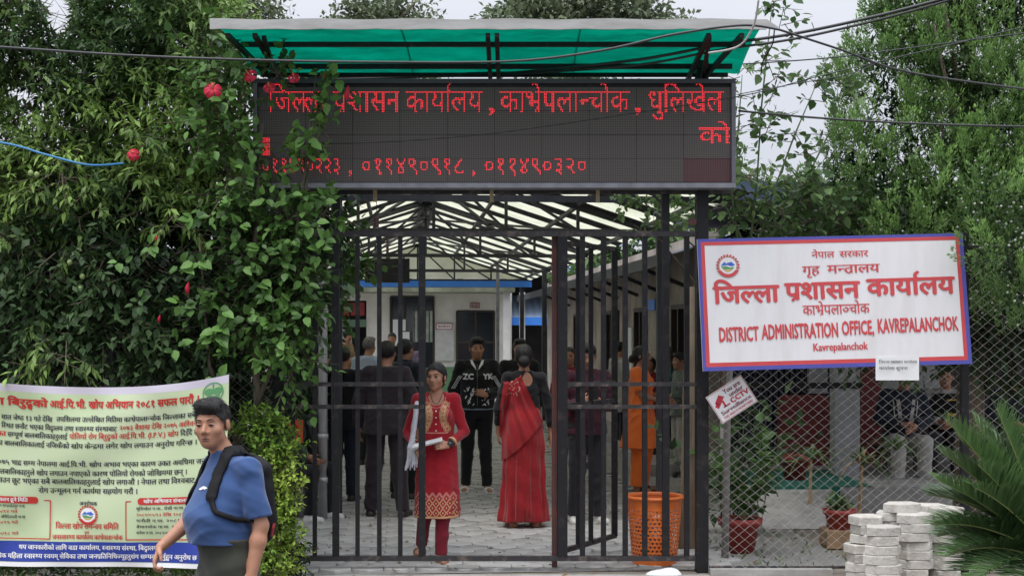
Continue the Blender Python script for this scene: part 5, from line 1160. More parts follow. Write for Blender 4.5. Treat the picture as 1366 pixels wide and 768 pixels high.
# 3 hibiscus
M_ped = mat('hibiscus petal', (.80, .03, .09), .55, (.5, .01, .03), 20, trans=.25); M_sty = mat('stamen', (.7, .35, .1), .6)
hb = thing('hibiscus_shrub', 'tall hibiscus shrub with broad leaves and red flowers leaning on the gate post', 'shrub', P(340, 760, 10.1).to_tuple()[:2]+(0,)); X0 = P(340, 760, 10.1).x
trunk(hb, [(X0, 10.1, 0), (X0+.04, 10.05, 1.0), (X0+.0, 10.0, 2.0), (X0+.08, 9.95, 3.2)], [.035, .03, .022, .008], [([(X0, 10.1, .6), (X0-.3, 10, 1.5), (X0-.35, 9.9, 2.4)], [.02, .015, .006]), ([(X0+.02, 10, 1.2), (X0+.3, 9.95, 1.9), (X0+.42, 9.9, 3.0)], [.018, .014, .005]), ([(X0+.04, 10, 1.8), (X0+.35, 9.85, 2.5), (X0+.48, 9.8, 3.55)], [.014, .01, .004])])
foliage(hb, [(350, 340, 10.05, .35, .2, .45), (330, 410, 10.0, .35, .2, .25), (380, 390, 10.0, .22, .15, .35), (310, 230, 9.95, .2, .15, .3), (290, 150, 9.98, .2, .15, .3), (385, 340, 9.95, .12, .1, .25), (310, 95, 9.95, .08, .1, .12), (285, 90, 10.0, .15, .15, .2), (370, 270, 9.9, .1, .1, .12), (385, 480, 10.0, .1, .1, .2), (380, 430, 9.95, .15, .12, .2)], 430, 8, .25, .068, 'ovate', LM_hib, droop=.35, bias=(0, -.45, .1), shell=.2)
foliage(hb, [(428, 165, 9.82, .04, .05, .2), (438, 110, 9.82, .04, .05, .1), (392, 180, 9.85, .05, .06, .08), (412, 215, 9.85, .07, .06, .12), (372, 95, 9.8, .08, .05, .08), (390, 290, 9.85, .12, .06, .12), (430, 280, 9.9, .06, .06, .1)], 62, 6, .14, .072, 'ovate', LM_hib, name='outer_sprays', droop=.1, bias=(.1, -.3, .5), shell=.1, tshift=.25)
# the nearest broad leaves stand out one by one
Tm, Tf = templ('ovate'); lmm = []
for q in range(4):
    me = bpy.data.meshes.new('leaf'); me.from_pydata((Tm*(1+.1*q)).tolist(), [], Tf); me.materials.append(LM_hib); at = me.attributes.new('tint', 'FLOAT', 'POINT'); at.data.foreach_set('value', [.2+.27*q]*len(Tm)); lmm.append(me)
cl = [(500, 265), (415, 300), (395, 320), (425, 335), (380, 345), (345, 375), (410, 375), (355, 395), (330, 420), (295, 412), (245, 405), (240, 355), (185, 402), (160, 350), (265, 348), (370, 430), (300, 440), (290, 440), (385, 405), (330, 350), (350, 335), (405, 420), (235, 465), (290, 450), (200, 330), (320, 300), (260, 290), (300, 250), (330, 235), (355, 265), (385, 255), (335, 200), (310, 160), (310, 60), (320, 90), (300, 130), (432, 95), (445, 105), (436, 135), (412, 185), (425, 265), (435, 320), (290, 500), (345, 480), (365, 460)]
nl = 0
for cx, cy in cl[1:]:
    c_ = P(cx, cy, 9.72 if cx < 405 else 9.70)
    for q in range(6):
        if nl >= 290: break
        a = q*2.2+cx; o = bpy.data.objects.new('leaf', random.choice(lmm)); C.objects.link(o); o.parent = hb
        d = Vector((math.cos(a), -.35+.3*math.sin(a*2), .1+.8*math.sin(a)-.35)).normalized(); up = Vector((random.uniform(-.3, .3), -.75, .7)); x = d.cross(up).normalized(); z = x.cross(d)
        s_ = random.uniform(.05, .085); M_ = Matrix((x, d, z)).transposed().to_4x4() @ Matrix.Scale(s_, 4); o.matrix_local = Matrix.Translation(c_+d*.02+Vector([random.uniform(-.025, .025) for _ in range(3)])-W[hb.name].translation) @ M_; nl += 1
def flower(px, py, Y, r, bud=False):
    c_ = P(px, py, Y); b = MB()
    if bud: b.tube([c_+Vector((0, 0, -r)), c_, c_+Vector((.01, -.01, r))], [r*.2, r*.45, r*.1], 8); return b.build('flower_bud', M_ped, hb, True)
    nrm_ = Vector((random.uniform(-.4, .4), -1, random.uniform(.0, .6))).normalized(); x = nrm_.cross(Vector((0, 0, 1))).normalized(); y = x.cross(nrm_)
    for q in range(5):
        a = q*1.257+random.uniform(-.1, .1); n0 = len(b.v)
        for i in range(5):
            for j in range(5):
                u = i/4; v_ = (j/4-.5)*2; rr_ = r*u; an = a+v_*.62*(1-.15*u); z = -r*(.55*u*(1-u)*2-.25*u)*1+.09*r*math.sin(v_*7+q)*u
                b.v.append(tuple(c_+(x*math.cos(an)+y*math.sin(an))*rr_+nrm_*(-z)))
        for i in range(4):
            for j in range(4): b.f.append((n0+i*5+j, n0+i*5+j+1, n0+i*5+j+6, n0+i*5+j+5)); b.m.append(0)
    o = b.build('flower', M_ped, hb, True); b = MB(); b.tube([c_, c_+nrm_*r*1.1+y*.1*r], [.003, .004], 6); b.build('stamen', M_sty, o); return o
for a in ((284, 120, 9.72, .062), (333, 100, 9.70, .05), (178, 206, 9.9, .045), (392, 103, 9.72, .042), (359, 116, 9.7, .042)): flower(*a)
for a in ((463, 124, 9.7, .045), (433, 100, 9.7, .02), (250, 384, 9.75, .04), (212, 425, 9.8, .025), (208, 318, 9.8, .02)): flower(*a, bud=True)
b = MB(); b.tube([P(405, 250, 9.9), P(425, 180, 9.8), P(435, 90, 9.8)], [.006, .005, .002], 5); b.build('stem', M_stem, hb, True); b = MB(); b.tube([P(435, 170, 9.8), P(450, 130, 9.75), P(463, 124, 9.72)], [.003, .002, .002], 4); b.build('stem', M_stem, hb)
# 4 dark hedge mass
t = thing('hedge', 'dense dark hedge climbing the chain-link fence above the banner', 'hedge', P(150, 760, 10.7).to_tuple()[:2]+(0,))
foliage(t, [(60, 400, 10.75, .7, .25, .6), (180, 380, 10.8, .7, .25, .7), (280, 450, 10.6, .45, .2, .6), (-40, 420, 10.7, .5, .25, .7), (340, 380, 10.75, .3, .2, .6), (100, 280, 11.0, .9, .3, .5), (300, 260, 10.9, .5, .25, .4), (420, 330, 10.75, .15, .15, .3), (430, 290, 10.8, .2, .2, .25), (360, 540, 10.55, .15, .1, .3), (30, 430, 10.12, .45, .12, .3), (150, 440, 10.12, .4, .12, .25), (60, 350, 10.15, .5, .12, .3), (250, 450, 10.12, .3, .12, .25), (190, 370, 10.12, .3, .12, .25)], 2700, 8, .24, .08, 'simple', LM_dark, droop=.4, bias=(0, -.3, 0), shell=.2)
foliage(t, [(200, 330, 11.8, 1.6, .4, 1.0), (0, 400, 11.8, 1.2, .4, 1.2), (330, 420, 11.6, .5, .3, 1.0), (200, 230, 12.0, .7, .4, .4)], 900, 7, .3, .14, 'simple', LM_dark, name='inner_mass', droop=.4, shell=.1, tshift=-.3, stems=False)  # leaves added to block light; lowered tint puts shade into their colour
for args in (((185, 250), 'thin left'), ((425, 300), 'thin right')): pass
# sprays of long leaves that hang before the dark hollow
t = thing('fruit_branch', 'hanging sprays of pale long leaves with small green fruit before the dark hedge', 'branch', P(110, 300, 10.1))
foliage(t, [(100, 300, 10.1, .12, .1, .3), (130, 380, 10.05, .12, .1, .2), (240, 300, 10.0, .2, .1, .08), (50, 430, 10.1, .08, .08, .12), (20, 330, 10.1, .1, .1, .2), (85, 240, 10.1, .2, .1, .1), (190, 190, 10.1, .15, .1, .1), (60, 455, 9.9, .12, .08, .08), (80, 480, 9.85, .2, .08, .08)], 85, 10, .2, .095, 'lance', LM_peach, droop=.9, bias=(0, -.3, -.3), shell=.1, tshift=.12)
M_fruit = mat('green fruit', (.22, .30, .10), .5)
for px, py in ((110, 369), (107, 385), (41, 231), (49, 233), (93, 350), (215, 310)):
    g = SDF((-.03,)*3, (.03,)*3, .005); g.ell((0, 0, 0), (.019, .019, .022)); c_ = P(px, py, 9.95); o = sdf_obj('fruit', g, M_fruit, t); o.location = c_-W[t.name].translation
# 5 lime shrub at the gate post
t = thing('lime_shrub', 'bright lime green small-leaved shrub growing up the left gate post', 'shrub', P(350, 790, 9.9).to_tuple()[:2]+(-.02,))
for q in range(7):
    b = MB(); x0 = P(345+q*3, 780, 9.9).x; b.tube([(x0, 9.9+.01*q, -.02), (x0+.03*math.sin(q), 9.88, .5), (x0+.08*math.sin(q*2), 9.86, 1.0)], [.008, .006, .003], 5); b.build('stem', M_bark, t, True)
foliage(t, [(350, 730, 9.8, .25, .15, .22), (365, 660, 9.85, .13, .12, .25), (360, 590, 9.9, .12, .1, .2), (345, 570, 9.95, .12, .1, .12), (372, 620, 9.85, .1, .1, .2), (325, 575, 9.95, .1, .08, .06), (330, 760, 9.75, .25, .15, .15), (385, 600, 9.9, .07, .06, .12), (390, 640, 9.9, .05, .05, .1), (300, 745, 9.8, .1, .1, .1), (385, 735, 9.85, .08, .08, .12), (378, 690, 9.85, .08, .08, .15)], 900, 9, .10, .04, 'simple', LM_dur, droop=.0, bias=(0, -.3, .5), shell=.3, spread=1.0, tf=8)
foliage(t, [(360, 640, 10.0, .12, .06, .5), (350, 740, 9.95, .3, .06, .2)], 260, 8, .12, .05, 'simple', LM_dark, name='shade_coloured_leaves', shell=.2, stems=False)  # dark hedge colour on these inner leaves stands for shade
# 6 weeds under the banner and at the fence foot
t = thing('weeds', 'low mixed weeds growing along the foot of the left fence under the banner', 'weeds', P(120, 790, 9.9).to_tuple()[:2]+(-.02,)); t['kind'] = 'stuff'
foliage(t, [(x_, 768, 9.85, .2, .12, .1) for x_ in range(-60, 330, 45)]+[(40, 752, 10.0, .3, .1, .15), (220, 755, 10.0, .3, .1, .12)], 330, 7, .16, .07, 'lance', LM_peach, droop=.1, bias=(0, -.1, .9), shell=.1, stems=False)
# 7 mulberry-like shrub right of the LED board
t = thing('leafy_sapling', 'loose sapling with broad pale leaves standing right of the LED board', 'sapling', P(967, 760, 10.9).to_tuple()[:2]+(0,)); X0 = P(967, 760, 10.9).x
st_pts = [[(985, 330), (975, 250), (985, 170), (990, 100)], [(1010, 330), (1030, 260), (1060, 180), (1090, 110)], [(1000, 330), (1010, 240), (1015, 150), (1022, 80), (1030, 8)], [(1020, 330), (1070, 250), (1110, 170), (1120, 105)], [(990, 320), (965, 270), (955, 200)], [(1010, 330), (1050, 290), (1085, 230)]]
trunk(t, [(X0, 10.9, 0), (X0+.02, 10.9, 1.2), (X0+.1, 10.9, 2.3)], [.03, .026, .018], m_=mat('grey bark', (.2, .19, .18), .85, (.28, .27, .25), 9))
for s_ in st_pts:
    b = MB(); b.tube([P(x, y, 10.9) for x, y in s_], [.012]+[.007]*(len(s_)-2)+[.003], 5); b.build('stem', M_stem, t, True)
bl = [(x+dx, y+dy, 10.9, .12, .12, .09) for s_ in st_pts for (x, y) in s_[1:] for dx, dy in ((0, 0), (12, 25))]
foliage(t, bl, 130, 5, .18, .08, 'ovate', LM_mul, droop=.35, bias=(0, -.1, .1), shell=.1, tf=5)
foliage(t, [(1080, 290, 11.2, .4, .2, .3), (1010, 300, 11.0, .25, .15, .15), (1140, 290, 11.3, .25, .2, .25)], 120, 6, .22, .08, 'ovate', LM_mul, name='lower_leaves', droop=.3, shell=.2, tshift=-.25)
t = thing('leafy_branch', 'slender branch with bright leaves reaching in under the gate beam at upper right', 'branch', P(880, 300, 10.9))
for s_ in ([(950, 350), (905, 310), (860, 270), (830, 262)], [(905, 310), (880, 290), (862, 310)], [(930, 380), (880, 320), (845, 300)]):
    b = MB(); b.tube([P(x, y, 10.9) for x, y in s_], [.008, .006, .004, .002][:len(s_)], 5); b.build('stem', M_bark, t, True)
foliage(t, [(835, 265, 10.9, .1, .1, .05), (870, 270, 10.9, .08, .08, .05), (890, 295, 10.9, .08, .08, .06), (862, 310, 10.9, .08, .08, .06), (905, 262, 10.9, .06, .08, .03), (915, 285, 11.1, .08, .08, .08)], 46, 6, .14, .06, 'ovate', LM_mul, droop=.2, shell=.1, tshift=.2, stems=False)
# 8 conifer
cf = thing('conifer_tree', 'big bright green conifer with upright feathery sprays behind the office signboard', 'tree', P(1290, 760, 12.2).to_tuple()[:2]+(0,)); X0 = P(1290, 760, 12.2).x
trunk(cf, [(X0, 12.2, 0), (X0+.05, 12.2, 2), (X0, 12.2, 4), (X0+.05, 12.1, 5.6)], [.13, .11, .07, .02], [([(X0, 12.2, 1.6+.35*i), (X0+.5*math.cos(i*2.1), 12.1-.4*abs(math.sin(i*2.1)), 2.1+.36*i), (X0+.95*math.cos(i*2.1), 12-.6*abs(math.sin(i*2.1)), 2.9+.33*i)], [.03, .022, .008]) for i in range(9)])
cbl = [(1290, 40, 12.0, .75, .6, .6), (1200, 110, 11.8, .55, .5, .5), (1330, 150, 11.6, .6, .5, .5), (1190, 200, 11.6, .5, .5, .4), (1280, 240, 11.3, .5, .4, .35), (1150, 240, 11.7, .35, .4, .3), (1340, 270, 11.2, .4, .4, .4), (1220, 290, 11.1, .4, .35, .35), (1330, 360, 10.95, .28, .3, .35), (1110, 275, 11.6, .3, .3, .3), (1400, 200, 11.5, .6, .5, .9), (1230, 0, 12.1, .4, .4, .4), (1345, 330, 9.95, .2, .2, .2), (1375, 400, 9.9, .2, .2, .2), (1320, 270, 10.0, .2, .2, .15), (1380, 300, 9.95, .2, .2, .25), (1350, 0, 12, .6, .5, .4), (1360, 400, 11.0, .3, .3, .25)]
Cc, Cd, r = blob_pts(cbl, 400, .78); ns_ = 11; off = rnd(len(Cc)*ns_)*(NR.rand(len(Cc)*ns_, 1)**.4)*np.array([.13, .13, .17]); ci = np.repeat(np.arange(len(Cc)), ns_)
S = Cc[ci]+off; D = nrmz(off*5+Cd[ci]*.3+np.array([0, -.2, 1.0])+rnd(len(S))*.25)
m = 30; ang = NR.rand(len(S), m)*6.28; t_ = NR.rand(len(S), m); Lc = (.10+.07*NR.rand(len(S)))
xr = nrmz(np.cross(D, np.array([[1., .3, 0]]))); yr = np.cross(D, xr); rad_ = np.cos(ang)[..., None]*xr[:, None]+np.sin(ang)[..., None]*yr[:, None]
pos = S[:, None]+D[:, None]*(t_*Lc[:, None])[..., None]+rad_*(.035*(1-t_*.8))[..., None]; dd = D[:, None]+rad_*.5+NR.normal(size=pos.shape)*.12
tt = (.42+off[:, 2]*1.6+(NR.rand(len(Cc))[ci]-.5)*.5)[:, None]+.3*(t_-.5)  # clump tops and tips tinted lighter, undersides darker: light put into the colour
sz = (.024+.015*NR.rand(len(S), m)); leaves('crown', pos.reshape(-1, 3), dd.reshape(-1, 3), (rad_+np.array([0, -.5, .3])).reshape(-1, 3), sz.ravel(), 'needle', LM_con, cf, tt.ravel())
S, D, r = blob_pts([(a, b_, c_+.2, d*.8, e, f_*.8) for a, b_, c_, d, e, f_ in cbl], 1500, .1)
foliage(cf, [(a, b_, c_+.15, d*.85, e*.8, f_*.85) for a, b_, c_, d, e, f_ in cbl], 1500, 12, .2, .08, 'needle', leafmat('conifer inner shade', (.012, .03, .010), (.05, .09, .03), .1, .7), name='inner_sprays', shell=.1, stems=False, bias=(0, 0, .6))  # darker inner needles paint the shade between the clumps
b = MB(); S, D, r = blob_pts(cbl, 1300, .9)
for p in S:
    p = Vector(p); q = .011; b.add([p+Vector((q, 0, 0)), p+Vector((0, q, 0)), p+Vector((-q, 0, 0)), p+Vector((0, -q, 0)), p+Vector((0, 0, q)), p+Vector((0, 0, -q))], [(0, 1, 4), (1, 2, 4), (2, 3, 4), (3, 0, 4), (1, 0, 5), (2, 1, 5), (3, 2, 5), (0, 3, 5)])
b.build('seed_cones', mat('pale seed cone', (.36, .38, .32), .7), cf, kind='stuff')
# dark shrub mass below the conifer, behind the sign
t = thing('dark_bush', 'dark bush between the conifer and the porch roof behind the signboard', 'bush', P(1250, 700, 12.4).to_tuple()[:2]+(0,))
foliage(t, [(1180, 380, 12.2, .8, .4, .6), (1360, 420, 12.0, .6, .4, .6), (1080, 330, 12.4, .5, .4, .25)], 900, 8, .25, .09, 'simple', LM_dark, droop=.3, shell=.2)
# 9 cycad
cy = thing('cycad', 'large cycad with long feathered fronds in the lower right corner', 'palm', (PX(1420, 8.6), 8.6, -.1)); c0_ = Vector((PX(1420, 8.6), 8.6, .28))
b = MB(); b.tube([(c0_.x, 8.6, -.12), (c0_.x, 8.6, .1), (c0_.x, 8.6, .3)], [.13, .15, .09], 12); b.build('trunk', M_bark, cy, True)
LM_cyc = leafmat('cycad frond', (.025, .065, .024), (.16, .27, .095), .15, .35, .6); M_rach = mat('frond rib', (.22, .26, .08), .5)
def frond(tx, ty, tY, L_=None, lift=.25, tint=.5):
    e = P(tx, ty, tY); mid = c0_.lerp(e, .5)+Vector((0, 0, lift)); n_ = 62; pts = []
    for i in range(n_+1):
        t_ = i/n_; pts.append(c0_*(1-t_)**2+mid*2*t_*(1-t_)+e*t_*t_)
    b = MB(); b.tube(pts, [.011*(1-.8*i/n_) for i in range(n_+1)], 5); o = b.build('frond', M_rach, cy, True)
    po = []; dr = []; up = []; sz = []
    for i in range(8, n_+1):
        t_ = i/n_; d = (pts[min(i+1, n_)]-pts[i-1]).normalized(); s_ = d.cross(Vector((0, 0, 1))).normalized(); u = s_.cross(d)
        for sg_ in (-1, 1):
            for q in (0, .5):
                w_ = (s_*sg_*(.95-.45*t_)+d*(.55+.5*t_)+u*.42).normalized()+Vector([random.uniform(-.07, .07) for _ in range(3)])
                po.append(tuple(pts[i].lerp(pts[i-1], q))); dr.append(tuple(w_)); up.append(tuple(u-s_*sg_*.6)); sz.append(.25*(math.sin(math.pi*min(1, .12+t_*.86))**.6)*(.85+.3*random.random())+.03)
    Tn = np.array(sz); lo_ = leaves('leaflets', np.array(po), np.array(dr), np.array(up), Tn, 'cyc', LM_cyc, o, tint+NR.normal(size=len(sz))*.15)
_t0 = templ
def templ(kind):
    if kind == 'cyc': return np.array([(-.02, 0, 0), (.02, 0, 0), (.024, .5, .0), (0, 1, -.10), (-.024, .5, .0)]), [(0, 1, 2, 4), (4, 2, 3)]
    return _t0(kind)
for f_ in ((1262, 560, 8.2, None, .10, .75), (1250, 640, 8.1, None, .12, .65), (1330, 545, 8.4, None, .0, .7), (1285, 590, 8.5, None, .16, .5), (1245, 700, 8.2, None, .20, .45), (1262, 742, 8.1, None, .2, .35), (1300, 775, 8.0, None, .2, .4), (1370, 530, 8.6, None, -.02, .6), (1350, 790, 7.9, None, .15, .3), (1440, 520, 8.8, None, .0, .5), (1305, 620, 8.0, None, .1, .55), (1275, 665, 8.6, None, .16, .35), (1320, 700, 8.3, None, .16, .3), (1540, 560, 8.5, None, .1, .5), (1580, 660, 8.3, None, .1, .5), (1290, 730, 8.7, None, .22, .2), (1340, 650, 8.2, None, .12, .6), (1450, 800, 7.7, None, .15, .4), (1240, 660, 8.8, None, .2, .25), (1275, 575, 8.35, None, .1, .6), (1258, 605, 8.5, None, .12, .5), (1300, 560, 8.7, None, .08, .65), (1300, 650, 8.0, None, .14, .6), (1252, 715, 8.5, None, .22, .3), (1280, 760, 8.4, None, .2, .3)): frond(*f_)
# 10 potted plants behind the fence
def pplant(c_, label, n, size, h_, kind, m_, name='potted_plant', spread=.5):
    t = thing(name, label, 'plant', c_); S = np.array([tuple(c_)]*n)+NR.normal(size=(n, 3))*np.array([spread*.5, spread*.4, .02]); S[:, 2] = c_[2]+NR.rand(n)*h_*.3
    D = NR.normal(size=(n, 3))*.45+np.array([0, -.05, 1]); pos, d, up, sz, idx = twigs(S, D, np.full(n, h_)*(.5+.6*NR.rand(n)), 10, size, .9, .3); leaves('foliage', pos, d, up, sz, kind, m_, t, NR.rand(n)[idx]*.8)
    b = MB()
    for i in range(min(n, 12)): b.tube([S[i], S[i]+nrmz(D[i:i+1])[0]*h_*.7], [.006, .003], 4)
    b.build('stems', M_stem, t); return t
pplant(pp1, 'tall leafy pot plant with mottled leaves right of the gate post', 18, .11, .8, 'ovate', LM_hib, spread=.2)
pplant(P(985, 600, 12.3).to_tuple()[:2]+(.05,) , 'dark broad-leaved plant behind the pot plant by the gate post', 26, .14, 1.1, 'simple', LM_dark, spread=.3)
pplant(pp2, 'small green plant in the pot left of the concrete blocks', 10, .06, .15, 'ovate', LM_mul, spread=.06)
def spiky(c_, label, n, L_, m_, m2=None):
    t = thing('spiky_plant', label, 'plant', c_); c_ = Vector(c_)
    for i in range(n):
        a = i*2.4; el = .5+.8*((i*7) % 10)/10; d = Vector((math.cos(a)*math.cos(el), math.sin(a)*math.cos(el), math.sin(el))); s_ = d.cross(Vector((0, 0, 1))).normalized(); b = MB(); ln = L_*(.7+.5*((i*3) % 7)/7)
        for k_ in range(6):
            t_ = k_/5; p = c_+d*ln*t_+Vector((0, 0, -ln*.75*t_*t_)); w_ = .012*(1-t_**2)+.001; b.v += [tuple(p-s_*w_), tuple(p+s_*w_)]
        for k_ in range(5): b.f.append((2*k_, 2*k_+1, 2*k_+3, 2*k_+2)); b.m.append(0)
        b.build('blade', m2 if (m2 and i % 4 == 0) else m_, t)
M_blade = mat('green blade', (.09, .17, .05), .5, (.16, .26, .08), 5, trans=.3); M_dry = mat('dry blade', (.42, .27, .13), .8)
spiky(P(1082, 612, 13.2), 'bright spiky grass plant before the red door behind the fence', 26, .5, M_blade)
b = MB(); b.tube([P(1082, 612, 13.2), P(1080, 690, 13.2)], [.012, .018], 6); o = b.build('plant_stem', M_dry); setp(o, 'dry bare stem carrying the bright spiky grass plant', 'stem')
spiky(P(1150, 620, 13.4), 'spiky plant with dry orange leaves before the seated man', 30, .6, M_blade, M_dry)
b = MB(); b.tube([P(1150, 620, 13.4), P(1146, 690, 13.4)], [.012, .018], 6); o = b.build('plant_stem', M_dry); setp(o, 'stem below the spiky plant with dry orange leaves', 'stem')
spiky(P(1195, 600, 12.9), 'dark green spiky plant right of the dry orange one', 26, .5, M_blade)
# grass tufts at the right fence foot
t = thing('grass', 'sparse grass and weeds on the dirt behind the right fence', 'grass', P(1010, 740, 10.8)); t['kind'] = 'stuff'
n = 130; S = np.stack([NR.uniform(1.5, 2.6, n), NR.uniform(10.45, 12.4, n), np.full(n, -.01)], 1); leaves('blades', S, NR.normal(size=(n, 3))*.5+np.array([0, 0, 1]), NR.normal(size=(n, 3)), .03+.035*NR.rand(n), 'needle', LM_mul, t, NR.rand(n))
# trunks inside the gate
t = thing('bare_trunk', 'rough pale brown trunk standing behind the right gate leaf beside the basket', 'tree trunk', P(919, 745, 11.4).to_tuple()[:2]+(0,)); X0 = PX(919, 11.4)
trunk(t, [(X0-.01, 11.4, 0), (X0, 11.4, .5), (X0+.01, 11.4, 1.2), (X0+.03, 11.4, 2.1)], [.085, .07, .065, .05], m_=mat('pale bark', (.20, .15, .10), .9, (.30, .24, .17), 7, .6, 40, stretch=(1, 1, .4)))
t = thing('slim_tree', 'slim pale trunk wrapped in leaves behind the left gate leaf', 'tree', P(431, 700, 13).to_tuple()[:2]+(0,)); X0 = PX(400, 14.5)
trunk(t, [(X0, 14.5, 0), (X0+.05, 14.5, 1), (X0+.2, 14.5, 2), (X0+.2, 14.4, 3.)], [.08, .07, .06, .03], m_=mat('pale bark two', (.28, .23, .18), .9, (.36, .31, .25), 7, .6, 40))
foliage(t, [(395, 420, 14, .35, .3, .5), (370, 500, 13.6, .3, .3, .5), (440, 350, 14, .3, .3, .3), (395, 330, 14, .5, .3, .5)], 330, 8, .3, .1, 'ovate', LM_hib, shell=.2, tshift=-.1)
# 11 trees beyond
def far_tree(px, py, Y, rx, rz_, n, size, label, m_=LM_far, name='far_tree'):
    c_ = P(px, py, Y); t = thing(name, label, 'tree', (c_.x, Y, 0)); trunk(t, [(c_.x, Y, 0), (c_.x+.1, Y, c_.z*.6), (c_.x, Y, c_.z)], [.25, .18, .08], [([(c_.x, Y, c_.z-rz_*.8), (c_.x+rx*.5*s_, Y-.3, c_.z), (c_.x+rx*.75*s_, Y-.3, c_.z+rz_*.5)], [.1, .07, .03]) for s_ in (-1, 1)])
    k = F/Y; foliage(t, [(px+rx*k*a, py+rz_*k*b_, Y, rx*q, rx*.5, rz_*q) for a, b_, q in ((0, .1, .62), (-.5, .25, .45), (.5, .25, .42), (-.25, -.3, .42), (.3, -.25, .4), (-.75, .5, .3), (.75, .5, .3))], n, 9, .7, size, 'simple', m_, shell=.45, stems=False, droop=.1, tf=1.2)
far_tree(320, 22, 46, 1.3, 1.1, 330, .2, 'small rounded tree top showing above the left end of the green canopy'); far_tree(510, 22, 46, 1.5, .9, 380, .2, 'wide low tree top above the middle of the green canopy')
far_tree(775, 20, 44, 3.1, 1.3, 950, .24, 'broad spreading tree top above the right half of the green canopy'); far_tree(500, 120, 60, 4, 1.6, 500, .3, 'distant tree glimpsed under the left of the green canopy')
far_tree(760, 130, 60, 3.0, 1.5, 420, .3, 'distant tree glimpsed under the middle of the green canopy'); far_tree(960, 250, 30, .9, .7, 160, .2, 'light tree behind the lower right edge of the LED board', LM_mul)
far_tree(880, 330, 34, 2.4, 1.6, 420, .25, 'green tree over the roof of the side building', LM_mul); far_tree(740, 335, 60, 2.2, 1.2, 330, .3, 'distant tree above the light blue roof', LM_mul)
t = thing('far_wood', 'hazy mass of distant trees behind the courtyard buildings', 'wood', (0, 75, 0)); t['kind'] = 'stuff'
foliage(t, [(x_, 390, 75, 4, 2, 2.0+.6*math.sin(x_)) for x_ in range(-300, 1700, 90)], 1300, 6, 1.2, .8, 'simple', LM_far, shell=.3, stems=False, tf=.5)

# fallen leaves and scraps on the ground round the gate
M_fl = mat('fallen leaf', (.20, .12, .05), .8, (.10, .07, .03), 30)
t = thing('fallen_leaves', 'dry fallen leaves and scraps scattered on the paving round the gate', 'leaves', (0, 10.6, 0)); t['kind'] = 'stuff'
n = 260; S = np.stack([NR.uniform(-1.6, 2.6, n), NR.uniform(9.9, 17, n), np.full(n, .022)], 1); D = NR.normal(size=(n, 3)); D[:, 2] *= .12
o = leaves('scraps', S, D, np.tile([[0, 0, 1.]], (n, 1))+NR.normal(size=(n, 3))*.15, .03+.045*NR.rand(n), 'simple', M_fl, t, NR.rand(n))
# ------------------------------------------------------------ people
def at(px, Y): return (PX(px, Y), Y, 0)
M_jean = cloth('charcoal trousers', (.022, .022, .026)); M_blk2 = cloth('black cloth', (.012, .012, .014)); M_olive = cloth('olive trousers', (.040, .042, .032), (.05, .052, .040)); M_maroon = cloth('maroon cloth', (.20, .012, .025), (.15, .01, .02))
M_shoe = mat('dark shoe', (.03, .022, .018), .5); M_sandal = mat('brown sandal', (.20, .10, .06), .6); M_whites = mat('white shoe', (.65, .64, .62), .5)
# pedestrian
M_tee = mat('blue t-shirt', (.036, .075, .19), .85, (.044, .088, .215), 12, .15, 300, spec=.2, sheen=.2)
def bp_man(g, J): pass
pd = person('person', 'man in a blue t-shirt and olive trousers walking past the lime green banner', (PX(306, 6.8), 6.8, -.245), R(-52), 1.69, h=.0062, skin='mid', hair='full', hmat=M_hairg, belly=.075, wide=.9,
    pose=dict(shr=(-.15, .0, 1.35), elr=(-.21, -.055, 1.12), wrr=(-.20, -.26, .97), shl=(.15, .02, 1.35), ell=(.205, .06, 1.09), wrl=(.22, .0, .85), head=(-.01, -.085, 1.56), nb=(0, -.01, 1.42), knl=(.10, .08, .5), anl=(.1, .3, .14), knr=(-.09, -.12, .5), anr=(-.09, -.2, .085)),
    yaw=40, pitch=3, roll=-3, hr=dict(d=(.15, -.45, -.8), up=(-.4, -.7, .2), side=(.6, -.4, .3), curl=1.0), hl=dict(d=(.0, -.35, -1), up=(.8, -.5, .2), side=(-.3, -1, 0), curl=.65),
    top=dict(kind='t_shirt', m=M_tee, hem=1.0, sleeve=.84, sr=1.0, grow=.018, wr=.007, wf=12), bottom=('trousers', M_olive, 1.15), shoes=('shoe', M_shoe))
T = pd['t']
bv = bvh_of([pd['top']])
pr = Print(); pr.poly([(-.03, 1.262), (.0, 1.275), (.022, 1.272), (.03, 1.266), (.016, 1.262), (.024, 1.257), (.004, 1.262), (-.012, 1.255), (-.03, 1.256)]); decal('chest_logo', pr, [M_bw], bv, T, R(-8), .004, c=(.05, 0))
M_bag = mat('black nylon', (.009, .009, .010), .7, (.014, .014, .016), 20, .3, 200, spec=.2)
bg_ = thing('backpack', 'black backpack worn by the man in the blue t-shirt', 'backpack', (PX(306, 6.8), 6.8, -.245), R(-52), None, 1.69/1.7)
g = SDF((-.2, .0, .85), (.2, .38, 1.48), .009); g.ell((0, .145, 1.18), (.13, .07, .22), .03); g.ell((0, .175, 1.09), (.105, .06, .12), .03); g.cap((-.08, .14, 1.34), .035, (.08, .14, 1.34), .035, .03); g.folds(.006, 14, 4); sdf_obj('bag', g, M_bag, bg_)
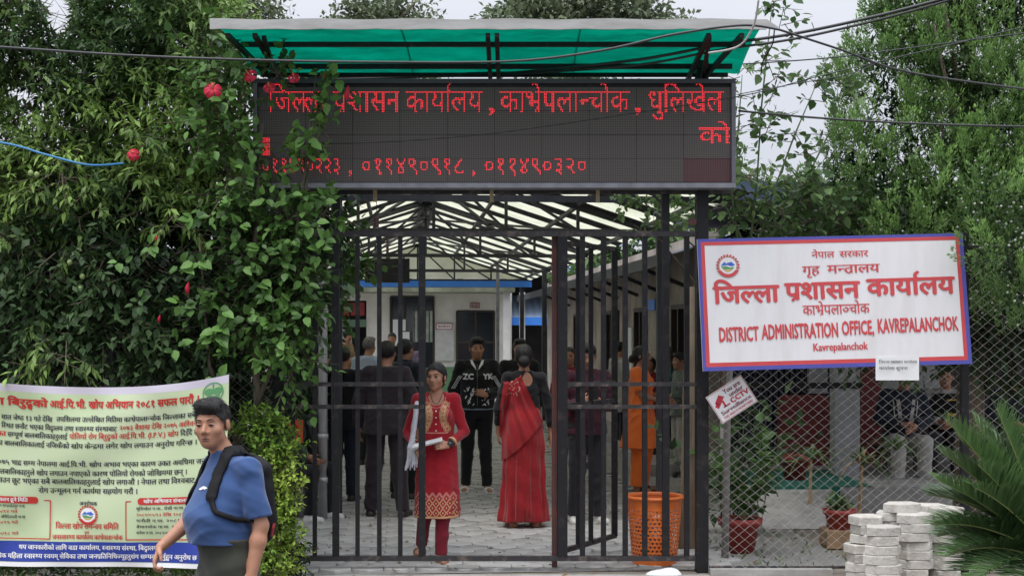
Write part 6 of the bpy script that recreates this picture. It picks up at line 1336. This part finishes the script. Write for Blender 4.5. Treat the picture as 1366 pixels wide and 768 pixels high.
for sg_ in (-1, 1):
    pts = [(.10, .13, 1.41), (.10, .07, 1.46), (.102, 0, 1.47), (.105, -.07, 1.44), (.11, -.13, 1.37), (.118, -.17, 1.29), (.13, -.17, 1.22), (.16, -.15, 1.17), (.2, -.08, 1.13), (.2, .02, 1.10), (.18, .1, 1.08)]
    Q = []
    for i in range(len(pts)-1):
        for k_ in range(4):
            p0, p1, p2, p3 = [Vector(pts[min(max(i+z_, 0), len(pts)-1)]) for z_ in (-1, 0, 1, 2)]; t_ = k_/4; p = .5*((2*p1)+(-p0+p2)*t_+(2*p0-5*p1+4*p2-p3)*t_*t_+(-p0+3*p1-3*p2+p3)*t_**3); p.x *= sg_; h_ = bv.find_nearest(p); Q.append((h_[0], h_[1]))
    b = MB()
    for i, (p, n_) in enumerate(Q):
        tg = (Q[min(i+1, len(Q)-1)][0]-Q[max(i-1, 0)][0]).normalized(); s_ = tg.cross(n_).normalized(); w_ = .029 if i < 24 else .013
        b.v += [tuple(p+n_*.002-s_*w_), tuple(p+n_*.014-s_*w_*.9), tuple(p+n_*.014+s_*w_*.9), tuple(p+n_*.002+s_*w_)]
    for i in range(len(Q)-1):
        for k_ in range(4): b.f.append((4*i+k_, 4*i+(k_+1) % 4, 4*i+4+(k_+1) % 4, 4*i+4+k_)); b.m.append(0)
    b.build('strap', M_bag, bg_, True, local=True)
b = MB(); b.tube([(.115, .165, 1.02), (.12, .17, 1.06), (.115, .18, 1.08)], .007, 5); b.build('red_tag', M_redc, bg_, local=True)
# woman in the red kurta
M_kur = mat('red kurta', (.36, .012, .022), .85, (.28, .01, .018), 5, .25, 220, spec=.2, sheen=.2); M_gold = mat('gold embroidery', (.55, .33, .16), .55); M_pink = mat('pink thread', (.50, .16, .13), .6)
kw = person('person', 'woman in a red embroidered kurta holding papers and stepping through the gate', at(582, 10.78), R(2), 1.52, fem=True, h=.0068, skin='mid', hair='tied', yaw=-20, pitch=2,
    pose=dict(ell=(.235, .02, 1.10), wrl=(.10, -.185, 1.005), elr=(-.245, .04, 1.09), wrr=(-.17, -.15, .985), hpr=(-.08, 0, .9), knr=(-.09, .05, .5), anr=(-.13, .18, .13), knl=(.06, -.035, .5), anl=(.04, -.06, .085)),
    hl=dict(d=(-1, -.25, .0), up=(.1, -.9, .4), side=(0, 0, 1), curl=.7), hr=dict(d=(.35, -.5, -.35), up=(-.3, -.2, 1), side=(1, 0, .3), curl=.6),
    top=dict(kind='kurta', m=M_kur, hem=.385, flare=.19, sleeve=1.72, grow=.012, scoop=.1, fold=.006, nf=5, wr=.0035), bottom=('leggings', M_maroon, .92), shoes=('sandal', M_sandal))
T = kw['t']; bv = bvh_of([kw['top']]); pr = Print()
def diamond(x, y, a, b_, w_, m): 
    q = [(x, y-b_), (x+a, y), (x, y+b_), (x-a, y)]
    for i in range(4): pr.line(q[i], q[(i+1) % 4], w_, m)
z0 = .40; 
for j in range(4):
    for i in range(-6, 7):
        x = i*.058+(.029 if j % 2 else 0); z = z0+.035+j*.04; diamond(x, z, .027, .036, .0075, 1 if j % 2 else 0); pr.disc(x, z, .007, .010, 0, 6)
for i in range(-26, 27): pr.rect(i*.007, .39, (i+1)*.007, .406, 0)
for i in range(-6, 6):
    x = i*.058; pr.line((x, .565), (x+.029, .605), .012, 1); pr.line((x+.029, .605), (x+.058, .565), .012, 1)
decal('hem_embroidery', pr, [M_gold, M_pink], bv, T, 0, .003)
pr = Print()
for sg_ in (-1, 1):
    for q in range(7):
        z = 1.335-q*.033; x = sg_*(.078-.028*math.sin(q*.55)+.012*q/7); pr.ring(x, z, .012, .022, 0, 10); pr.ring(x, z, .027, .032, 0, 10); pr.disc(x, z, .006, .006, 1, 6)
    for q in range(10): pr.line((sg_*(.115-.004*q), 1.36-q*.022), (sg_*(.115-.004*(q+1)), 1.36-(q+1)*.022), .007, 1)
for q in range(16): a = math.pi*(q/16); pr.line((.08*math.cos(a)*1.0, 1.40-.09*math.sin(a)), (.08*math.cos(a+.196), 1.40-.09*math.sin(a+.196)), .006, 1)
for q in range(4): pr.disc(0, 1.285-q*.055, .0065, .0065, 2, 8)
for q in range(-5, 5): pr.rect(q*.02, 1.095, (q+1)*.02, 1.107, 1)
decal('chest_embroidery', pr, [M_gold, M_pink, M_whites], bv, T, 0, .003)
for sg_, wq in ((1, 'wrl'), (-1, 'wrr')):
    w_ = kw['J'][wq]; e = kw['J']['el'+wq[-1]]; d = (w_-e).normalized(); c_ = e.lerp(w_, .76); b = MB(); b.tube([c_-d*.01, c_+d*.01], [.045, .042], 12, cap=False); b.build('cuff_trim', M_gold, T, True, local=True)
w_ = kw['J']['wrl']; d = (w_-kw['J']['ell']).normalized(); b = MB(); b.tube([w_-d*.045, w_-d*.02], [.033, .032], 12, cap=False); b.build('watch_strap', M_blk2, T, True, local=True); b = MB(); c_ = w_-d*.03+Vector((.0, -.036, 0)); b.tube([c_, c_+Vector((0, -.008, 0))], .022, 14); b.build('watch_face', M_glass, T, True, local=True)
b = MB(); nb = kw['J']['nb']
b.tube([nb+Vector((.055*math.cos(a), -.035-.055*abs(math.sin(a))-.0, .02-.1*math.sin(a)**2)) for a in [math.pi*q/12 for q in range(13)]], .0025, 5); b.build('necklace', M_blk2, T, True, local=True)
for sg_ in (-1, 1):
    b = MB(); c_ = kw['L'](.081*sg_, .0, -.038); b.tube([c_, c_+Vector((0, 0, -.012))], .006, 8); b.build('earring', M_gold, T, True, local=True)
sc = thing('scarf', 'folded white scarf hanging from the right arm of the woman in the red kurta', 'scarf', at(582, 10.78), R(2), None, 1.52/1.7)
M_scarf = mat('white scarf', (.62, .62, .66), .9, (.5, .5, .56), 8, .2, 100)
g = SDF((-.4, -.35, .6), (.1, .2, 1.45), .009); pts = [(-.155, .02, 1.40), (-.165, -.075, 1.30), (-.185, -.10, 1.15), (-.2, -.12, 1.03), (-.22, -.15, .98)]
for a, c_ in zip(pts, pts[1:]): g.cap(a, .022, c_, .024, .01)
for q in range(6): g.cap((-.22+.012*q, -.19+.01*(q % 2), .99), .012, (-.25+.018*q, -.20+.02*(q % 3), .80+.02*(q % 2)), .007, .008)
g.folds(.003, 40, 5); sdf_obj('scarf', g, M_scarf, sc)
pp = thing('papers', 'folded white papers held at the waist by the woman in the red kurta', 'papers', at(582, 10.78), R(2), None, 1.52/1.7)
for q in range(4):
    b = MB(); b.v = [(-.20, -.27, .975+.004*q), (.055, -.215-.004*q, 1.035+.004*q), (.05, -.13, 1.055+.004*q), (-.19, -.17, 1.0+.004*q)]; b.v += [(x, y, z+.0015) for x, y, z in b.v]; b.f = [(3, 2, 1, 0), (4, 5, 6, 7), (0, 1, 5, 4), (1, 2, 6, 5), (2, 3, 7, 6), (3, 0, 4, 7)]; b.m = [0]*6; b.build('sheet', M_paper, pp, local=True)
# man in the black printed jacket
jk = person('person', 'young man in a black zip jacket lettered in white walking towards the gate', at(636, 15.5), R(4), 1.69, h=.0095, skin='mid', hair='full', yaw=8, pitch=4,
    pose=dict(elr=(-.25, .05, 1.12), wrr=(-.2, .03, .90), ell=(.245, .03, 1.10), wrl=(.09, -.17, 1.06), knl=(.09, -.03, .5), anl=(.11, -.06, .085), knr=(-.10, .02, .5), anr=(-.12, .03, .085)), hl=dict(d=(-.8, -.4, .35), up=(.2, -.9, .2), side=(0, 0, 1), curl=.7),
    top=dict(kind='jacket', m=M_blk2, hem=.93, sleeve=1.93, grow=.036, wr=.007), bottom=('trousers', M_blk2, 1.0), shoes=('sandal', M_whites))
T = jk['t']; bv = bvh_of([jk['top']]); pr = Print(); pr.text('ZC', -.155, 1.235, .085, 0, .05); pr.text('YK', .065, 1.235, .085, 0, .05)
for sg_ in (-1, 1):
    for q in range(3): 
        for k_ in range(5): a = (sg_*(.172+.012*q), 1.25+.008*q); pr.line((sg_*(.165+.016*q+.016*k_), 1.27-.028*k_), (sg_*(.165+.016*q+.016*(k_+1)), 1.27-.028*(k_+1)), .006, 0)
    rr = random.Random(4+sg_)
    for q in range(16): x = sg_*rr.uniform(.045, .13); z = rr.uniform(.95, 1.12); pr.line((x, z), (x+rr.uniform(-.025, .025), z+rr.uniform(.01, .045)), rr.uniform(.006, .014), 0)
for k_ in range(16): pr.line((0, .95+k_*.028), (0, .975+k_*.028), .004, 1)
decal('jacket_print', pr, [M_bw, M_grey], bv, T, 0, .004)
M_sky = cloth('pale blue shirt', (.35, .48, .56))
g = SDF((-.2, -.2, .8), (.2, .2, 1.6), .009); g.rings([(.90, 0, 0, .19, .14), (.95, 0, 0, .185, .135)], .01, grow=.0); sdf_obj('undershirt', g, M_sky, T)
b = MB()
for sg_ in (-1, 1): b.add([(sg_*.012, -.135, 1.335), (sg_*.065, -.10, 1.40), (sg_*.075, -.07, 1.445), (sg_*.05, -.085, 1.44), (sg_*.02, -.125, 1.375)], [(0, 1, 2, 3, 4)])
b.build('collar', M_bw, T, local=True)
# woman in the saree, from behind
M_sar = mat('red saree', (.40, .006, .012), .7, (.27, .004, .009), 5, .4, 90, spec=.4, sheen=.3, trans=.12)
def drape(g, J):
    g.cap((.0, .09, 1.36), .055, (.15, .055, 1.40), .06, .03); g.cap((.16, .06, 1.38), .065, (.19, .085, 1.12), .05, .03); g.cap((.12, .10, 1.30), .07, (.02, .115, 1.05), .07, .04)
sw = person('person', 'woman in a red saree and black blouse seen from behind', at(699, 12.65), R(186), 1.645, fem=True, h=.009, skin='mid', hair='bun', face=False, pitch=-4, yaw=-5,
    pose=dict(ell=(.24, .04, 1.10), wrl=(.235, -.03, .88), elr=(-.235, .04, 1.10), wrr=(-.245, .02, .86)), shoes=('sandal', M_sandal),
    top=dict(kind='blouse', m=M_blk2, hem=1.1, sleeve=1.7, grow=.010), extra=lambda g, J: g.ell((-.02, .085, 1.375), (.05, .04, .075), .01, sub=True))
T = sw['t']; g = SDF((-.36, -.36, .0), (.36, .36, 1.5), .010)
g.rings([(.07, 0, .01, .225, .17), (.3, 0, .01, .205, .16), (.6, 0, .01, .192, .15), (.85, 0, .01, .188, .148), (1.0, 0, .01, .165, .13), (1.12, 0, .0, .14, .108)], .02, fold=.014, nf=11, ph=.6, lean=2.5)
X, Y, Z = np.meshgrid(*g.ax, indexing='ij', sparse=True); g.D += (.003*np.sin(38*(Z*.7-X*.5))).astype(np.float32)
so_ = sdf_obj('saree', g, M_sar, T); bvu = bvh_of([so_, sw['top']])
nu_, nv_ = 30, 46; XX = np.zeros((nv_+1, nu_+1)); ZZ = XX.copy(); YY = XX.copy()
for j in range(nv_+1):
    for i in range(nu_+1):
        u, v = i/nu_, j/nv_; tx0, tz0, tx1, tz1 = .035, 1.395, .195, 1.33; bx0, bz0, bx1, bz1 = -.165, .98, .21, .62
        v2 = v; xl = tx0+(bx0-tx0)*v2**1.1; zl = tz0+(bz0-tz0)*v2; xr_ = tx1+(bx1-tx1)*v2+.03*math.sin(math.pi*min(1, v2*1.3)); zr = tz1+(bz1-tz1)*v2
        x, z = xl+(xr_-xl)*u, zl+(zr-zl)*u-.02*math.sin(math.pi*u); XX[j, i] = x; ZZ[j, i] = z
        h_ = bvu.ray_cast(Vector((x, 1, z)), Vector((0, -1, 0))); YY[j, i] = h_[0].y if h_[0] is not None else -.02
for _ in range(10):
    Pd = np.pad(YY, 1, mode='edge'); av = (Pd[:-2, 1:-1]+Pd[2:, 1:-1]+Pd[1:-1, :-2]+Pd[1:-1, 2:])/4; YY = np.maximum(YY, av) if _ < 4 else av*.5+YY*.5
b = MB(); rows_ = []
for j in range(-4, nv_+1):
    for i in range(nu_+1):
        u = i/nu_; jj = max(j, 0); wv = .007*math.sin(u*26+jj*.07)+.004*math.sin(u*47+1+jj*.1); x, z, y = XX[jj, i], ZZ[jj, i], YY[jj, i]+.016+wv
        if j < 0: k_ = -j; z += (.018, .02, .005, -.05)[k_-1]; y -= (.03, .07, .105, .125)[k_-1]
        b.v.append((x, y, z))
for j in range(nv_+4):
    for i in range(nu_): a_ = j*(nu_+1)+i; b.f.append((a_, a_+1, a_+nu_+2, a_+nu_+1)); b.m.append(0)
n_ = len(b.v); b.v += [(x, y-.006, z) for x, y, z in b.v]; b.f += [tuple(q+n_ for q in f)[::-1] for f in list(b.f)]; b.m = [0]*len(b.f)
so_ = b.build('saree_drape', M_sar, T, True, local=True); pr = Print()
rr = random.Random(9)
for q in range(26): x, z = rr.uniform(.05, .18), rr.uniform(1.22, 1.36); pr.disc(-x, z, .007, .007, 0, 6)
decal('saree_sequins', pr, [mat('sequin', (.6, .25, .2), .4)], bvh_of([so_]), T, R(180), .004)
# the others: name, X px, Y, rz, H and clothes
M_suit = cloth('dark plum suit', (.030, .022, .028)); M_navy = cloth('navy cloth', (.016, .02, .035)); M_tan = cloth('tan jacket', (.36, .22, .12)); M_lb2 = cloth('light blue shirt', (.38, .45, .55)); M_grc = cloth('grey cloth', (.12, .125, .135)); M_jns = cloth('faded jeans', (.13, .17, .21)); M_or2 = mat('orange cloth', (.93, .19, .022), .8, (.85, .16, .018), 5, .2, 200, sheen=.2); M_chk = cloth('maroon checked shirt', (.07, .014, .024), (.035, .012, .02), scale=25); M_teal = cloth('teal cloth', (.06, .15, .17)); M_gchk = cloth('grey green check', (.16, .19, .17), (.09, .11, .10), scale=22); M_lil = cloth('lilac shirt', (.26, .2, .34)); M_redk = cloth('red cloth', (.25, .02, .03)); M_cream2 = cloth('cream cloth', (.42, .40, .37)); M_yel = cloth('yellow cloth', (.55, .35, .05))
sm_ = person('person', 'man in a dark plum suit standing with his back to the gate', at(516, 13.35), R(172), 1.67, h=.0105, face=False, hair='short', top=dict(kind='suit_jacket', m=M_suit, hem=.80, sleeve=1.92, grow=.04, wr=.006), bottom=('trousers', M_suit, 1.15), shoes=('shoe', M_shoe), wide=1.1,
    pose=dict(ell=(.27, .03, 1.10), wrl=(.285, -.05, .85), elr=(-.27, .03, 1.10), wrr=(-.285, -.04, .85), hpl=(.1, 0, .9), knl=(.12, 0, .5), anl=(.15, .02, .085), hpr=(-.1, 0, .9), knr=(-.12, 0, .5), anr=(-.16, .02, .085)))
person('person', 'man in a black jacket with a gold collar edge beyond the dark plum suit', at(540, 14.8), R(150), 1.68, h=.011, face=False, top=dict(kind='jacket', m=M_navy, hem=.85, sleeve=1.9, grow=.03, collar=True), bottom=('trousers', M_blk2, 1.1), shoes=('shoe', M_shoe))
person('person', 'man in a tan jacket looking down at his phone near the office block', CY(-1.08, 28.5)[:2]+(.0,), R(70), 1.78, h=.013, pitch=22, top=dict(kind='jacket', m=M_tan, hem=.88, sleeve=1.9, grow=.03), bottom=('jeans', M_jns, 1.1), shoes=('shoe', M_shoe), pose=dict(wrl=(.08, -.27, 1.12), wrr=(-.08, -.27, 1.12), ell=(.22, -.03, 1.1), elr=(-.22, -.03, 1.1)))
person('person', 'grey-haired person in a light blue shirt with back turned', at(492, 18.5), R(160), 1.68, h=.012, hmat=M_hairgrey, hair='full', face=False, top=dict(kind='shirt', m=M_lb2, hem=.86, sleeve=1.5, grow=.02), bottom=('trousers', M_jean, 1.1), shoes=('shoe', M_shoe))
person('person', 'man in a dark jacket facing the camera in front of the glazed door', at(523, 26), R(0), 1.73, h=.013, top=dict(kind='jacket', m=M_blk2, hem=.88, sleeve=1.9, grow=.03), bottom=('trousers', M_blk2, 1.1), shoes=('shoe', M_shoe))
person('person', 'person in a grey patterned shirt and black trousers left of the drain pipe', at(407, 14.4), R(150), 1.60, h=.012, face=False, top=dict(kind='shirt', m=M_grc, hem=.92, sleeve=1.6, grow=.02), bottom=('trousers', M_blk2, 1.15), shoes=('shoe', M_shoe))
person('person', 'person in a white shirt half hidden by the drain pipe', at(433, 15.6), R(185), 1.62, h=.012, face=False, top=dict(kind='shirt', m=M_lb2, hem=.92, sleeve=1.6, grow=.02), bottom=('trousers', M_blk2, 1.15), shoes=('shoe', M_shoe))
person('person', 'man in black with a shoulder bag between the drain pipe and the plum suit', at(458, 14.6), R(170), 1.6, h=.012, face=False, top=dict(kind='jacket', m=M_blk2, hem=.8, sleeve=1.9, grow=.035), bottom=('trousers', M_navy, 1.1), shoes=('shoe', M_shoe))
person('person', 'woman in a lilac top behind the hedge end at the left gate post', at(384, 15.2), R(120), 1.52, fem=True, h=.012, face=False, hair='bun', top=dict(kind='top', m=M_lil, hem=.75, sleeve=1.4, grow=.02), bottom=('trousers', M_blk2, 1.1), shoes=('shoe', M_shoe))
SEAT = dict(pel=(0, 0, .50), waist=(0, -.03, .65), chest=(0, -.06, .84), nb=(0, -.07, .99), head=(0, -.11, 1.135), shl=(.172, -.055, .945), ell=(.225, -.12, .70), wrl=(.10, -.36, .62), shr=(-.172, -.055, .945), elr=(-.225, -.12, .70), wrr=(-.08, -.36, .62), hpl=(.09, -.02, .47), knl=(.13, -.42, .48), anl=(.13, -.40, .085), hpr=(-.09, -.02, .47), knr=(-.13, -.42, .48), anr=(-.13, -.40, .085))
sp = person('person', 'crouched dark-haired person in black holding an orange folder low behind the left gate leaf', at(381, 13.3), R(60), 1.62, h=.011, pitch=20, top=dict(kind='top', m=M_blk2, hem=.44, sleeve=1.9, grow=.025), bottom=('trousers', M_blk2, 1.1), shoes=('shoe', M_whites), pose=SEAT, face=False)
b = MB(); b.box((PX(384, 13.1), 13.08, .72), (PX(404, 13.1), 13.12, .93)); o = b.build('folder', mat('orange folder', (.7, .09, .03), .5)); setp(o, 'orange red folder held by the crouched person at the left', 'folder')
b = MB(); b.box((PX(370, 13.4), 13.25, 0), (PX(398, 13.4), 13.7, .44)); o = b.build('low_wall', M_conc); setp(o, 'low concrete ledge under the crouched person at the left', 'ledge')
b = MB(); b.box((PX(402, 13.5), 13.3, 0), (PX(428, 13.5), 13.55, .14)); o = b.build('broken_block', M_conl); setp(o, 'broken pale concrete lump at the foot of the drain pipe', 'rubble')
ow = person('person', 'woman in a long orange kurta and orange trousers facing right', at(855, 15.5), R(70), 1.6, fem=True, h=.0105, hair='bun', yaw=0, face=True,
    top=dict(kind='kurta', m=M_or2, hem=.52, flare=.25, sleeve=.8, grow=.03, fold=.012, nf=6), wide=1.15, bottom=('trousers', M_or2, 1.5), shoes=('sandal', M_shoe), pose=dict(ell=(.2, -.06, 1.12), wrl=(.12, -.3, 1.05), elr=(-.2, -.06, 1.12), wrr=(-.1, -.3, 1.05)))
cm_ = person('person', 'man in a maroon checked shirt and dark trousers with white shoes looking at his phone', at(783, 12.95), R(10), 1.65, h=.0095, hair='full', pitch=18, yaw=-8,
    top=dict(kind='shirt', m=M_chk, hem=.84, sleeve=1.9, grow=.022), bottom=('trousers', M_jean, 1.1), shoes=('shoe', M_whites), pose=dict(ell=(.24, -.0, 1.1), wrl=(.1, -.22, 1.1), elr=(-.24, -.0, 1.1), wrr=(-.08, -.24, 1.14), anl=(.12, .0, .085), anr=(-.12, .04, .085)), hl=dict(d=(-.7, -.3, .4), up=(0, -1, 0), side=(0, 0, 1), curl=.8), hr=dict(d=(.6, -.3, .5), up=(0, -1, 0), side=(0, 0, 1), curl=.8))
b = MB(); b.box((-.03, -.30, 1.14), (.03, -.29, 1.27)); ph = thing('phone', 'mobile phone held by the man in the maroon checked shirt', 'phone', at(783, 12.95), R(10)); b.build('case', M_black, ph, local=True)
person('person', 'woman with a red and white scarf behind the wicket gate', at(760, 16.2), R(-10), 1.58, fem=True, h=.012, hair='long', top=dict(kind='kurta', m=M_redk, hem=.55, flare=.2, sleeve=1.6, grow=.02), bottom=('trousers', M_jean, 1.1), shoes=('sandal', M_shoe))
person('person', 'dark-haired man in black seen over the shoulder of the woman in the saree', at(693, 16.4), R(8), 1.67, h=.012, hair='full', top=dict(kind='jacket', m=M_blk2, hem=.85, sleeve=1.9, grow=.03), bottom=('trousers', M_jean, 1.1), shoes=('shoe', M_shoe))
person('person', 'man in a grey green checked shirt facing left beside the rough trunk', at(908, 17.2), R(-75), 1.5, h=.011, hair='full', top=dict(kind='shirt', m=M_gchk, hem=.82, sleeve=1.5, grow=.022), bottom=('trousers', M_cream2, 1.1), shoes=('shoe', M_shoe), pose=dict(ell=(.2, -.08, 1.12), wrl=(.12, -.3, 1.08), elr=(-.22, .0, 1.1), wrr=(-.2, -.12, .9)))
person('person', 'person in a teal shirt waiting by the side building', at(894, 19.5), R(-60), 1.55, h=.013, top=dict(kind='shirt', m=M_teal, hem=.84, sleeve=1.2, grow=.02), bottom=('trousers', M_blk2, 1.1), shoes=('shoe', M_shoe))
person('person', 'girl in dark red waiting between the orange kurta and the side building', at(868, 18.6), R(-30), 1.42, fem=True, h=.013, hair='tied', top=dict(kind='kurta', m=M_redk, hem=.5, flare=.2, sleeve=1.4, grow=.02), bottom=('trousers', M_blk2, 1.1), shoes=('shoe', M_shoe))
person('person', 'person in a grey blue shirt and patterned headscarf beyond the woman in the red kurta', at(556, 18.5), R(190), 1.5, fem=True, h=.013, hair='bun', hmat=M_lil, face=False, top=dict(kind='shirt', m=M_grc, hem=.8, sleeve=1.5, grow=.03), bottom=('trousers', M_jean, 1.1), shoes=('shoe', M_shoe))
person('person', 'person in a white kurta far down the courtyard left of the orange kurta', at(827, 21), R(120), 1.6, h=.013, face=False, top=dict(kind='kurta', m=M_cream2, hem=.6, flare=.2, sleeve=1.6, grow=.02), bottom=('trousers', M_jean, 1.1), shoes=('shoe', M_shoe))
# seated behind the chain-link fence
SEAT2 = dict(SEAT); SEAT2.update(wrl=(.06, -.28, .64), wrr=(-.04, -.28, .66), ell=(.25, -.08, .70), elr=(-.25, -.08, .70))
z_ = .12
s1 = person('person', 'seated man in a navy jacket with pale front panels and light trousers behind the fence', (PX(1203, 14.9), 14.9, z_), R(-2), 1.72, h=.0105, pose=SEAT2, hair='short', top=dict(kind='jacket', m=M_navy, hem=.46, sleeve=1.9, grow=.035), bottom=('trousers', M_cream2, 1.15), shoes=('shoe', M_shoe))
pr = Print()
for sg_ in (-1, 1):
    for k_ in range(6): pr.line((sg_*(.045+.006*k_), .64+.045*k_), (sg_*(.045+.006*(k_+1)), .64+.045*(k_+1)), .035, 0); pr.line((sg_*(.105+.003*k_), .66+.04*k_), (sg_*(.105+.003*(k_+1)), .66+.04*(k_+1)), .012, 0)
decal('pale_panels', pr, [M_cream2], bvh_of([s1['top']]), s1['t'], 0, .004)
s2 = person('person', 'seated man in a dark vest with white sleeves and a yellow cloth', (PX(1262, 15.4), 15.4, z_), R(-20), 1.7, h=.0115, pose=SEAT2, hair='short', top=dict(kind='shirt', m=M_cream2, hem=.46, sleeve=1.9, grow=.018), bottom=('trousers', M_jean, 1.15), shoes=('shoe', M_shoe))
g = SDF((-.3, -.35, .4), (.3, .2, 1.05), .011); g.rings([(.5, 0, -.02, .17, .14), (.65, 0, -.03, .165, .13), (.84, 0, -.06, .18, .14), (.96, 0, -.065, .13, .1)], .02, grow=.018); sdf_obj('vest', g, M_blk2, s2['t'])
pr = Print(); pr.rect(.02, .72, .12, .9, 0, 4); decal('yellow_cloth', pr, [M_yel], bvh_of([s2['t'].children[-1]]) if s2['t'].children else bvh_of([s2['top']]), s2['t'], 0, .006)
person('person', 'seated person in dark clothes at the right edge behind the fence', (PX(1350, 15.2), 15.2, z_), R(-10), 1.7, h=.0125, pose=SEAT2, hair='short', top=dict(kind='shirt', m=M_navy, hem=.46, sleeve=1.9, grow=.02), bottom=('trousers', M_jean, 1.15), shoes=('shoe', M_shoe))
for px, Yc, lb_ in ((1203, 14.93, 'plain bench under the seated man in the navy jacket'), (1262, 15.43, 'plain bench under the seated man in the dark vest'), (1350, 15.23, 'plain bench under the seated person at the right edge')):
    t = thing('bench', lb_, 'bench', (PX(px, Yc), Yc, .26)); x0 = PX(px, Yc); b = MB(); b.box((x0-.24, Yc-.12, .50), (x0+.24, Yc+.25, .54)); b.build('seat', M_wood, t)
    for dx in (-.2, .2):
        for dy in (-.08, .2): b = MB(); b.box((x0+dx-.02, Yc+dy-.02, .26), (x0+dx+.02, Yc+dy+.02, .50)); b.build('leg', M_wood, t)
